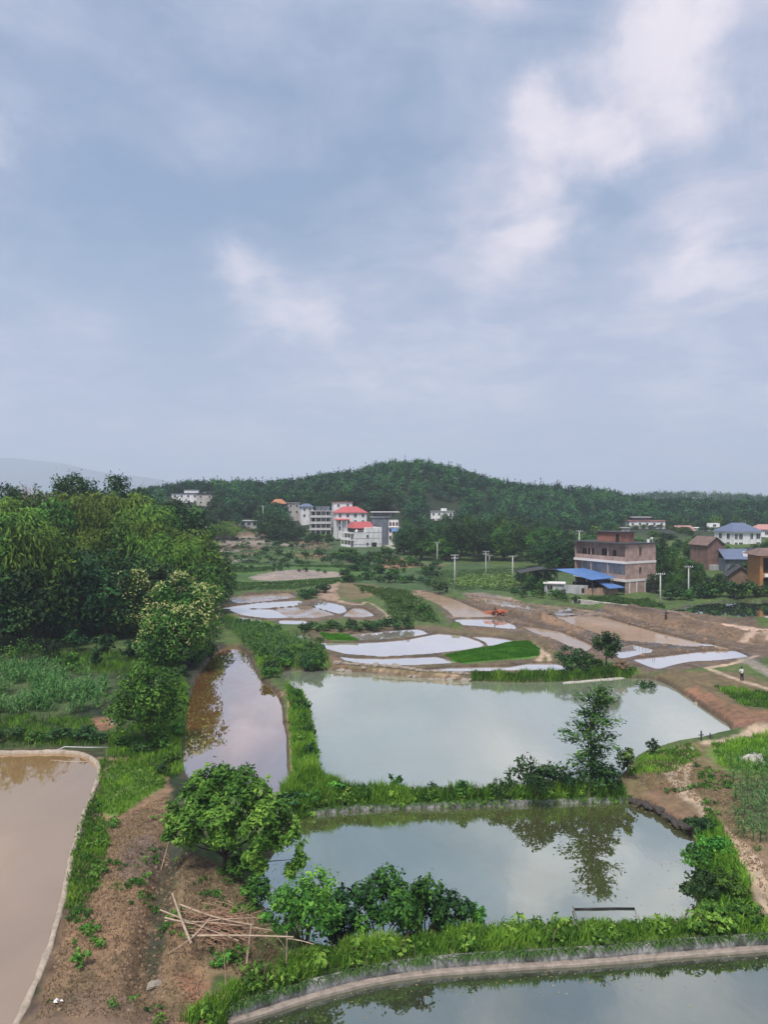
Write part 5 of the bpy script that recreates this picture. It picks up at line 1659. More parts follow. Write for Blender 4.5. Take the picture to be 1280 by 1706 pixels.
# rim round the muddy paddy
pe = dense(smooth_poly(W(E_EDGE, .1), False, 2), .5)
pe = [np.array(p) + np.array((float(fbm(np.array([p[0] * .5]), np.array([p[1] * .5]), 4)[0]), 0)) * .08 for p in pe]
o = sweep(pe, [(-.03, -.4), (.0, .26), (.06, .36), (.26, .38), (.34, .3), (.4, -.2)], jit=.05, seed=6).obj('paddy_kerb', M['kerb'], None, True)
tag(o, 'pale earth and concrete kerb rounding the muddy paddy at left', 'kerb')
# far shore: pale slabs and stones along the large pond
pf = dense(smooth_poly(W([(940, 1139), (990, 1135), (1035, 1131), (1050, 1129)], -.2), False, 1), .8)
o = sweep(pf, [(-.05, -.7), (.0, -.12), (.3, -.06), (.35, -.6)], jit=.04, seed=8).obj('pond_kerb', M['pale_stone'])
tag(o, 'pale concrete edge on the far right shore of the large pond', 'kerb')
rk = random.Random(12)
stone_me = [MB().blob((0, 0, 0), (1, .8, .6), 9, 6, .18, 0, s).mesh('stone', M['stone'], False) for s in range(4)]
dstone_me = [MB().blob((0, 0, 0), (1, .8, .6), 8, 5, .2, 0, s + 9).mesh('stone', M['dark_stone'], False) for s in range(4)]


def stone(px, py, s, label, group=None, mes=stone_me, zoff=.0, z=None):
    x, y, zz = G(px, py)
    o = link(bpy.data.objects.new('stone', rk.choice(mes)))
    o.location = (x, y, (zz if z is None else z) + s * .25 + zoff); o.scale = (s * rk.uniform(.8, 1.3), s, s * rk.uniform(.7, 1.1)); o.rotation_euler = (0, 0, rk.uniform(0, 6.28))
    return tag(o, label, 'stone', group)


for i in range(46):
    t = i / 45
    px = 560 + 230 * t
    stone(px + rk.uniform(-2, 2), 1115 + 17.5 * t + rk.uniform(-3, 2), rk.uniform(.25, .6), 'pale brown stone in the rough row behind the large pond', 'stones along the far pond edge')
for i in range(26):
    t = i / 25
    px, py = np.interp(t, [0, .3, .65, 1], [1050, 1078, 1125, 1152]), np.interp(t, [0, .3, .65, 1], [1336, 1345, 1376, 1386])
    stone(px + rk.uniform(-2, 3), py + rk.uniform(-4, 2), rk.uniform(.24, .45), 'dark stone lining the right corner of the small green pond', 'dark stones at the small pond corner', dstone_me, z=-.6)
for px, py, s, lb in [(257, 1643, .45, 'rounded brown stone at the end of the ditch'), (1120, 1292, .3, 'small pale stone at the fork of the dirt path'), (1155, 1249, .4, 'flat pale stone beside the path above the large pond'), (1160, 1172, .5, 'broken red stone on the brown slope of the large pond')]:
    stone(px, py, s * .75, lb)
x, y, z = G(1257, 1270)
o = MB().blob((0, 0, .15), (.9, .7, .5), 11, 7, .34, 0, 44).obj('boulder', M['pale_stone'], None, True); o.location = (x, y, z)
tag(o, 'pale whitish boulder in the green at the top of the right corn field', 'boulder')


fv = []; fq = []; ft = []
_rf = np.random.default_rng(61)
for nm, p, wz, bw, kind in WPOLY:
    n_ = {'pondA': 260, 'pondB': 300, 'mudE': 260, 'brown': 160, 'pondC': 260}.get(kind, 0)
    if not n_ or nm == 'fish_pond' and kind == 'pondG': continue
    lo, hi = p.min(0), p.max(0); hi = np.minimum(hi, 110); lo = np.maximum(lo, (-40, 30))
    q = _rf.uniform(lo, hi, (n_ * 12, 2)); d = sd_poly(q[:, 0], q[:, 1], p, .1)
    w_ = np.exp(d / .8) + .012
    q = q[(d < -.12) & (_rf.uniform(0, 1, len(q)) < w_)][:n_]
    V, Fq_, t = leaves(_rf, np.column_stack([q, np.full(len(q), wz + .012)]), np.tile((0, 0, 1.), (len(q), 1)) + _rf.normal(size=(len(q), 3)) * .02, .12, .6, None, fold=0)
    fq.append(Fq_ + sum(len(v) for v in fv)); fv.append(V); ft.append(t)
o = link(bpy.data.objects.new('debris', raw_mesh('debris', np.concatenate(fv), np.concatenate(fq), [M['drygrass']], attrs={'tint': ('FLOAT', np.concatenate(ft))})))
tag(o, 'dead leaves and scum floating along the edges of the ponds', None, None, 'stuff')


# bamboo poles heaped over the ditch
def pole3(p0, z0, p1, z1, r, label, name='bamboo_pole', m_=None, group='bamboo poles heaped over the ditch'):
    a = P(*p0, z0); b = P(*p1, z1)
    A3, B3 = Vector((a[0], a[1], z0)), Vector((b[0], b[1], z1))
    mb = MB(); L = (B3 - A3).length
    k = max(4, int(L / .35)); pts = []; rad = []
    bend = Vector((rk.uniform(-.04, .04), rk.uniform(-.04, .04), rk.uniform(-.05, .03))) * L
    for i in range(k + 1):
        t = i / k
        c = A3.lerp(B3, t) + bend * math.sin(t * math.pi) * .5
        tt = r * (1 - .35 * t)
        pts += [c - (B3 - A3) / L * .03, c, c + (B3 - A3) / L * .03]; rad += [tt, tt * 1.18, tt]
    mb.tube(pts, rad, 7)
    root_loc = A3
    mb.v = [tuple(Vector(v) - root_loc) for v in mb.v]
    o = mb.obj(name, m_ or M['bamboo'], None, True); o.location = root_loc
    return tag(o, label, 'pole', group)


pole3((318, 1571), 1.15, (287, 1489), 1.9, .075, 'thick pale bamboo pole leaning steeply at the left end of the heap')
pole3((300, 1507), 1.1, (421, 1541), 1.35, .05, 'long pale bamboo pole sloping across the top of the heap to the post')
pole3((321, 1559), 1.2, (488, 1561), 1.4, .055, 'long pale bamboo pole lying level along the front of the heap')
pole3((275, 1529), .95, (322, 1539), 1.15, .05, 'short pale bamboo pole end poking out left of the heap')
pole3((317, 1566), 1.25, (350, 1530), 1.5, .045, 'short bamboo pole crossing the thick leaning one like a V')
pole3((267, 1516), .7, (397, 1567), 1.1, .04, 'brown bamboo pole slanting under the pile')
pole3((275, 1534), .8, (453, 1550), 1.15, .035, 'thin bamboo pole running the length of the heap')
pole3((346, 1534), 1.05, (425, 1529), 1.2, .03, 'thin pale bamboo cane behind the heap')
pole3((481, 1564), 1.2, (522, 1573), 1.1, .03, 'thin bamboo cane pointing right past the last post')
pole3((321, 1561), 1.15, (279, 1589), .35, .03, 'thin bamboo cane slanting down to the left under the heap')
pole3((411, 1604), -.1, (419, 1540), 1.45, .05, 'upright bamboo post holding up the middle of the heap')
pole3((477, 1604), -.1, (478, 1553), 1.4, .045, 'upright bamboo post at the right end of the heap')
pole3((268, 1448), .3, (283, 1392), 1.7, .03, 'thin leaning cane standing in the ditch above the heap', group=None)
pole3((376, 1640), .2, (371, 1570), 1.6, .02, 'dark thin stick standing below the heap', m_=M['twig'], group=None)
# dead brush under the poles
mb = MB()
for i in range(260):
    px, py = rk.gauss(352, 28), rk.gauss(1540, 11)
    a = P(px, py, rk.uniform(.35, 1.0)); z0 = rk.uniform(.35, 1.05)
    ang = rk.choice([rk.gauss(-.5, .35), rk.gauss(.9, .4)]); L = rk.uniform(.5, 1.7)
    mb.tube([(a[0], a[1], z0), (a[0] + math.cos(ang) * L * .5, a[1] + math.sin(ang) * L * .5, z0 + rk.uniform(-.1, .15)), (a[0] + math.cos(ang) * L, a[1] + math.sin(ang) * L, z0 + rk.uniform(-.2, .2))], [.022, .018, .008], 4, cap=False)
o = mb.obj('brush', M['twig'])
tag(o, 'dead brown twigs piled under the bamboo poles', None, None, 'stuff')

# black pipe floating in the small pond on a thin stick
a = P(957, 1515, -.83); b = P(1058, 1514, -.83)
root = empty('floating_pipe', (a[0], a[1], -.83))
tag(root, 'black floating pipe with a stick arm beside the near grass bank', 'pipe')
d = Vector((b[0] - a[0], b[1] - a[1], 0))
MB().tube([(0, 0, 0), tuple(d * .35 + Vector((0, 0, .01))), tuple(d * .7 + Vector((0, .03, 0))), tuple(d)], .07, 8).obj('pipe', M['pipe'], root, True)
c = P(970, 1545, -.1)
MB().tube([(-.05, .1, .12), (c[0] - a[0], c[1] - a[1], .5)], .035, 6).obj('stick', M['stakes'], root)
c = P(1074, 1540, .0)
MB().tube([tuple(d), (c[0] - a[0], c[1] - a[1], .6)], .012, 5).obj('cord', M['stakes'], root)
# pale pipe lying by the weedy strip
a = P(108, 1244, .75); b = P(179, 1245, .75)
o = MB().tube([(a[0] - 1.0, a[1] - .6, .45), (a[0], a[1], .75), ((a[0] + b[0]) / 2, (a[1] + b[1]) / 2, .72), (b[0], b[1], .75)], .035, 7).obj('pipe', M['metal'], None, True)
tag(o, 'pale thin pipe lying across the weeds above the muddy paddy', 'pipe')
# litter
x, y, z = G(97, 1672)
mb = MB()
for i in range(5):
    c = Vector((rk.uniform(-.16, .16), rk.uniform(-.12, .12), .04)); s = .08
    mb.add([c + Vector((-s, -s * .6, rk.uniform(0, .1))), c + Vector((s, -s * .5, rk.uniform(0, .1))), c + Vector((s * .8, s * .7, rk.uniform(0, .15))), c + Vector((-s * .7, s * .6, rk.uniform(0, .1))), c + Vector((0, 0, .14))], [(0, 1, 4), (1, 2, 4), (2, 3, 4), (3, 0, 4)])
o = mb.obj('litter', M['plastic']); o.location = (x, y, z); tag(o, 'crumpled white plastic litter on the bare bank by the muddy paddy', 'litter')
x, y, z = G(187, 1208)
mb = MB(); mb.tube([(0, 0, 0), (0, 0, .42)], [.16, .2], 12); mb.tube([(-.2, 0, .4), (0, 0, .62), (.2, 0, .4)], .012, 5)
o = mb.obj('bucket', M['plastic'], None, True); o.location = (x, y, z); tag(o, 'small white bucket on red earth beside the round dark tree', 'bucket')
# stakes at the pond edge
for px, py, h, lb in [(1169, 1234, .9, 'dark short stake at the edge of the large pond'), (1184, 1231, .5, 'low grey stake right of the dark stake by the large pond')]:
    x, y, z = G(px, py)
    mb = MB(); mb.tube([(0, 0, -.2), (.02, 0, h * .6), (0, 0, h)], [.09, .08, .06], 6); mb.tube([(-.22, 0, h * .55), (.24, 0, h * .6)], .05, 6)
    o = mb.obj('stake', M['dark_metal']); o.location = (x, y, z); tag(o, lb, 'stake')
sk = random.Random(77)
for i in range(7):
    x, y, z = G(1060 + i * 5.5, 1088 - sk.uniform(0, 4))
    mb = MB(); mb.tube([(0, 0, -.3), (sk.uniform(-.15, .15), 0, .5), (sk.uniform(-.4, .4), 0, sk.uniform(.7, 1.2))], [.06, .05, .03], 5)
    o = mb.obj('stake', M['stakes']); o.location = (x, y, z); tag(o, 'crooked grey stake standing in the shallow muddy water', 'stake', 'stakes in the shallow water')


# ------------------------------------------------------------------ people
def skin_part(name, verts, edges, radii, m_, parent, root_i=0):
    me = bpy.data.meshes.new(name)
    me.from_pydata(verts, edges, [])
    me.materials.append(m_)
    o = link(bpy.data.objects.new(name, me), parent)
    o.modifiers.new('skin', 'SKIN')
    for i, r_ in enumerate(radii):
        me.skin_vertices[0].data[i].radius = (r_, r_) if not hasattr(r_, '__len__') else r_
    me.skin_vertices[0].data[root_i].use_root = True
    s = o.modifiers.new('sub', 'SUBSURF'); s.levels = 1; s.render_levels = 2
    return o


def person(px, py, rz, top_m, bot_m, label, hat=False, stoop=0.0):
    x, y, z = G(px, py)
    root = empty('person', (x, y, z), rz); tag(root, label, 'person')
    # pelvis, spine, chest, neck, head, arms, legs
    s = stoop
    v = [(0, 0, .92), (0, -.06 * s, 1.15), (0, -.2 * s, 1.36), (0, -.28 * s, 1.47), (0, -.34 * s, 1.6), (0, -.34 * s, 1.68),
         (.19, -.2 * s, 1.38), (.26, -.12 - .2 * s, 1.12), (.22, -.25 - .2 * s, .92), (-.19, -.2 * s, 1.38), (-.26, -.1 - .2 * s, 1.12), (-.24, -.2 - .2 * s, .9),
         (.1, 0, .86), (.12, -.05, .48), (.13, 0, .07), (.14, -.14, .03), (-.1, 0, .86), (-.12, .03, .48), (-.13, .1, .07), (-.14, -.04, .03)]
    e = [(0, 1), (1, 2), (2, 3), (3, 4), (4, 5), (2, 6), (6, 7), (7, 8), (2, 9), (9, 10), (10, 11), (0, 12), (12, 13), (13, 14), (14, 15), (0, 16), (16, 17), (17, 18), (18, 19)]
    r_ = [.13, .12, .13, .055, .1, .085, .055, .042, .035, .055, .042, .035, .085, .06, .045, .035, .085, .06, .045, .035]
    skin_part('body', v, e, r_, M['skin'], root)
    sv = [v[0], v[1], v[2], v[6], v[7], v[9], v[10], (0, -.24 * s, 1.43)]
    skin_part('shirt', sv, [(0, 1), (1, 2), (2, 3), (3, 4), (2, 5), (5, 6), (2, 7)], [(.17, .14), (.16, .14), (.17, .14), .085, .07, .085, .07, .09], top_m, root)
    tv = [v[0], v[12], v[13], (v[14][0], v[14][1], .14), v[16], v[17], (v[18][0], v[18][1], .14)]
    skin_part('trousers', tv, [(0, 1), (1, 2), (2, 3), (0, 4), (4, 5), (5, 6)], [.15, .11, .085, .075, .11, .085, .075], bot_m, root)
    MB().blob((0, .02 - .34 * s, 1.68), (.105, .115, .095), 10, 6, .02).obj('hair', M['hair'], root, True)
    return root


person(1237, 1135, R(200), M['shirt'], M['trousers'], 'person in a white shirt and dark trousers walking on the grass path', stoop=.25)
person(1110, 1033, R(120), M['coat'], M['coat'], 'person in dark clothing stooping on the brown embankment', stoop=.6)

# ------------------------------------------------------------------ orange field machine in the mud
x, y, z = G(831, 1025)
root = empty('field_tractor', (x, y, z + .05), R(8)); tag(root, 'orange tractor with a tilling frame stuck in the brown paddy mud', 'tractor')
MB().hull([(-.9, -.45, .45), (.9, -.45, .45), (.9, .45, .45), (-.9, .45, .45)], [(-.8, -.4, .95), (.85, -.4, 1.05), (.85, .4, 1.05), (-.8, .4, .95)]).obj('body', M['machine'], root)
MB().hull([(.85, -.38, .55), (1.7, -.3, .5), (1.7, .3, .5), (.85, .38, .55)], [(.85, -.36, 1.0), (1.65, -.26, .85), (1.65, .26, .85), (.85, .36, 1.0)]).obj('bonnet', M['machine'], root)
for sx in (-.65, .6):
    for sy in (-.62, .62):
        r_ = .5 if sx < 0 else .38
        w = MB(); w.tube([(sx, sy - .14, r_ - .1), (sx, sy + .14, r_ - .1)], r_, 14); wo = w.obj('wheel', M['tyre'], root)
        MB().tube([(sx, sy - .16, r_ - .1), (sx, sy + .16, r_ - .1)], r_ * .45, 10).obj('rim', M['machine'], wo)
mb = MB(); mb.box(-.75, -.3, -.25, .25, .97, 1.08); mb.box(-.8, -.7, -.25, .25, 1.08, 1.5); mb.obj('seat', M['hole'], root)
MB().tube([(.2, 0, 1.0), (.0, 0, 1.35)], .025, 6).obj('steering_column', M['dark_metal'], root)
mb = MB()
for yy in (-.55, .55):
    mb.tube([(-.9, yy * .5, .6), (-1.6, yy, .8), (-2.6, yy, .55)], .06, 6)
for xx in (-1.6, -2.1, -2.6):
    mb.tube([(xx, -.9, .65 - (xx + 1.6) * .1 - .1), (xx, .9, .65 - (xx + 1.6) * .1 - .1)], .06, 6)
    for k in range(5):
        mb.tube([(xx, -.8 + .4 * k, .6), (xx - .2, -.8 + .4 * k, .15)], .035, 5)
mb.obj('tilling_frame', M['machine'], root)


# ------------------------------------------------------------------ utility poles
POLES = []


def upole(px, base, top, label, arms=1, D=None, rz=0, thick=1.0):
    if D is None:
        x, y, z = G(px, base)
    else:
        x, y = PD(px, D), D; z = gz(x, y)
    h = ZD(top, y) - z
    root = empty('utility_pole', (x, y, z), rz); tag(root, label, 'utility pole')
    MB().tube([(0, 0, -.5), (0, 0, h * .5), (0, 0, h)], [.17 * thick, .145 * thick, .11 * thick], 9).obj('pole', M['pole'], root, True)
    for k in range(arms):
        zz = h - .25 - k * .75; w = .95 - .15 * k
        MB().box(-w, w, -.16, -.08, zz - .045, zz + .045).obj('crossarm', M['grey'], root)
        ins = MB()
        for xx in (-w * .9, -w * .4, w * .4, w * .9):
            ins.tube([(xx, -.11, zz + .06), (xx, -.11, zz + .16), (xx, -.11, zz + .3)], [.05, .08, .04], 6)
        ins.obj('insulator', M['plastic'], root)
    POLES.append(root)
    return root


upole(729, 945, 903, 'thin pole with a plain short crossarm before the dark wood, leftmost on the green field', 1, D=255)
upole(758, 981, 924, 'tall pale pole with two crossarms beside the brown track', 2)
upole(810, 963, 918, 'pale pole with a double crossarm in the middle of the green field', 2)
upole(816, 957, 925, 'short pole just behind the double crossarm pole', 1, D=262)
upole(855, 955, 926, 'low pole with a wide crossarm near the shed trees', 1, D=215, thick=1.2)
upole(1101, 1008, 955, 'pale pole with a crossarm and lamp in front of the brick house, nearer the pond', 1)
upole(1148, 1000, 943, 'slim pole with a single top crossarm before the village trees', 1)
upole(966, 905, 884, 'white pole rising left of the brick house roof', 1, D=215)
upole(663, 905, 880, 'pole beside the blue shed of the far houses', 1, D=335)
upole(438, 880, 843, 'white pole among the dark trees left of the far houses', 1, D=372)
upole(343, 880, 872, 'small pole at the edge of the far terraces', 1, D=320)

def cable(a, b, sag, label):
    pa_, pb_ = Vector(a), Vector(b)
    pts = [tuple(pa_.lerp(pb_, t / 14) - pa_ - Vector((0, 0, sag * 4 * (t / 14) * (1 - t / 14)))) for t in range(15)]
    o = MB().tube(pts, .03, 4).obj('power_cable', M['dark_metal']); o.location = pa_
    return tag(o, label, 'cable')


def ptop(i):
    o = POLES[i]; zz = max(c.bound_box[1][2] for c in o.children if c.name.startswith('pole'))
    return (o.location.x, o.location.y - .11, o.location.z + zz - .05)


cable(ptop(1), ptop(2), 1.0, 'thin cable sagging between the two crossarm poles on the green field')
cable(ptop(2), ptop(4), 1.0, 'thin cable sagging from the double crossarm pole to the low pole')
cable(ptop(5), ptop(6), .9, 'thin cable sagging between the poles in front of the village')
cable(ptop(0), ptop(1), 1.0, 'thin cable from the leftmost field pole to the tall pole')

# ------------------------------------------------------------------ houses


def window(parent, x, z, w, h, y=0.0, axis='front', frame='white_trim', pane='glass', name='window'):
    """window standing a little proud of a facade at local y (front) or x (side)"""
    mb = MB()
    f = .09

    def bx(a0, a1, z0, z1, d0, d1, mi):
        if axis == 'front':
            mb.box(a0, a1, y - d1, y - d0, z0, z1, mi)
        elif axis == 'left':
            mb.box(y - d1, y - d0, a0, a1, z0, z1, mi)
        else:
            mb.box(y + d0, y + d1, a0, a1, z0, z1, mi)
    bx(x - w / 2, x + w / 2, z, z + h, .002, .03, 1)
    bx(x - w / 2 - f, x + w / 2 + f, z - f, z, .002, .09, 0)
    bx(x - w / 2 - f, x + w / 2 + f, z + h, z + h + f, .002, .07, 0)
    bx(x - w / 2 - f, x - w / 2, z, z + h, .002, .07, 0); bx(x + w / 2, x + w / 2 + f, z, z + h, .002, .07, 0)
    if w > .7:
        bx(x - .03, x + .03, z, z + h, .03, .06, 0)
    return mb.obj(name, [M[frame], M[pane]], parent)


def door(parent, x, z, w, h, y=0.0, mat_='hole'):
    mb = MB(); mb.box(x - w / 2, x + w / 2, y - .05, y - .004, z, z + h)
    return mb.obj('door', M[mat_], parent)


def hip_roof(parent, w, d, z, rise, over, m_, ridge=.4):
    x0, x1, y0, y1 = -over, w + over, -over, d + over
    mb = MB()
    r0, r1 = (x0 + x1) / 2 - (x1 - x0) * ridge / 2, (x0 + x1) / 2 + (x1 - x0) * ridge / 2
    ym = (y0 + y1) / 2
    v = [(x0, y0, z), (x1, y0, z), (x1, y1, z), (x0, y1, z), (r0, ym, z + rise), (r1, ym, z + rise), (x0, y0, z - .18), (x1, y0, z - .18), (x1, y1, z - .18), (x0, y1, z - .18)]
    mb.add(v, [(0, 1, 5, 4), (1, 2, 5), (2, 3, 4, 5), (3, 0, 4), (6, 7, 1, 0), (7, 8, 2, 1), (8, 9, 3, 2), (9, 6, 0, 3), (9, 8, 7, 6)])
    return mb.obj('roof', M[m_], parent)


def gable_roof(parent, w, d, z, rise, over, m_, ridge_axis='y'):
    """two sloping sheets; gable end shows at the front when the ridge runs along y"""
    mb = MB(); t = .14
    if ridge_axis == 'y':
        xm = w / 2
        k = rise / (w / 2)
        for s in (-1, 1):
            xe = xm + s * (w / 2 + over); ze = z - k * over
            mb.hull([(xm, -over, z + rise), (xe, -over, ze), (xe, d + over, ze), (xm, d + over, z + rise)], [(xm, -over, z + rise + t), (xe, -over, ze + t), (xe, d + over, ze + t), (xm, d + over, z + rise + t)])
    else:
        ym = d / 2; k = rise / (d / 2)
        for s in (-1, 1):
            ye = ym + s * (d / 2 + over); ze = z - k * over
            mb.hull([(-over, ym, z + rise), (-over, ye, ze), (w + over, ye, ze), (w + over, ym, z + rise)], [(-over, ym, z + rise + t), (-over, ye, ze + t), (w + over, ye, ze + t), (w + over, ym, z + rise + t)])
    return mb.obj('roof', M[m_], parent)


def gable_wall(parent, w, d, h, rise, m_, axis='y'):
    mb = MB()
    if axis == 'y':
        ring = [(0, 0), (w, 0), (w, h), (w / 2, h + rise), (0, h)]
        mb.hull([(a, 0, b) for a, b in ring], [(a, d, b) for a, b in ring])
    else:
        ring = [(0, 0), (d, 0), (d, h), (d / 2, h + rise), (0, h)]
        mb.hull([(0, a, b) for a, b in ring], [(w, a, b) for a, b in ring])
    mb.v = [(a, b, c - (3 if c < .01 else 0)) for a, b, c in mb.v]
    return mb.obj('wall', M[m_], parent)


def house(px0, px1, D, top, rz, d, label, wall='white', floors=3, cols=4, left_cols=0, right_cols=0, base=None, name='house', win=(1.1, 1.3), parapet=True, roof=None, rise=2, bands=None, roof_mat='dark_roof', pane='glass'):
    """block house between two pixel columns at distance D; local x along the facade"""
    c, s = math.cos(rz), math.sin(rz)
    app = (px1 - px0) / F * D
    w = max((app - abs(s) * d) / max(c, .3), 4.0)
    xl = PD(px0, D)
    # facade's left front corner
    ox = xl + (d * s if s > 0 else 0)
    oy = D
    zt = ZD(top, D)
    zb = base if base is not None else min(gz(ox + w * .5 * c, oy + 3), zt - 2.9 * floors)
    h = zt - zb
    root = empty(name, (ox, oy, zb), rz); tag(root, label, 'house')
    body = MB(); body.box(0, w, 0, d, -4, h); body.obj('wall', M[wall], root)
    fh = 3.1
    for f in range(floors):
        z0 = h - (f + 1) * fh + .9
        if cols:
            for i in range(cols):
                window(root, w * (i + .5) / cols, z0, *win, 0, 'front', pane=pane)
        for i in range(left_cols):
            window(root, d * (i + .5) / left_cols, z0, *win, 0, 'left', pane=pane)
        for i in range(right_cols):
            window(root, d * (i + .5) / right_cols, z0, *win, w, 'right', pane=pane)
    if bands:
        mb = MB()
        for f in range(floors):
            zz = h - f * fh - .15
            mb.box(-.12, w + .12, -.12, d + .12, zz - (.0 if f else .001), zz + .22)
        mb.obj('floor_band', M[bands], root)
    if roof == 'hip':
        hip_roof(root, w, d, h + .02, rise, .6, roof_mat)
    elif roof == 'slab':
        mb = MB(); mb.box(-.5, w + .5, -.5, d + .5, h + .003, h + .28); mb.obj('roof', M[roof_mat], root)
    elif roof == 'gable':
        gable_roof(root, w, d, h, rise, .5, roof_mat, 'x')
    return root, w, h


# far left pair on the ridge
r_, w, h = house(283, 329, 436, 822, R(6), 9, 'white house with a dark flat roof on the ridge, left one of the far pair', floors=2, cols=4, roof='slab')
mb = MB(); mb.box(w * .45, w - .3, 2, 7, h + .28, h + 2.2); mb.obj('roof_room', M['white'], r_); mb = MB(); mb.box(w * .42, w + .2, 1.6, 7.4, h + 2.2, h + 2.5); mb.obj('roof_slab', M['dark_roof'], r_)
house(327, 361, 425, 823, R(-8), 8, 'pale house with a dark roof edge on the ridge, right one of the far pair', 'beige', floors=2, cols=2, right_cols=1, roof='slab')
house(399, 428, 380, 868, R(4), 7, 'low grey building with big openings among dark trees by the far terraces', 'grey', floors=1, cols=3, roof='slab', win=(1.6, 1.6), roof_mat='pole')
# orange-roofed and dull houses behind
house(448, 476, 408, 839, R(10), 8, 'house of which only an orange tiled roof shows above dark trees', 'beige', floors=1, cols=2, roof='hip', rise=2.4, roof_mat='orange')
house(474, 499, 405, 838, R(12), 8, 'dull white flat roofed house left of the blue roofed one', 'beige', floors=2, cols=2, left_cols=1, roof='slab', roof_mat='grey')
house(496, 521, 396, 844, R(14), 8, 'small white house with a blue sheet roof on the slope', 'white', floors=2, cols=2, right_cols=0, roof='hip', rise=1.5, roof_mat='slate')
# unfinished grey frame house
D = 378; px0, px1 = 517, 553
xl = PD(px0, D); w = (px1 - px0) / F * D * .97; zt = ZD(851, D); zb = ZD(890, D) - 3; h = zt - zb
root = empty('unfinished_house', (xl, D, zb), R(8)); tag(root, 'unfinished grey house with open floors and bare pillars left of the tall one', 'house')
MB().box(0, w, 3.2, 9, -2, h - .1).obj('wall', M['grey'], root)
for f in range(4):
    z0 = h - f * 3.1
    MB().box(-.3, w + .3, -.2, 9.2, z0 - .25, z0).obj('floor_slab', M['pole'], root)
    if f < 3:
        MB().box(0, w, -.15, .0, z0 - 3.1, z0 - 2.2).obj('balcony_rail', M['pole'], root)
        for i in range(3):
            MB().box(w * (.12 + .3 * i), w * (.12 + .3 * i) + 1.5, 3.12, 3.196, z0 - 2.8, z0 - .7).obj('opening', M['hole'], root)
for i in range(5):
    MB().box(w * i / 4 - .15 + (.15 if i == 0 else -.15 if i == 4 else 0), w * i / 4 + .15 + (.15 if i == 0 else -.15 if i == 4 else 0), 0, .3, -2, h - .25).obj('pillar', M['pole'], root)
MB().box(w * .3, w * .95, 2, 6, h, h + 2.2).obj('roof_room', M['dgrey'], root)
# tall grey house, red roofed house, dark/white house
r_, w, h = house(551, 587, 385, 837, R(10), 9, 'tall light grey house with a red edged flat roof behind the red roofs', 'white', floors=4, cols=2, left_cols=2, roof='slab', roof_mat='redbrown')
r_, w, h = house(553, 611, 366, 854, R(12), 10, 'white house under a bright red hipped roof, upper of the two', 'white', floors=3, cols=4, left_cols=2, roof='hip', rise=2.9, roof_mat='red', win=(1.2, 1.6))
mb = MB(); mb.hull([(-1, -1.8, h - 3.6), (w * .42, -1.8, h - 3.6), (w * .42, .0, h - 3.2), (-1, .0, h - 3.2)], [(-1, -1.8, h - 3.4), (w * .42, -1.8, h - 3.4), (w * .42, .0, h - 2.9), (-1, .0, h - 2.9)]); mb.obj('porch_roof', M['red'], r_)
for i in range(3):
    MB().box(-.6 + w * .18 * i, -.25 + w * .18 * i, -1.6, -1.3, -2, h - 3.5).obj('porch_pillar', M['white_trim'], r_)
r_, w, h = house(618, 648, 352, 862, R(4), 9, 'dark grey sided house with raised white roof canopy and a white wing', 'dgrey', floors=3, cols=0, roof='slab', roof_mat='grey')
mb = MB(); mb.box(-.5, w + 5, -.3, 8, h + 2.3, h + 2.6); mb.obj('roof_canopy', M['white_trim'], r_)
mb = MB(); mb.box(.2, w + 3, 2, 7, h + .28, h + 2.2); mb.obj('roof_room', M['dgrey'], r_)
w2 = 16 / F * 352
MB().box(w + .01, w + w2, -.4, 8, -4, h - 1.2).obj('wing', M['white'], r_)
for f in range(3):
    for i in range(3):
        window(r_, w + w2 * (i + .5) / 3, h - 3.8 - 3.1 * f, .8, 1.5, -.4, 'front', 'redbrown')
MB().box(w - .2, w + w2 + .9, -1.2, -.41, h - 4.6, h - 4.35).obj('balcony', M['white_trim'], r_)
# front white house with banded wall, balconies at its left side and a red roof
D = 336; rz = R(25)
root = empty('house', (PD(590, D), D, gz(PD(600, D), D + 4) - .3), rz); tag(root, 'white banded house with red top roof and side balconies, nearest of the far houses', 'house')
zt = ZD(879, D) - root.location.z; w = 13.4; d = 12
mb = MB(); mb.box(0, w, 0, d, -2, zt - 2.2); mb.box(w * .42, w, 0.002, d, zt - 2.2, zt); mb.obj('wall', M['white'], root)
mb = MB()
for f in range(4):
    zz = zt - 2.3 - f * 2.55 + (2.55 if f == 0 else 2.55) - 2.55
    mb.box(-.06, w + .06, -.05, d + .05, zz - .06, zz + .06)
mb.obj('floor_band', M['dgrey'], root)
for x_, z_ in ((w * .48, zt - 4.6), (w * .48, zt - 8.0), (w * .5, zt - 11.4)):
    window(root, x_, z_, 1.0, 1.3, 0)
door(root, w * .72, 0, 2.4, 2.2, 0)
for f in range(3):
    zz = zt - 2.4 - f * 3.1
    MB().box(-1.7, -.003, -.2, d * .95, zz - .2, zz).obj('balcony_slab', M['white_trim'], root)
    if f < 2:
        MB().box(-1.7, -1.55, -.2, d * .95, zz - 3.1, zz - 2.1).obj('balcony_rail', M['white'], root)
        for i in range(3):
            window(root, d * (.2 + .28 * i), zz - 2.6, 1.5, 2.0, 0, 'left')
for i in range(4):
    MB().box(-1.65, -1.45, d * .31 * i - .1 + .1, d * .31 * i + .2, -2, zt - 2.65).obj('balcony_pillar', M['white_trim'], root)
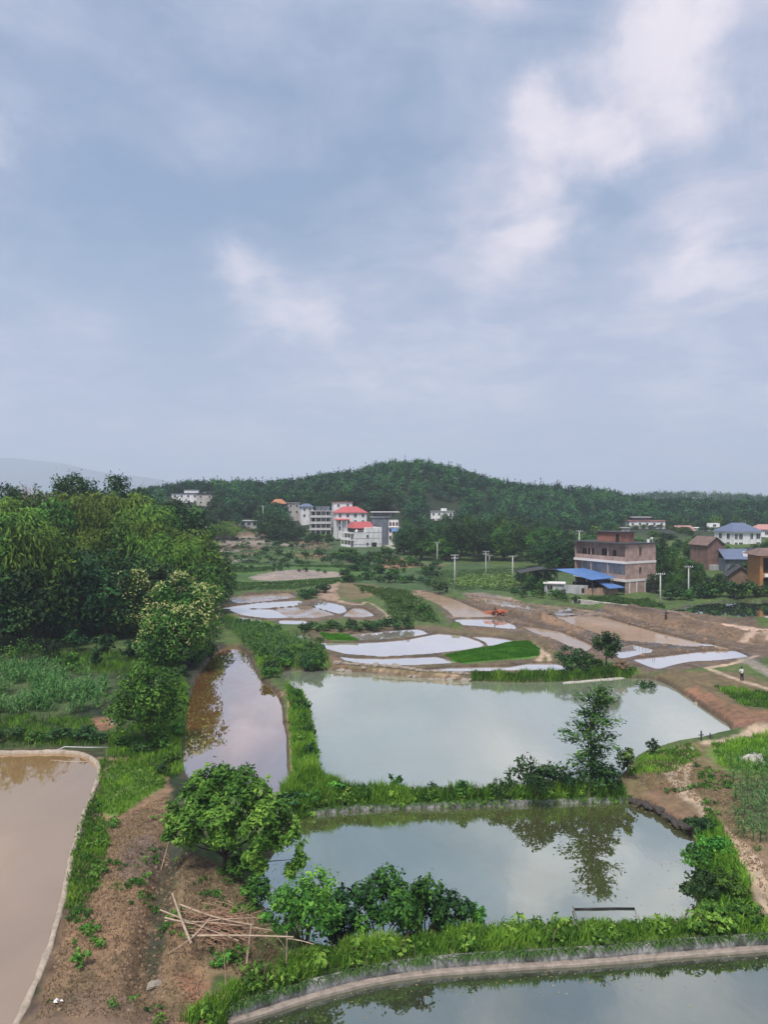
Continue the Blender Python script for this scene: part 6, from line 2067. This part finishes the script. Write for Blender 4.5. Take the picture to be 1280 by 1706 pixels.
mb = MB(); mb.hull([(w * .02, 1.5, zt - .4), (w * .78, 1.5, zt - .4), (w * .78, 9, zt - .2), (w * .02, 9, zt - .2)], [(w * .1, 4.2, zt + 2.4), (w * .72, 4.2, zt + 2.4), (w * .72, 7, zt + 2.4), (w * .1, 7, zt + 2.4)]); mb.obj('roof', M['red'], root)
MB().box(w * .05, w * .415, 3, 8.5, zt - 2.2, zt - .45).obj('roof_room', M['glass'], root)
mb = MB(); mb.tube([(1.6, .9, zt - 2.2), (1.6, .9, zt - 1.9), (1.6, .9, zt - 1.2), (1.6, .9, zt - .9)], [.5, .6, .6, .2], 10); mb.obj('water_tank', M['plastic'], root, True)
mb = MB()
for i in range(8):
    mb.box(.1 + i * .75, .16 + i * .75, .06, .12, zt - 2.2, zt - 1.35)
mb.box(.1, w * .42, .05, .13, zt - 1.35, zt - 1.25); mb.obj('terrace_rail', M['white_trim'], root)
# blue shed
D = 338; x0 = PD(654, D)
root = empty('shed', (x0, D, ZD(895, D))); tag(root, 'little blue roofed shed right of the far white houses', 'shed')
MB().box(0, 3.4, 0, 3, -2, 2.4).obj('wall', M['barnbrick'], root)
mb = MB(); mb.hull([(-.4, -.6, 2.5), (3.9, -.6, 2.5), (3.9, 3.4, 3.6), (-.4, 3.4, 3.6)], [(-.4, -.6, 2.65), (3.9, -.6, 2.65), (3.9, 3.4, 3.75), (-.4, 3.4, 3.75)]); mb.obj('roof', M['blue'], root)
door(root, 1.7, -1, 1.2, 2.3)
# house on the hillside
r_, w, h = house(718, 758, 424, 852, R(-6), 8, 'small white house with a grey roof alone in the trees of the hillside', 'white', floors=2, cols=4, roof='slab', roof_mat='grey')
mb = MB(); mb.box(w * .45, w * .7, 1, 4, h + .28, h + 1.7); mb.obj('roof_room', M['white'], r_)

# ---- right village
# red brick house with white floor bands
C0 = (49.2, 197.7); L, Dp = 17.0, 10.3
z0 = gz(56, 190); ztop = 12.1 - z0
root = empty('brick_house', (C0[0], C0[1], z0), R(-60)); tag(root, 'large bare pink brick house of three storeys with white floor bands and open galleries', 'house')
lv = [0, ztop - 8.5, ztop - 4.2, ztop]
mb = MB(); mb.box(0, L, 1.7, Dp, -1, ztop); mb.box(L - .25, L, 0, 1.698, -1, ztop); mb.box(0, .25, 0, 1.698, -1, ztop)
mb.obj('wall', M['brick'], root)
for k, z_ in enumerate(lv[1:3]):
    MB().box(-.2, L + .1, -.25, Dp + .1, z_ - .45, z_ + .1).obj('floor_band', M['white_trim'], root)
    MB().box(.25, L - .25, 0, .2, z_ + .101, z_ + 1.15).obj('parapet', M['brick'], root)
MB().box(-.7, L + .4, -.8, Dp + .5, ztop + .002, ztop + .25).obj('roof_slab', M['dark_roof'], root)
for k, z_ in enumerate((lv[1] + .1, lv[2] + .1)):
    for i, (fx, ww, hh, zz) in enumerate([(.1, 1.3, 1.5, 1.0), (.24, 1.8, 1.9, .7), (.5, 1.6, 2.0, .7), (.7, 1.1, 2.3, .15), (.88, 1.7, 1.6, .9)]):
        if k == 1 and i == 4: continue
        window(root, L * fx, z_ + zz, ww, hh, 1.7, 'front', 'brick' if k else 'white_trim', 'hole')
    for fx in (.33, .66):
        MB().box(L * fx - .15, L * fx + .15, .002, .22, z_ + 1.1, z_ + 3.8).obj('pillar', M['brick'], root)
    window(root, Dp * .47, z_ + 1.4, .8, 1.9 - .5 * (1 - k), L, 'right', 'brick', 'hole')
MB().box(.3, L - .3, 1.62, 1.697, lv[1] + .2, lv[2] - .4).obj('plaster', M['grey'], root)
for fx, ww in ((.12, 2.4), (.36, 2.4), (.6, 2.4), (.85, 2.2)):
    MB().box(L * fx - ww / 2, L * fx + ww / 2, 1.6, 1.697, .1, 2.7).obj('shutter', M['dgrey'], root)
for fx in (.24, .48, .72):
    MB().box(L * fx - .2, L * fx + .2, .0, .3, -1, lv[1] - .3).obj('pillar', M['white_trim'], root)
for fy in (.12, .36, .64, .88):
    MB().box(L + .002, L + .05, Dp * fy - .17, Dp * fy + .17, -.5, lv[1] - .3).obj('corner_strip', M['white_trim'], root)
mb = MB(); mb.box(L + .004, L + .06, Dp * .66, Dp * .66 + 1.1, 0, 2.1); mb.obj('door', M['hole'], root)
MB().box(L * .25, L * .72, 3.5, 8, ztop + .25, ztop + 2.6).obj('roof_room', M['redbrick'], root)
MB().box(L * .2, L * .75, 3.0, 8.6, ztop + 2.6, ztop + 2.8).obj('roof_room_slab', M['dark_roof'], root)
MB().box(L * .62, L * .68, 3.42, 3.498, ztop + .3, ztop + 2.2).obj('roof_room_door', M['hole'], root)
mb = MB(); mb.tube([(L - 1, Dp - 1.5, ztop + .25), (L - 1, Dp - 1.5, ztop + 1.0)], [.35, .35], 10); mb.obj('water_tank', M['plastic'], root)
mb = MB(); mb.tube([(L - .5, Dp - .5, ztop + .25), (L - .5, Dp - .5, ztop + 1.3)], .05, 6); mb.tube([(L - .55, Dp - 1.1, ztop + 1.1), (L - .5, Dp - .5, ztop + 1.4)], [.4, .1], 10); mb.obj('satellite_dish', M['plastic'], root)

# blue canopy on posts
root = empty('canopy_shed', (0, 0, 0)); tag(root, 'bright blue sheet canopy on posts in front of the brick house', 'shed')


def P3(px, py, D):
    return (PD(px, D), D, ZD(py, D))


def sheet(pts, th=.12):
    return MB().hull([(a, b, c - th) for a, b, c in pts], pts)


sheet([P3(987, 966, 178), P3(1028, 962, 184), P3(978, 946.5, 196), P3(926, 948, 190)]).obj('upper_roof', M['blue'], root)
sheet([P3(1016, 980.5, 177), P3(1043, 978.5, 181), P3(1000, 965.5, 187), P3(992, 966.5, 183)]).obj('lower_roof', M['blue'], root)
for px, py, D in [(988, 966, 178.5), (1002, 965, 181), (1022, 963, 183.6), (930, 949, 190), (960, 958, 183.5), (1016, 979, 177.5), (1040, 978, 181)]:
    a = P3(px, py + 1.5, D)
    MB().tube([(a[0], a[1], 0), (a[0], a[1], a[2])], .09, 6).obj('post', M['dark_metal'], root)
MB().box(PD(962, 186), PD(1000, 186), 186, 190, 0, 2.6).obj('stall', M['hole'], root)
# dark arched awning left of it
root = empty('awning', (0, 0, 0)); tag(root, 'dark arched awning left of the blue canopy', 'awning')
pts = [P3(868, 956, 188), P3(885, 952, 188), P3(905, 949, 188), P3(926, 949.5, 188)]
mb = MB()
mb.hull([(a, b, c) for a, b, c in pts] + [(a, b + 7, c + .1) for a, b, c in reversed(pts)], [(a, b, c + .12) for a, b, c in pts] + [(a, b + 7, c + .22) for a, b, c in reversed(pts)])
mb.obj('sheet', M['dark_roof'], root)
for a in (pts[0], pts[2]):
    MB().tube([(a[0] + .2, a[1] + .2, 0), (a[0] + .2, a[1] + .2, a[2])], .08, 6).obj('post', M['dark_metal'], root)
# grey shed, rubble wall and pale fence
x0, y0, zz = PD(908, 183), 183, .4
root = empty('shed', (x0, y0, zz), R(-14)); tag(root, 'grey block shed with a pale flat roof beside the blue canopy', 'shed')
MB().box(0, 4.6, 0, 3.4, -.5, 2.4).obj('wall', M['grey'], root)
MB().box(-.3, 4.9, -.4, 3.7, 2.402, 2.6).obj('roof', M['white_trim'], root)
window(root, 1.3, 1.0, 1.3, 1.0, 0, pane='hole')
root = empty('garden_wall', (PD(941, 181), 181, .4), R(-12)); tag(root, 'rough grey block wall right of the grey shed', 'wall')
MB().box(0, 5.4, 0, .4, -.5, 2.3).obj('wall', M['grey'], root)
mb = MB(); mb.box(4.0, 4.8, -.03, -.002, .5, 1.6); mb.obj('opening', M['hole'], root)
root = empty('fence', (PD(975, 179), 179, .3), R(18)); tag(root, 'pale tan board fence in front of the blue canopy', 'fence')
mb = MB()
for i in range(30):
    mb.box(i * .3, i * .3 + .28, 0, .05, -.3, 1.75 + .12 * math.sin(i * 1.7))
mb.obj('boards', mat('tan_boards', (.42, .29, .22), .85, .3, 1.2), root)
mb = MB()
for i in range(6):
    mb.box(i * 1.78, i * 1.78 + .1, .052, .16, -.3, 1.9)
mb.obj('rails', M['stakes'], root)
pw = [np.array(P(a, b, .5)) for a, b in [(952, 1003), (975, 1005), (1000, 1008), (1025, 1011), (1058, 1015)]]
o = sweep(dense(np.array(pw), 1.0), [(0, .2), (.02, 1.15), (.3, 1.2), (.32, .2)], jit=.05, seed=19).obj('low_wall', M['pale_stone'])
tag(o, 'low whitish wall at the top of the mud field below the brick house', 'wall')

# white house with red-brown roof behind the trees
r_, w, h = house(1049, 1110, 405, 868, R(-5), 9, 'white house with a red brown roof edge behind the brick house', 'white', floors=3, cols=5, roof='slab', roof_mat='redbrown')
mb = MB(); mb.box(w * .1, w * .65, 1, 7, h + 1.9, h + 2.1); mb.obj('roof_canopy', M['white_trim'], r_); mb = MB(); mb.box(w * .15, w * .6, 2, 6, h + .28, h + 1.9); mb.obj('roof_room', M['dgrey'], r_)
house(1036, 1052, 380, 880, R(-5), 7, 'grey house corner showing left of the red brown edged white house', 'grey', floors=3, cols=1, roof='slab', roof_mat='grey')
house(1128, 1160, 372, 884, R(10), 8, 'low house with a faded red roof among the village trees', 'beige', floors=2, cols=3, roof='gable', rise=2.2, roof_mat='pink_roof')
r_, w, h = house(1160, 1205, 395, 880, R(-8), 9, 'white flat roofed house behind the brown barn', 'white', floors=3, cols=4, roof='slab', roof_mat='white_trim')
mb = MB(); mb.box(w * .55, w * .95, 1, 6, h + .28, h + 2.5); mb.obj('roof_room', M['white'], r_); window(r_, w * .75, h + .8, 1.6, 1.2, 1.0)
house(1150, 1172, 330, 892, R(5), 6, 'small house with a pale lean-to roof left of the brown barn', 'white', floors=2, cols=2, roof='slab', roof_mat='redbrown')
house(1124, 1145, 300, 908, R(12), 6, 'weathered grey house between dark trees left of the brown barn', 'grey', floors=1, cols=2, roof='slab', roof_mat='grey')
house(1108, 1126, 345, 893, R(-10), 6, 'small dull house half hidden behind trees near the brick house', 'beige', floors=1, cols=2, roof='gable', rise=1.8, roof_mat='dark_roof')
# blue hip roof house
r_, w, h = house(1212, 1276, 285, 886, R(14), 11, 'white house under a blue grey hipped roof', 'white', floors=3, cols=0, left_cols=0, roof='hip', rise=3.2, roof_mat='slate')
for f in range(3):
    for x_, ww in ((1.0, 1.2), (3.0, 1.6), (w - 4.2, 1.2), (w - 1.4, 1.6)):
        if f and x_ > 4 and x_ < w - 2: continue
        window(r_, x_, h - 2.7 - 3.2 * f, ww, 1.9, 0)
    for i in range(2):
        window(r_, 3 + 4.5 * i, h - 2.7 - 3.2 * f, 1.6, 1.9, 0, 'left')
mb = MB(); mb.box(-.6, w + .6, -.7, 11.7, h - .25, h - .19); mb.obj('eaves', M['white_trim'], r_)
MB().tube([(w * .62, 3, h), (w * .62, 3, h + 4.2)], .06, 6).obj('mast', M['metal'], r_)
house(1260, 1300, 318, 882, R(-10), 9, 'house with a bright red roof at the right edge behind the blue roofed house', 'white', floors=2, cols=3, roof='hip', rise=2.0, roof_mat='pink_roof')
# brown gabled barn
D = 238; rz = R(12); w = 38 / F * D * .8
root = empty('barn', (PD(1180, D), D, ZD(949, D)), rz); tag(root, 'tall brown brick barn with a gable and red roof sheet edge', 'barn')
hb = ZD(907, D) - ZD(949, D)
gable_wall(root, w, 9, hb, 2.2, 'barnbrick'); gable_roof(root, w, 9, hb, 2.2, .6, 'brown_roof')
mb = MB(); mb.add([(w * .62, -.03, hb * .45), (w * .95, -.03, hb * .45), (w * .95, -.03, hb * .72), (w * .8, -.03, hb * .85)], [(0, 1, 2, 3)]); mb.box(w * .62, w * .9, -.04, -.002, hb * .3, hb * .48); mb.obj('opening', M['hole'], root)
MB().box(w * .1, w * .9, -1.2, -.01, -2, 1.5).obj('stall', M['grey'], root)
# dark blue roofed shed
D = 232; root = empty('shed', (PD(1210, D), D, ZD(932, D) - 2.5), R(-4)); tag(root, 'long shed with a dark blue sloping sheet roof and a pale skylight', 'shed')
MB().box(0, 10, 0, 6, -2, 2.6).obj('wall', M['dgrey'], root)
mb = MB(); mb.hull([(-.5, -.8, 2.5), (10.6, -.8, 2.5), (10.2, 6.5, 5.2), (0, 6.5, 5.2)], [(-.5, -.8, 2.65), (10.6, -.8, 2.65), (10.2, 6.5, 5.35), (0, 6.5, 5.35)]); mb.obj('roof', M['slate'], root)
mb = MB(); mb.hull([(5.6, .8, 3.28), (7.4, .8, 3.28), (8.4, 4.5, 4.65), (6.6, 4.5, 4.65)], [(5.6, .8, 3.32), (7.4, .8, 3.32), (8.4, 4.5, 4.69), (6.6, 4.5, 4.69)]); mb.obj('skylight', M['metal'], root)
mb = MB(); mb.hull([(7.5, 3, 4.2), (11.5, 3, 4.2), (11.5, 7, 4.2), (7.5, 7, 4.2)], [(9.5, 3, 5.9), (9.6, 3, 5.9), (9.6, 7, 5.9), (9.5, 7, 5.9)]); mb.obj('gable', M['dark_roof'], root)
# brown low barn with pink roof
D = 203; w = 46 / F * D * .8
root = empty('barn', (PD(1216, D), D, ZD(978, D) - .3), R(-18)); tag(root, 'low brown mud brick barn with a faded pink roof slope', 'barn')
hb = ZD(958, D) - ZD(978, D) + .3
gable_wall(root, w, 8, hb, 2.3, 'brown_wall'); gable_roof(root, w, 8, hb, 2.3, .7, 'dark_roof')
mb = MB(); k = 2.3 / (w / 2); xe = w + .6
mb.hull([(w / 2 + .1, .2, hb + 2.3 + .145 - .1 * k), (xe, .2, hb + .145 - .6 * k), (xe, 8.4, hb + .145 - .6 * k), (w / 2 + .1, 8.4, hb + 2.3 + .145 - .1 * k)], [(w / 2 + .1, .2, hb + 2.3 + .2 - .1 * k), (xe, .2, hb + .2 - .6 * k), (xe, 8.4, hb + .2 - .6 * k), (w / 2 + .1, 8.4, hb + 2.3 + .2 - .1 * k)]); mb.obj('roof_sheet', M['pink_roof'], root)
# orange timber building at the right edge
D = 180; x0 = PD(1268, D); z0 = ZD(990, D); hb = ZD(926, D) - z0
root = empty('timber_house', (x0, D, z0), R(-6)); tag(root, 'orange timber framed building with dark openings at the right edge', 'house')
MB().box(.3, 9, .4, 8, -1.5, hb).obj('wall', M['hole'], root)
mb = MB()
for x_ in (0, 4.4, 8.8):
    mb.box(x_, x_ + .7, 0, .39, -.3, hb)
for z_ in (hb - .45, hb * .42, -.3 + .9):
    for xa in (.7, 5.1):
        mb.box(xa, xa + 3.7, .03, .38, z_, z_ + (1.2 if abs(z_ - hb * .42) < .01 else .45))
mb.box(-.01, .29, .4, 8, -.3, hb)
mb.obj('frame', M['wood'], root)
MB().box(.2, 8.9, -.05, .3, -1.6, -.31).obj('plinth', M['dgrey'], root)
mb = MB(); mb.hull([(-1.2, -1.6, hb + .1), (10, -1.6, hb + .1), (10, 9, hb + .1), (-1.2, 9, hb + .1)], [(1.2, 2.5, hb + 1.6), (9, 2.5, hb + 1.6), (9, 5, hb + 1.6), (1.2, 5, hb + 1.6)]); mb.obj('roof', M['brown_roof'], root)
mb = MB(); mb.box(1.0, 2.0, -.35, .02, hb * .42 + .25, hb * .42 + .95); mb.tube([(1.35, -.36, hb * .42 + .6), (1.35, -.38, hb * .42 + .6)], .28, 12); mb.obj('air_conditioner', M['plastic'], root)
# pale streak of stones by the far pond and small white things
for px, py, s, lb in [(1228, 996, .5, 'white sack standing left of the orange building'), (935, 985, .4, 'white sack in the weeds beside the grey shed')]:
    x, y, z = G(px, py)
    mb = MB(); mb.blob((0, 0, .5), (.35, .3, .6), 8, 6, .1, 0, int(px)); o = mb.obj('sack', M['plastic'], None, True); o.location = (x, y, z); tag(o, lb, 'sack')

# ------------------------------------------------------------------ haze
HZ = MB().box(-7600, 4200, -150, 11500, -25, 570)
hm = bpy.data.materials.new('haze'); hm.use_nodes = True
nt = hm.node_tree; nt.nodes.remove(nt.nodes['Principled BSDF'])
pv = nt.nodes.new('ShaderNodeVolumePrincipled')
pv.inputs['Color'].default_value = (.78, .87, 1.0, 1); pv.inputs['Density'].default_value = .00021; pv.inputs['Anisotropy'].default_value = .1
nt.links.new(pv.outputs[0], nt.nodes['Material Output'].inputs['Volume'])
o = HZ.obj('haze', hm); tag(o, 'thin blue haze over the valley', None, None, 'stuff')

# ------------------------------------------------------------------ sky and light
SUN_EL, SUN_AZ = R(60), R(-155)      # azimuth clockwise from +Y
wd = bpy.data.worlds.new('World'); SC.world = wd; wd.use_nodes = True
nt = wd.node_tree
bg = nt.nodes['Background']
sky = N(nt, 'ShaderNodeTexSky', sky_type='NISHITA', sun_disc=False, sun_elevation=SUN_EL, sun_rotation=SUN_AZ, air_density=1.4, dust_density=2.0)
tc = N(nt, 'ShaderNodeTexCoord')


def vm(op, a, b=None):
    n_ = N(nt, 'ShaderNodeVectorMath', operation=op)
    for i, q in enumerate((a, b)):
        if q is None: continue
        if hasattr(q, 'is_linked'): nt.links.new(q, n_.inputs[i])
        else: n_.inputs[i].default_value = q
    return n_


def mth(op, a, b=None, c=None, clamp=False):
    n_ = N(nt, 'ShaderNodeMath', operation=op, use_clamp=clamp)
    for i, q in enumerate((a, b, c)):
        if q is None: continue
        if hasattr(q, 'is_linked'): nt.links.new(q, n_.inputs[i])
        else: n_.inputs[i].default_value = q
    return n_.outputs[0]


dirv = tc.outputs['Generated']
# cloud plane coordinates: flatten the dome a little so that bands stretch towards the horizon
sep = N(nt, 'ShaderNodeSeparateXYZ'); nt.links.new(dirv, sep.inputs[0])
zc = mth('ADD', mth('MAXIMUM', sep.outputs['Z'], 0.0), .22)
cb = N(nt, 'ShaderNodeCombineXYZ')
nt.links.new(mth('DIVIDE', sep.outputs['X'], zc), cb.inputs['X']); nt.links.new(mth('DIVIDE', sep.outputs['Y'], zc), cb.inputs['Y'])
cb.inputs['Z'].default_value = .3
nA = N(nt, 'ShaderNodeTexNoise', i_Scale=1.9, i_Detail=7.0, i_Roughness=.54, i_Distortion=.6); nt.links.new(cb.outputs[0], nA.inputs['Vector'])
nB = N(nt, 'ShaderNodeTexNoise', i_Scale=4.6, i_Detail=8.0, i_Roughness=.58, i_Distortion=.5); nt.links.new(cb.outputs[0], nB.inputs['Vector'])
nC = N(nt, 'ShaderNodeTexNoise', i_Scale=9.0, i_Detail=8.0, i_Roughness=.55); nt.links.new(dirv, nC.inputs['Vector'])
# warp the direction so that the large clouds get ragged edges
nW = N(nt, 'ShaderNodeTexNoise', i_Scale=7.0, i_Detail=6.0, i_Roughness=.62); nt.links.new(dirv, nW.inputs['Vector'])
wv = vm('SUBTRACT', nW.outputs['Color'], (.5, .5, .5))
ws = N(nt, 'ShaderNodeVectorMath', operation='SCALE'); nt.links.new(wv.outputs[0], ws.inputs[0]); ws.inputs['Scale'].default_value = .11
wdir = vm('NORMALIZE', vm('ADD', dirv, ws.outputs[0]).outputs[0]).outputs[0]


def pdir(px, py):
    a, b = (px - CX) / F, (CY - py) / F
    v = Vector((a, cp + b * sp, -sp + b * cp)); v.normalize()
    return tuple(v)


def blobs(lst):
    tot = None
    for px, py, r_, amt in lst:
        dn = vm('DOT_PRODUCT', wdir, pdir(px, py)).outputs['Value']
        s = 1 - math.cos(r_ / F)
        g = mth('EXPONENT', mth('DIVIDE', mth('SUBTRACT', dn, 1.0), s))
        g = mth('MULTIPLY', g, amt)
        tot = g if tot is None else mth('ADD', tot, g)
    return tot


bright = blobs([(895, 175, 42, .42), (960, 250, 60, .26), (1010, 225, 45, .34), (1095, 90, 55, .28), (1060, 120, 110, .10), (1130, 200, 50, .2), (1140, 15, 60, .30), (800, 10, 55, .30), (890, 395, 65, .32), (800, 310, 70, .16), (1205, 440, 60, .40), (1140, 440, 50, .2), (1190, 370, 40, .2), (800, 488, 45, .22), (400, 465, 60, .32), (480, 500, 55, .24), (548, 532, 48, .36), (5, 230, 45, .32), (515, 225, 55, .14), (330, 20, 90, .14), (1050, -150, 120, .2), (1000, 200, 230, .07)])
dark = blobs([(240, 300, 200, .9), (110, 120, 150, .6), (480, 330, 150, .5), (120, 420, 150, .6), (560, 80, 150, .3), (930, 60, 90, .4), (1010, 350, 100, .5), (1220, 180, 90, .4), (250, 560, 170, .4), (660, 260, 100, .35), (1040, 480, 90, .2)])
# clear share shows the blue sky through
clear = mth('ADD', mth('MULTIPLY', dark, .55), mth('MULTIPLY', mth('SUBTRACT', .5, nA.outputs['Fac']), .9), clamp=True)
tex = mth('ADD', mth('MULTIPLY', mth('SUBTRACT', nA.outputs['Fac'], .5), 1.05), mth('ADD', mth('MULTIPLY', mth('SUBTRACT', nB.outputs['Fac'], .5), .95), mth('MULTIPLY', mth('SUBTRACT', nC.outputs['Fac'], .5), .4)))
shade = mth('ADD', mth('ADD', .42, tex), mth('SUBTRACT', mth('MULTIPLY', bright, .5), mth('MULTIPLY', dark, .2)), clamp=True)
cr = ramp(nt, [(.12, (2.7, 3.6, 5.2)), (.4, (4.2, 4.75, 6.3)), (.58, (5.6, 5.7, 7.0)), (.78, (7.3, 7.0, 7.9)), (1.0, (8.8, 8.3, 8.8))])
nt.links.new(shade, cr.inputs[0])
blu = N(nt, 'ShaderNodeMixRGB', blend_type='MIX'); blu.inputs[0].default_value = .55
nt.links.new(sky.outputs[0], blu.inputs[1]); blu.inputs[2].default_value = (2.3, 3.7, 6.2, 1)
mx = N(nt, 'ShaderNodeMixRGB', blend_type='MIX')
nt.links.new(mth('MULTIPLY', clear, .85), mx.inputs[0]); nt.links.new(cr.outputs[0], mx.inputs[1]); nt.links.new(blu.outputs[0], mx.inputs[2])
pn = mth('ADD', mth('MULTIPLY', mth('SUBTRACT', nB.outputs['Fac'], .5), 1.2), mth('MULTIPLY', mth('SUBTRACT', nC.outputs['Fac'], .5), 2.2))
pat = N(nt, 'ShaderNodeMapRange', interpolation_type='SMOOTHSTEP'); pat.inputs['From Min'].default_value = .06; pat.inputs['From Max'].default_value = .62
nt.links.new(mth('ADD', bright, mth('MULTIPLY', pn, mth('ADD', .12, bright))), pat.inputs['Value'])
mp_ = N(nt, 'ShaderNodeMixRGB', blend_type='MIX')
nt.links.new(mth('MULTIPLY', pat.outputs[0], .62), mp_.inputs[0]); nt.links.new(mx.outputs[0], mp_.inputs[1]); mp_.inputs[2].default_value = (9.3, 8.5, 9.0, 1)
# pale band low over the horizon
hz = mth('MULTIPLY', mth('SUBTRACT', 1.0, mth('DIVIDE', mth('MAXIMUM', sep.outputs['Z'], 0.0), .34), clamp=True), .75)
mh = N(nt, 'ShaderNodeMixRGB', blend_type='MIX')
nt.links.new(hz, mh.inputs[0]); nt.links.new(mp_.outputs[0], mh.inputs[1]); mh.inputs[2].default_value = (5.7, 6.2, 7.8, 1)
nt.links.new(mh.outputs[0], bg.inputs['Color'])
bg.inputs['Strength'].default_value = .104

sd = bpy.data.lights.new('sun', 'SUN'); sd.energy = 4.4; sd.angle = R(14); sd.color = (1, .95, .88)
so = bpy.data.objects.new('sun', sd); link(so)
sdir = Vector((math.sin(SUN_AZ) * math.cos(SUN_EL), math.cos(SUN_AZ) * math.cos(SUN_EL), math.sin(SUN_EL)))
so.rotation_euler = sdir.to_track_quat('Z', 'Y').to_euler()

vs = SC.view_settings
vs.view_transform = 'Standard'; vs.look = 'None'; vs.exposure = .02; vs.gamma = 1
SC.render.engine = 'CYCLES'
SC.cycles.use_denoising = True
SC.cycles.max_bounces = 6; SC.cycles.diffuse_bounces = 3; SC.cycles.glossy_bounces = 3; SC.cycles.transmission_bounces = 3; SC.cycles.volume_bounces = 1
SC.cycles.sample_clamp_indirect = 4
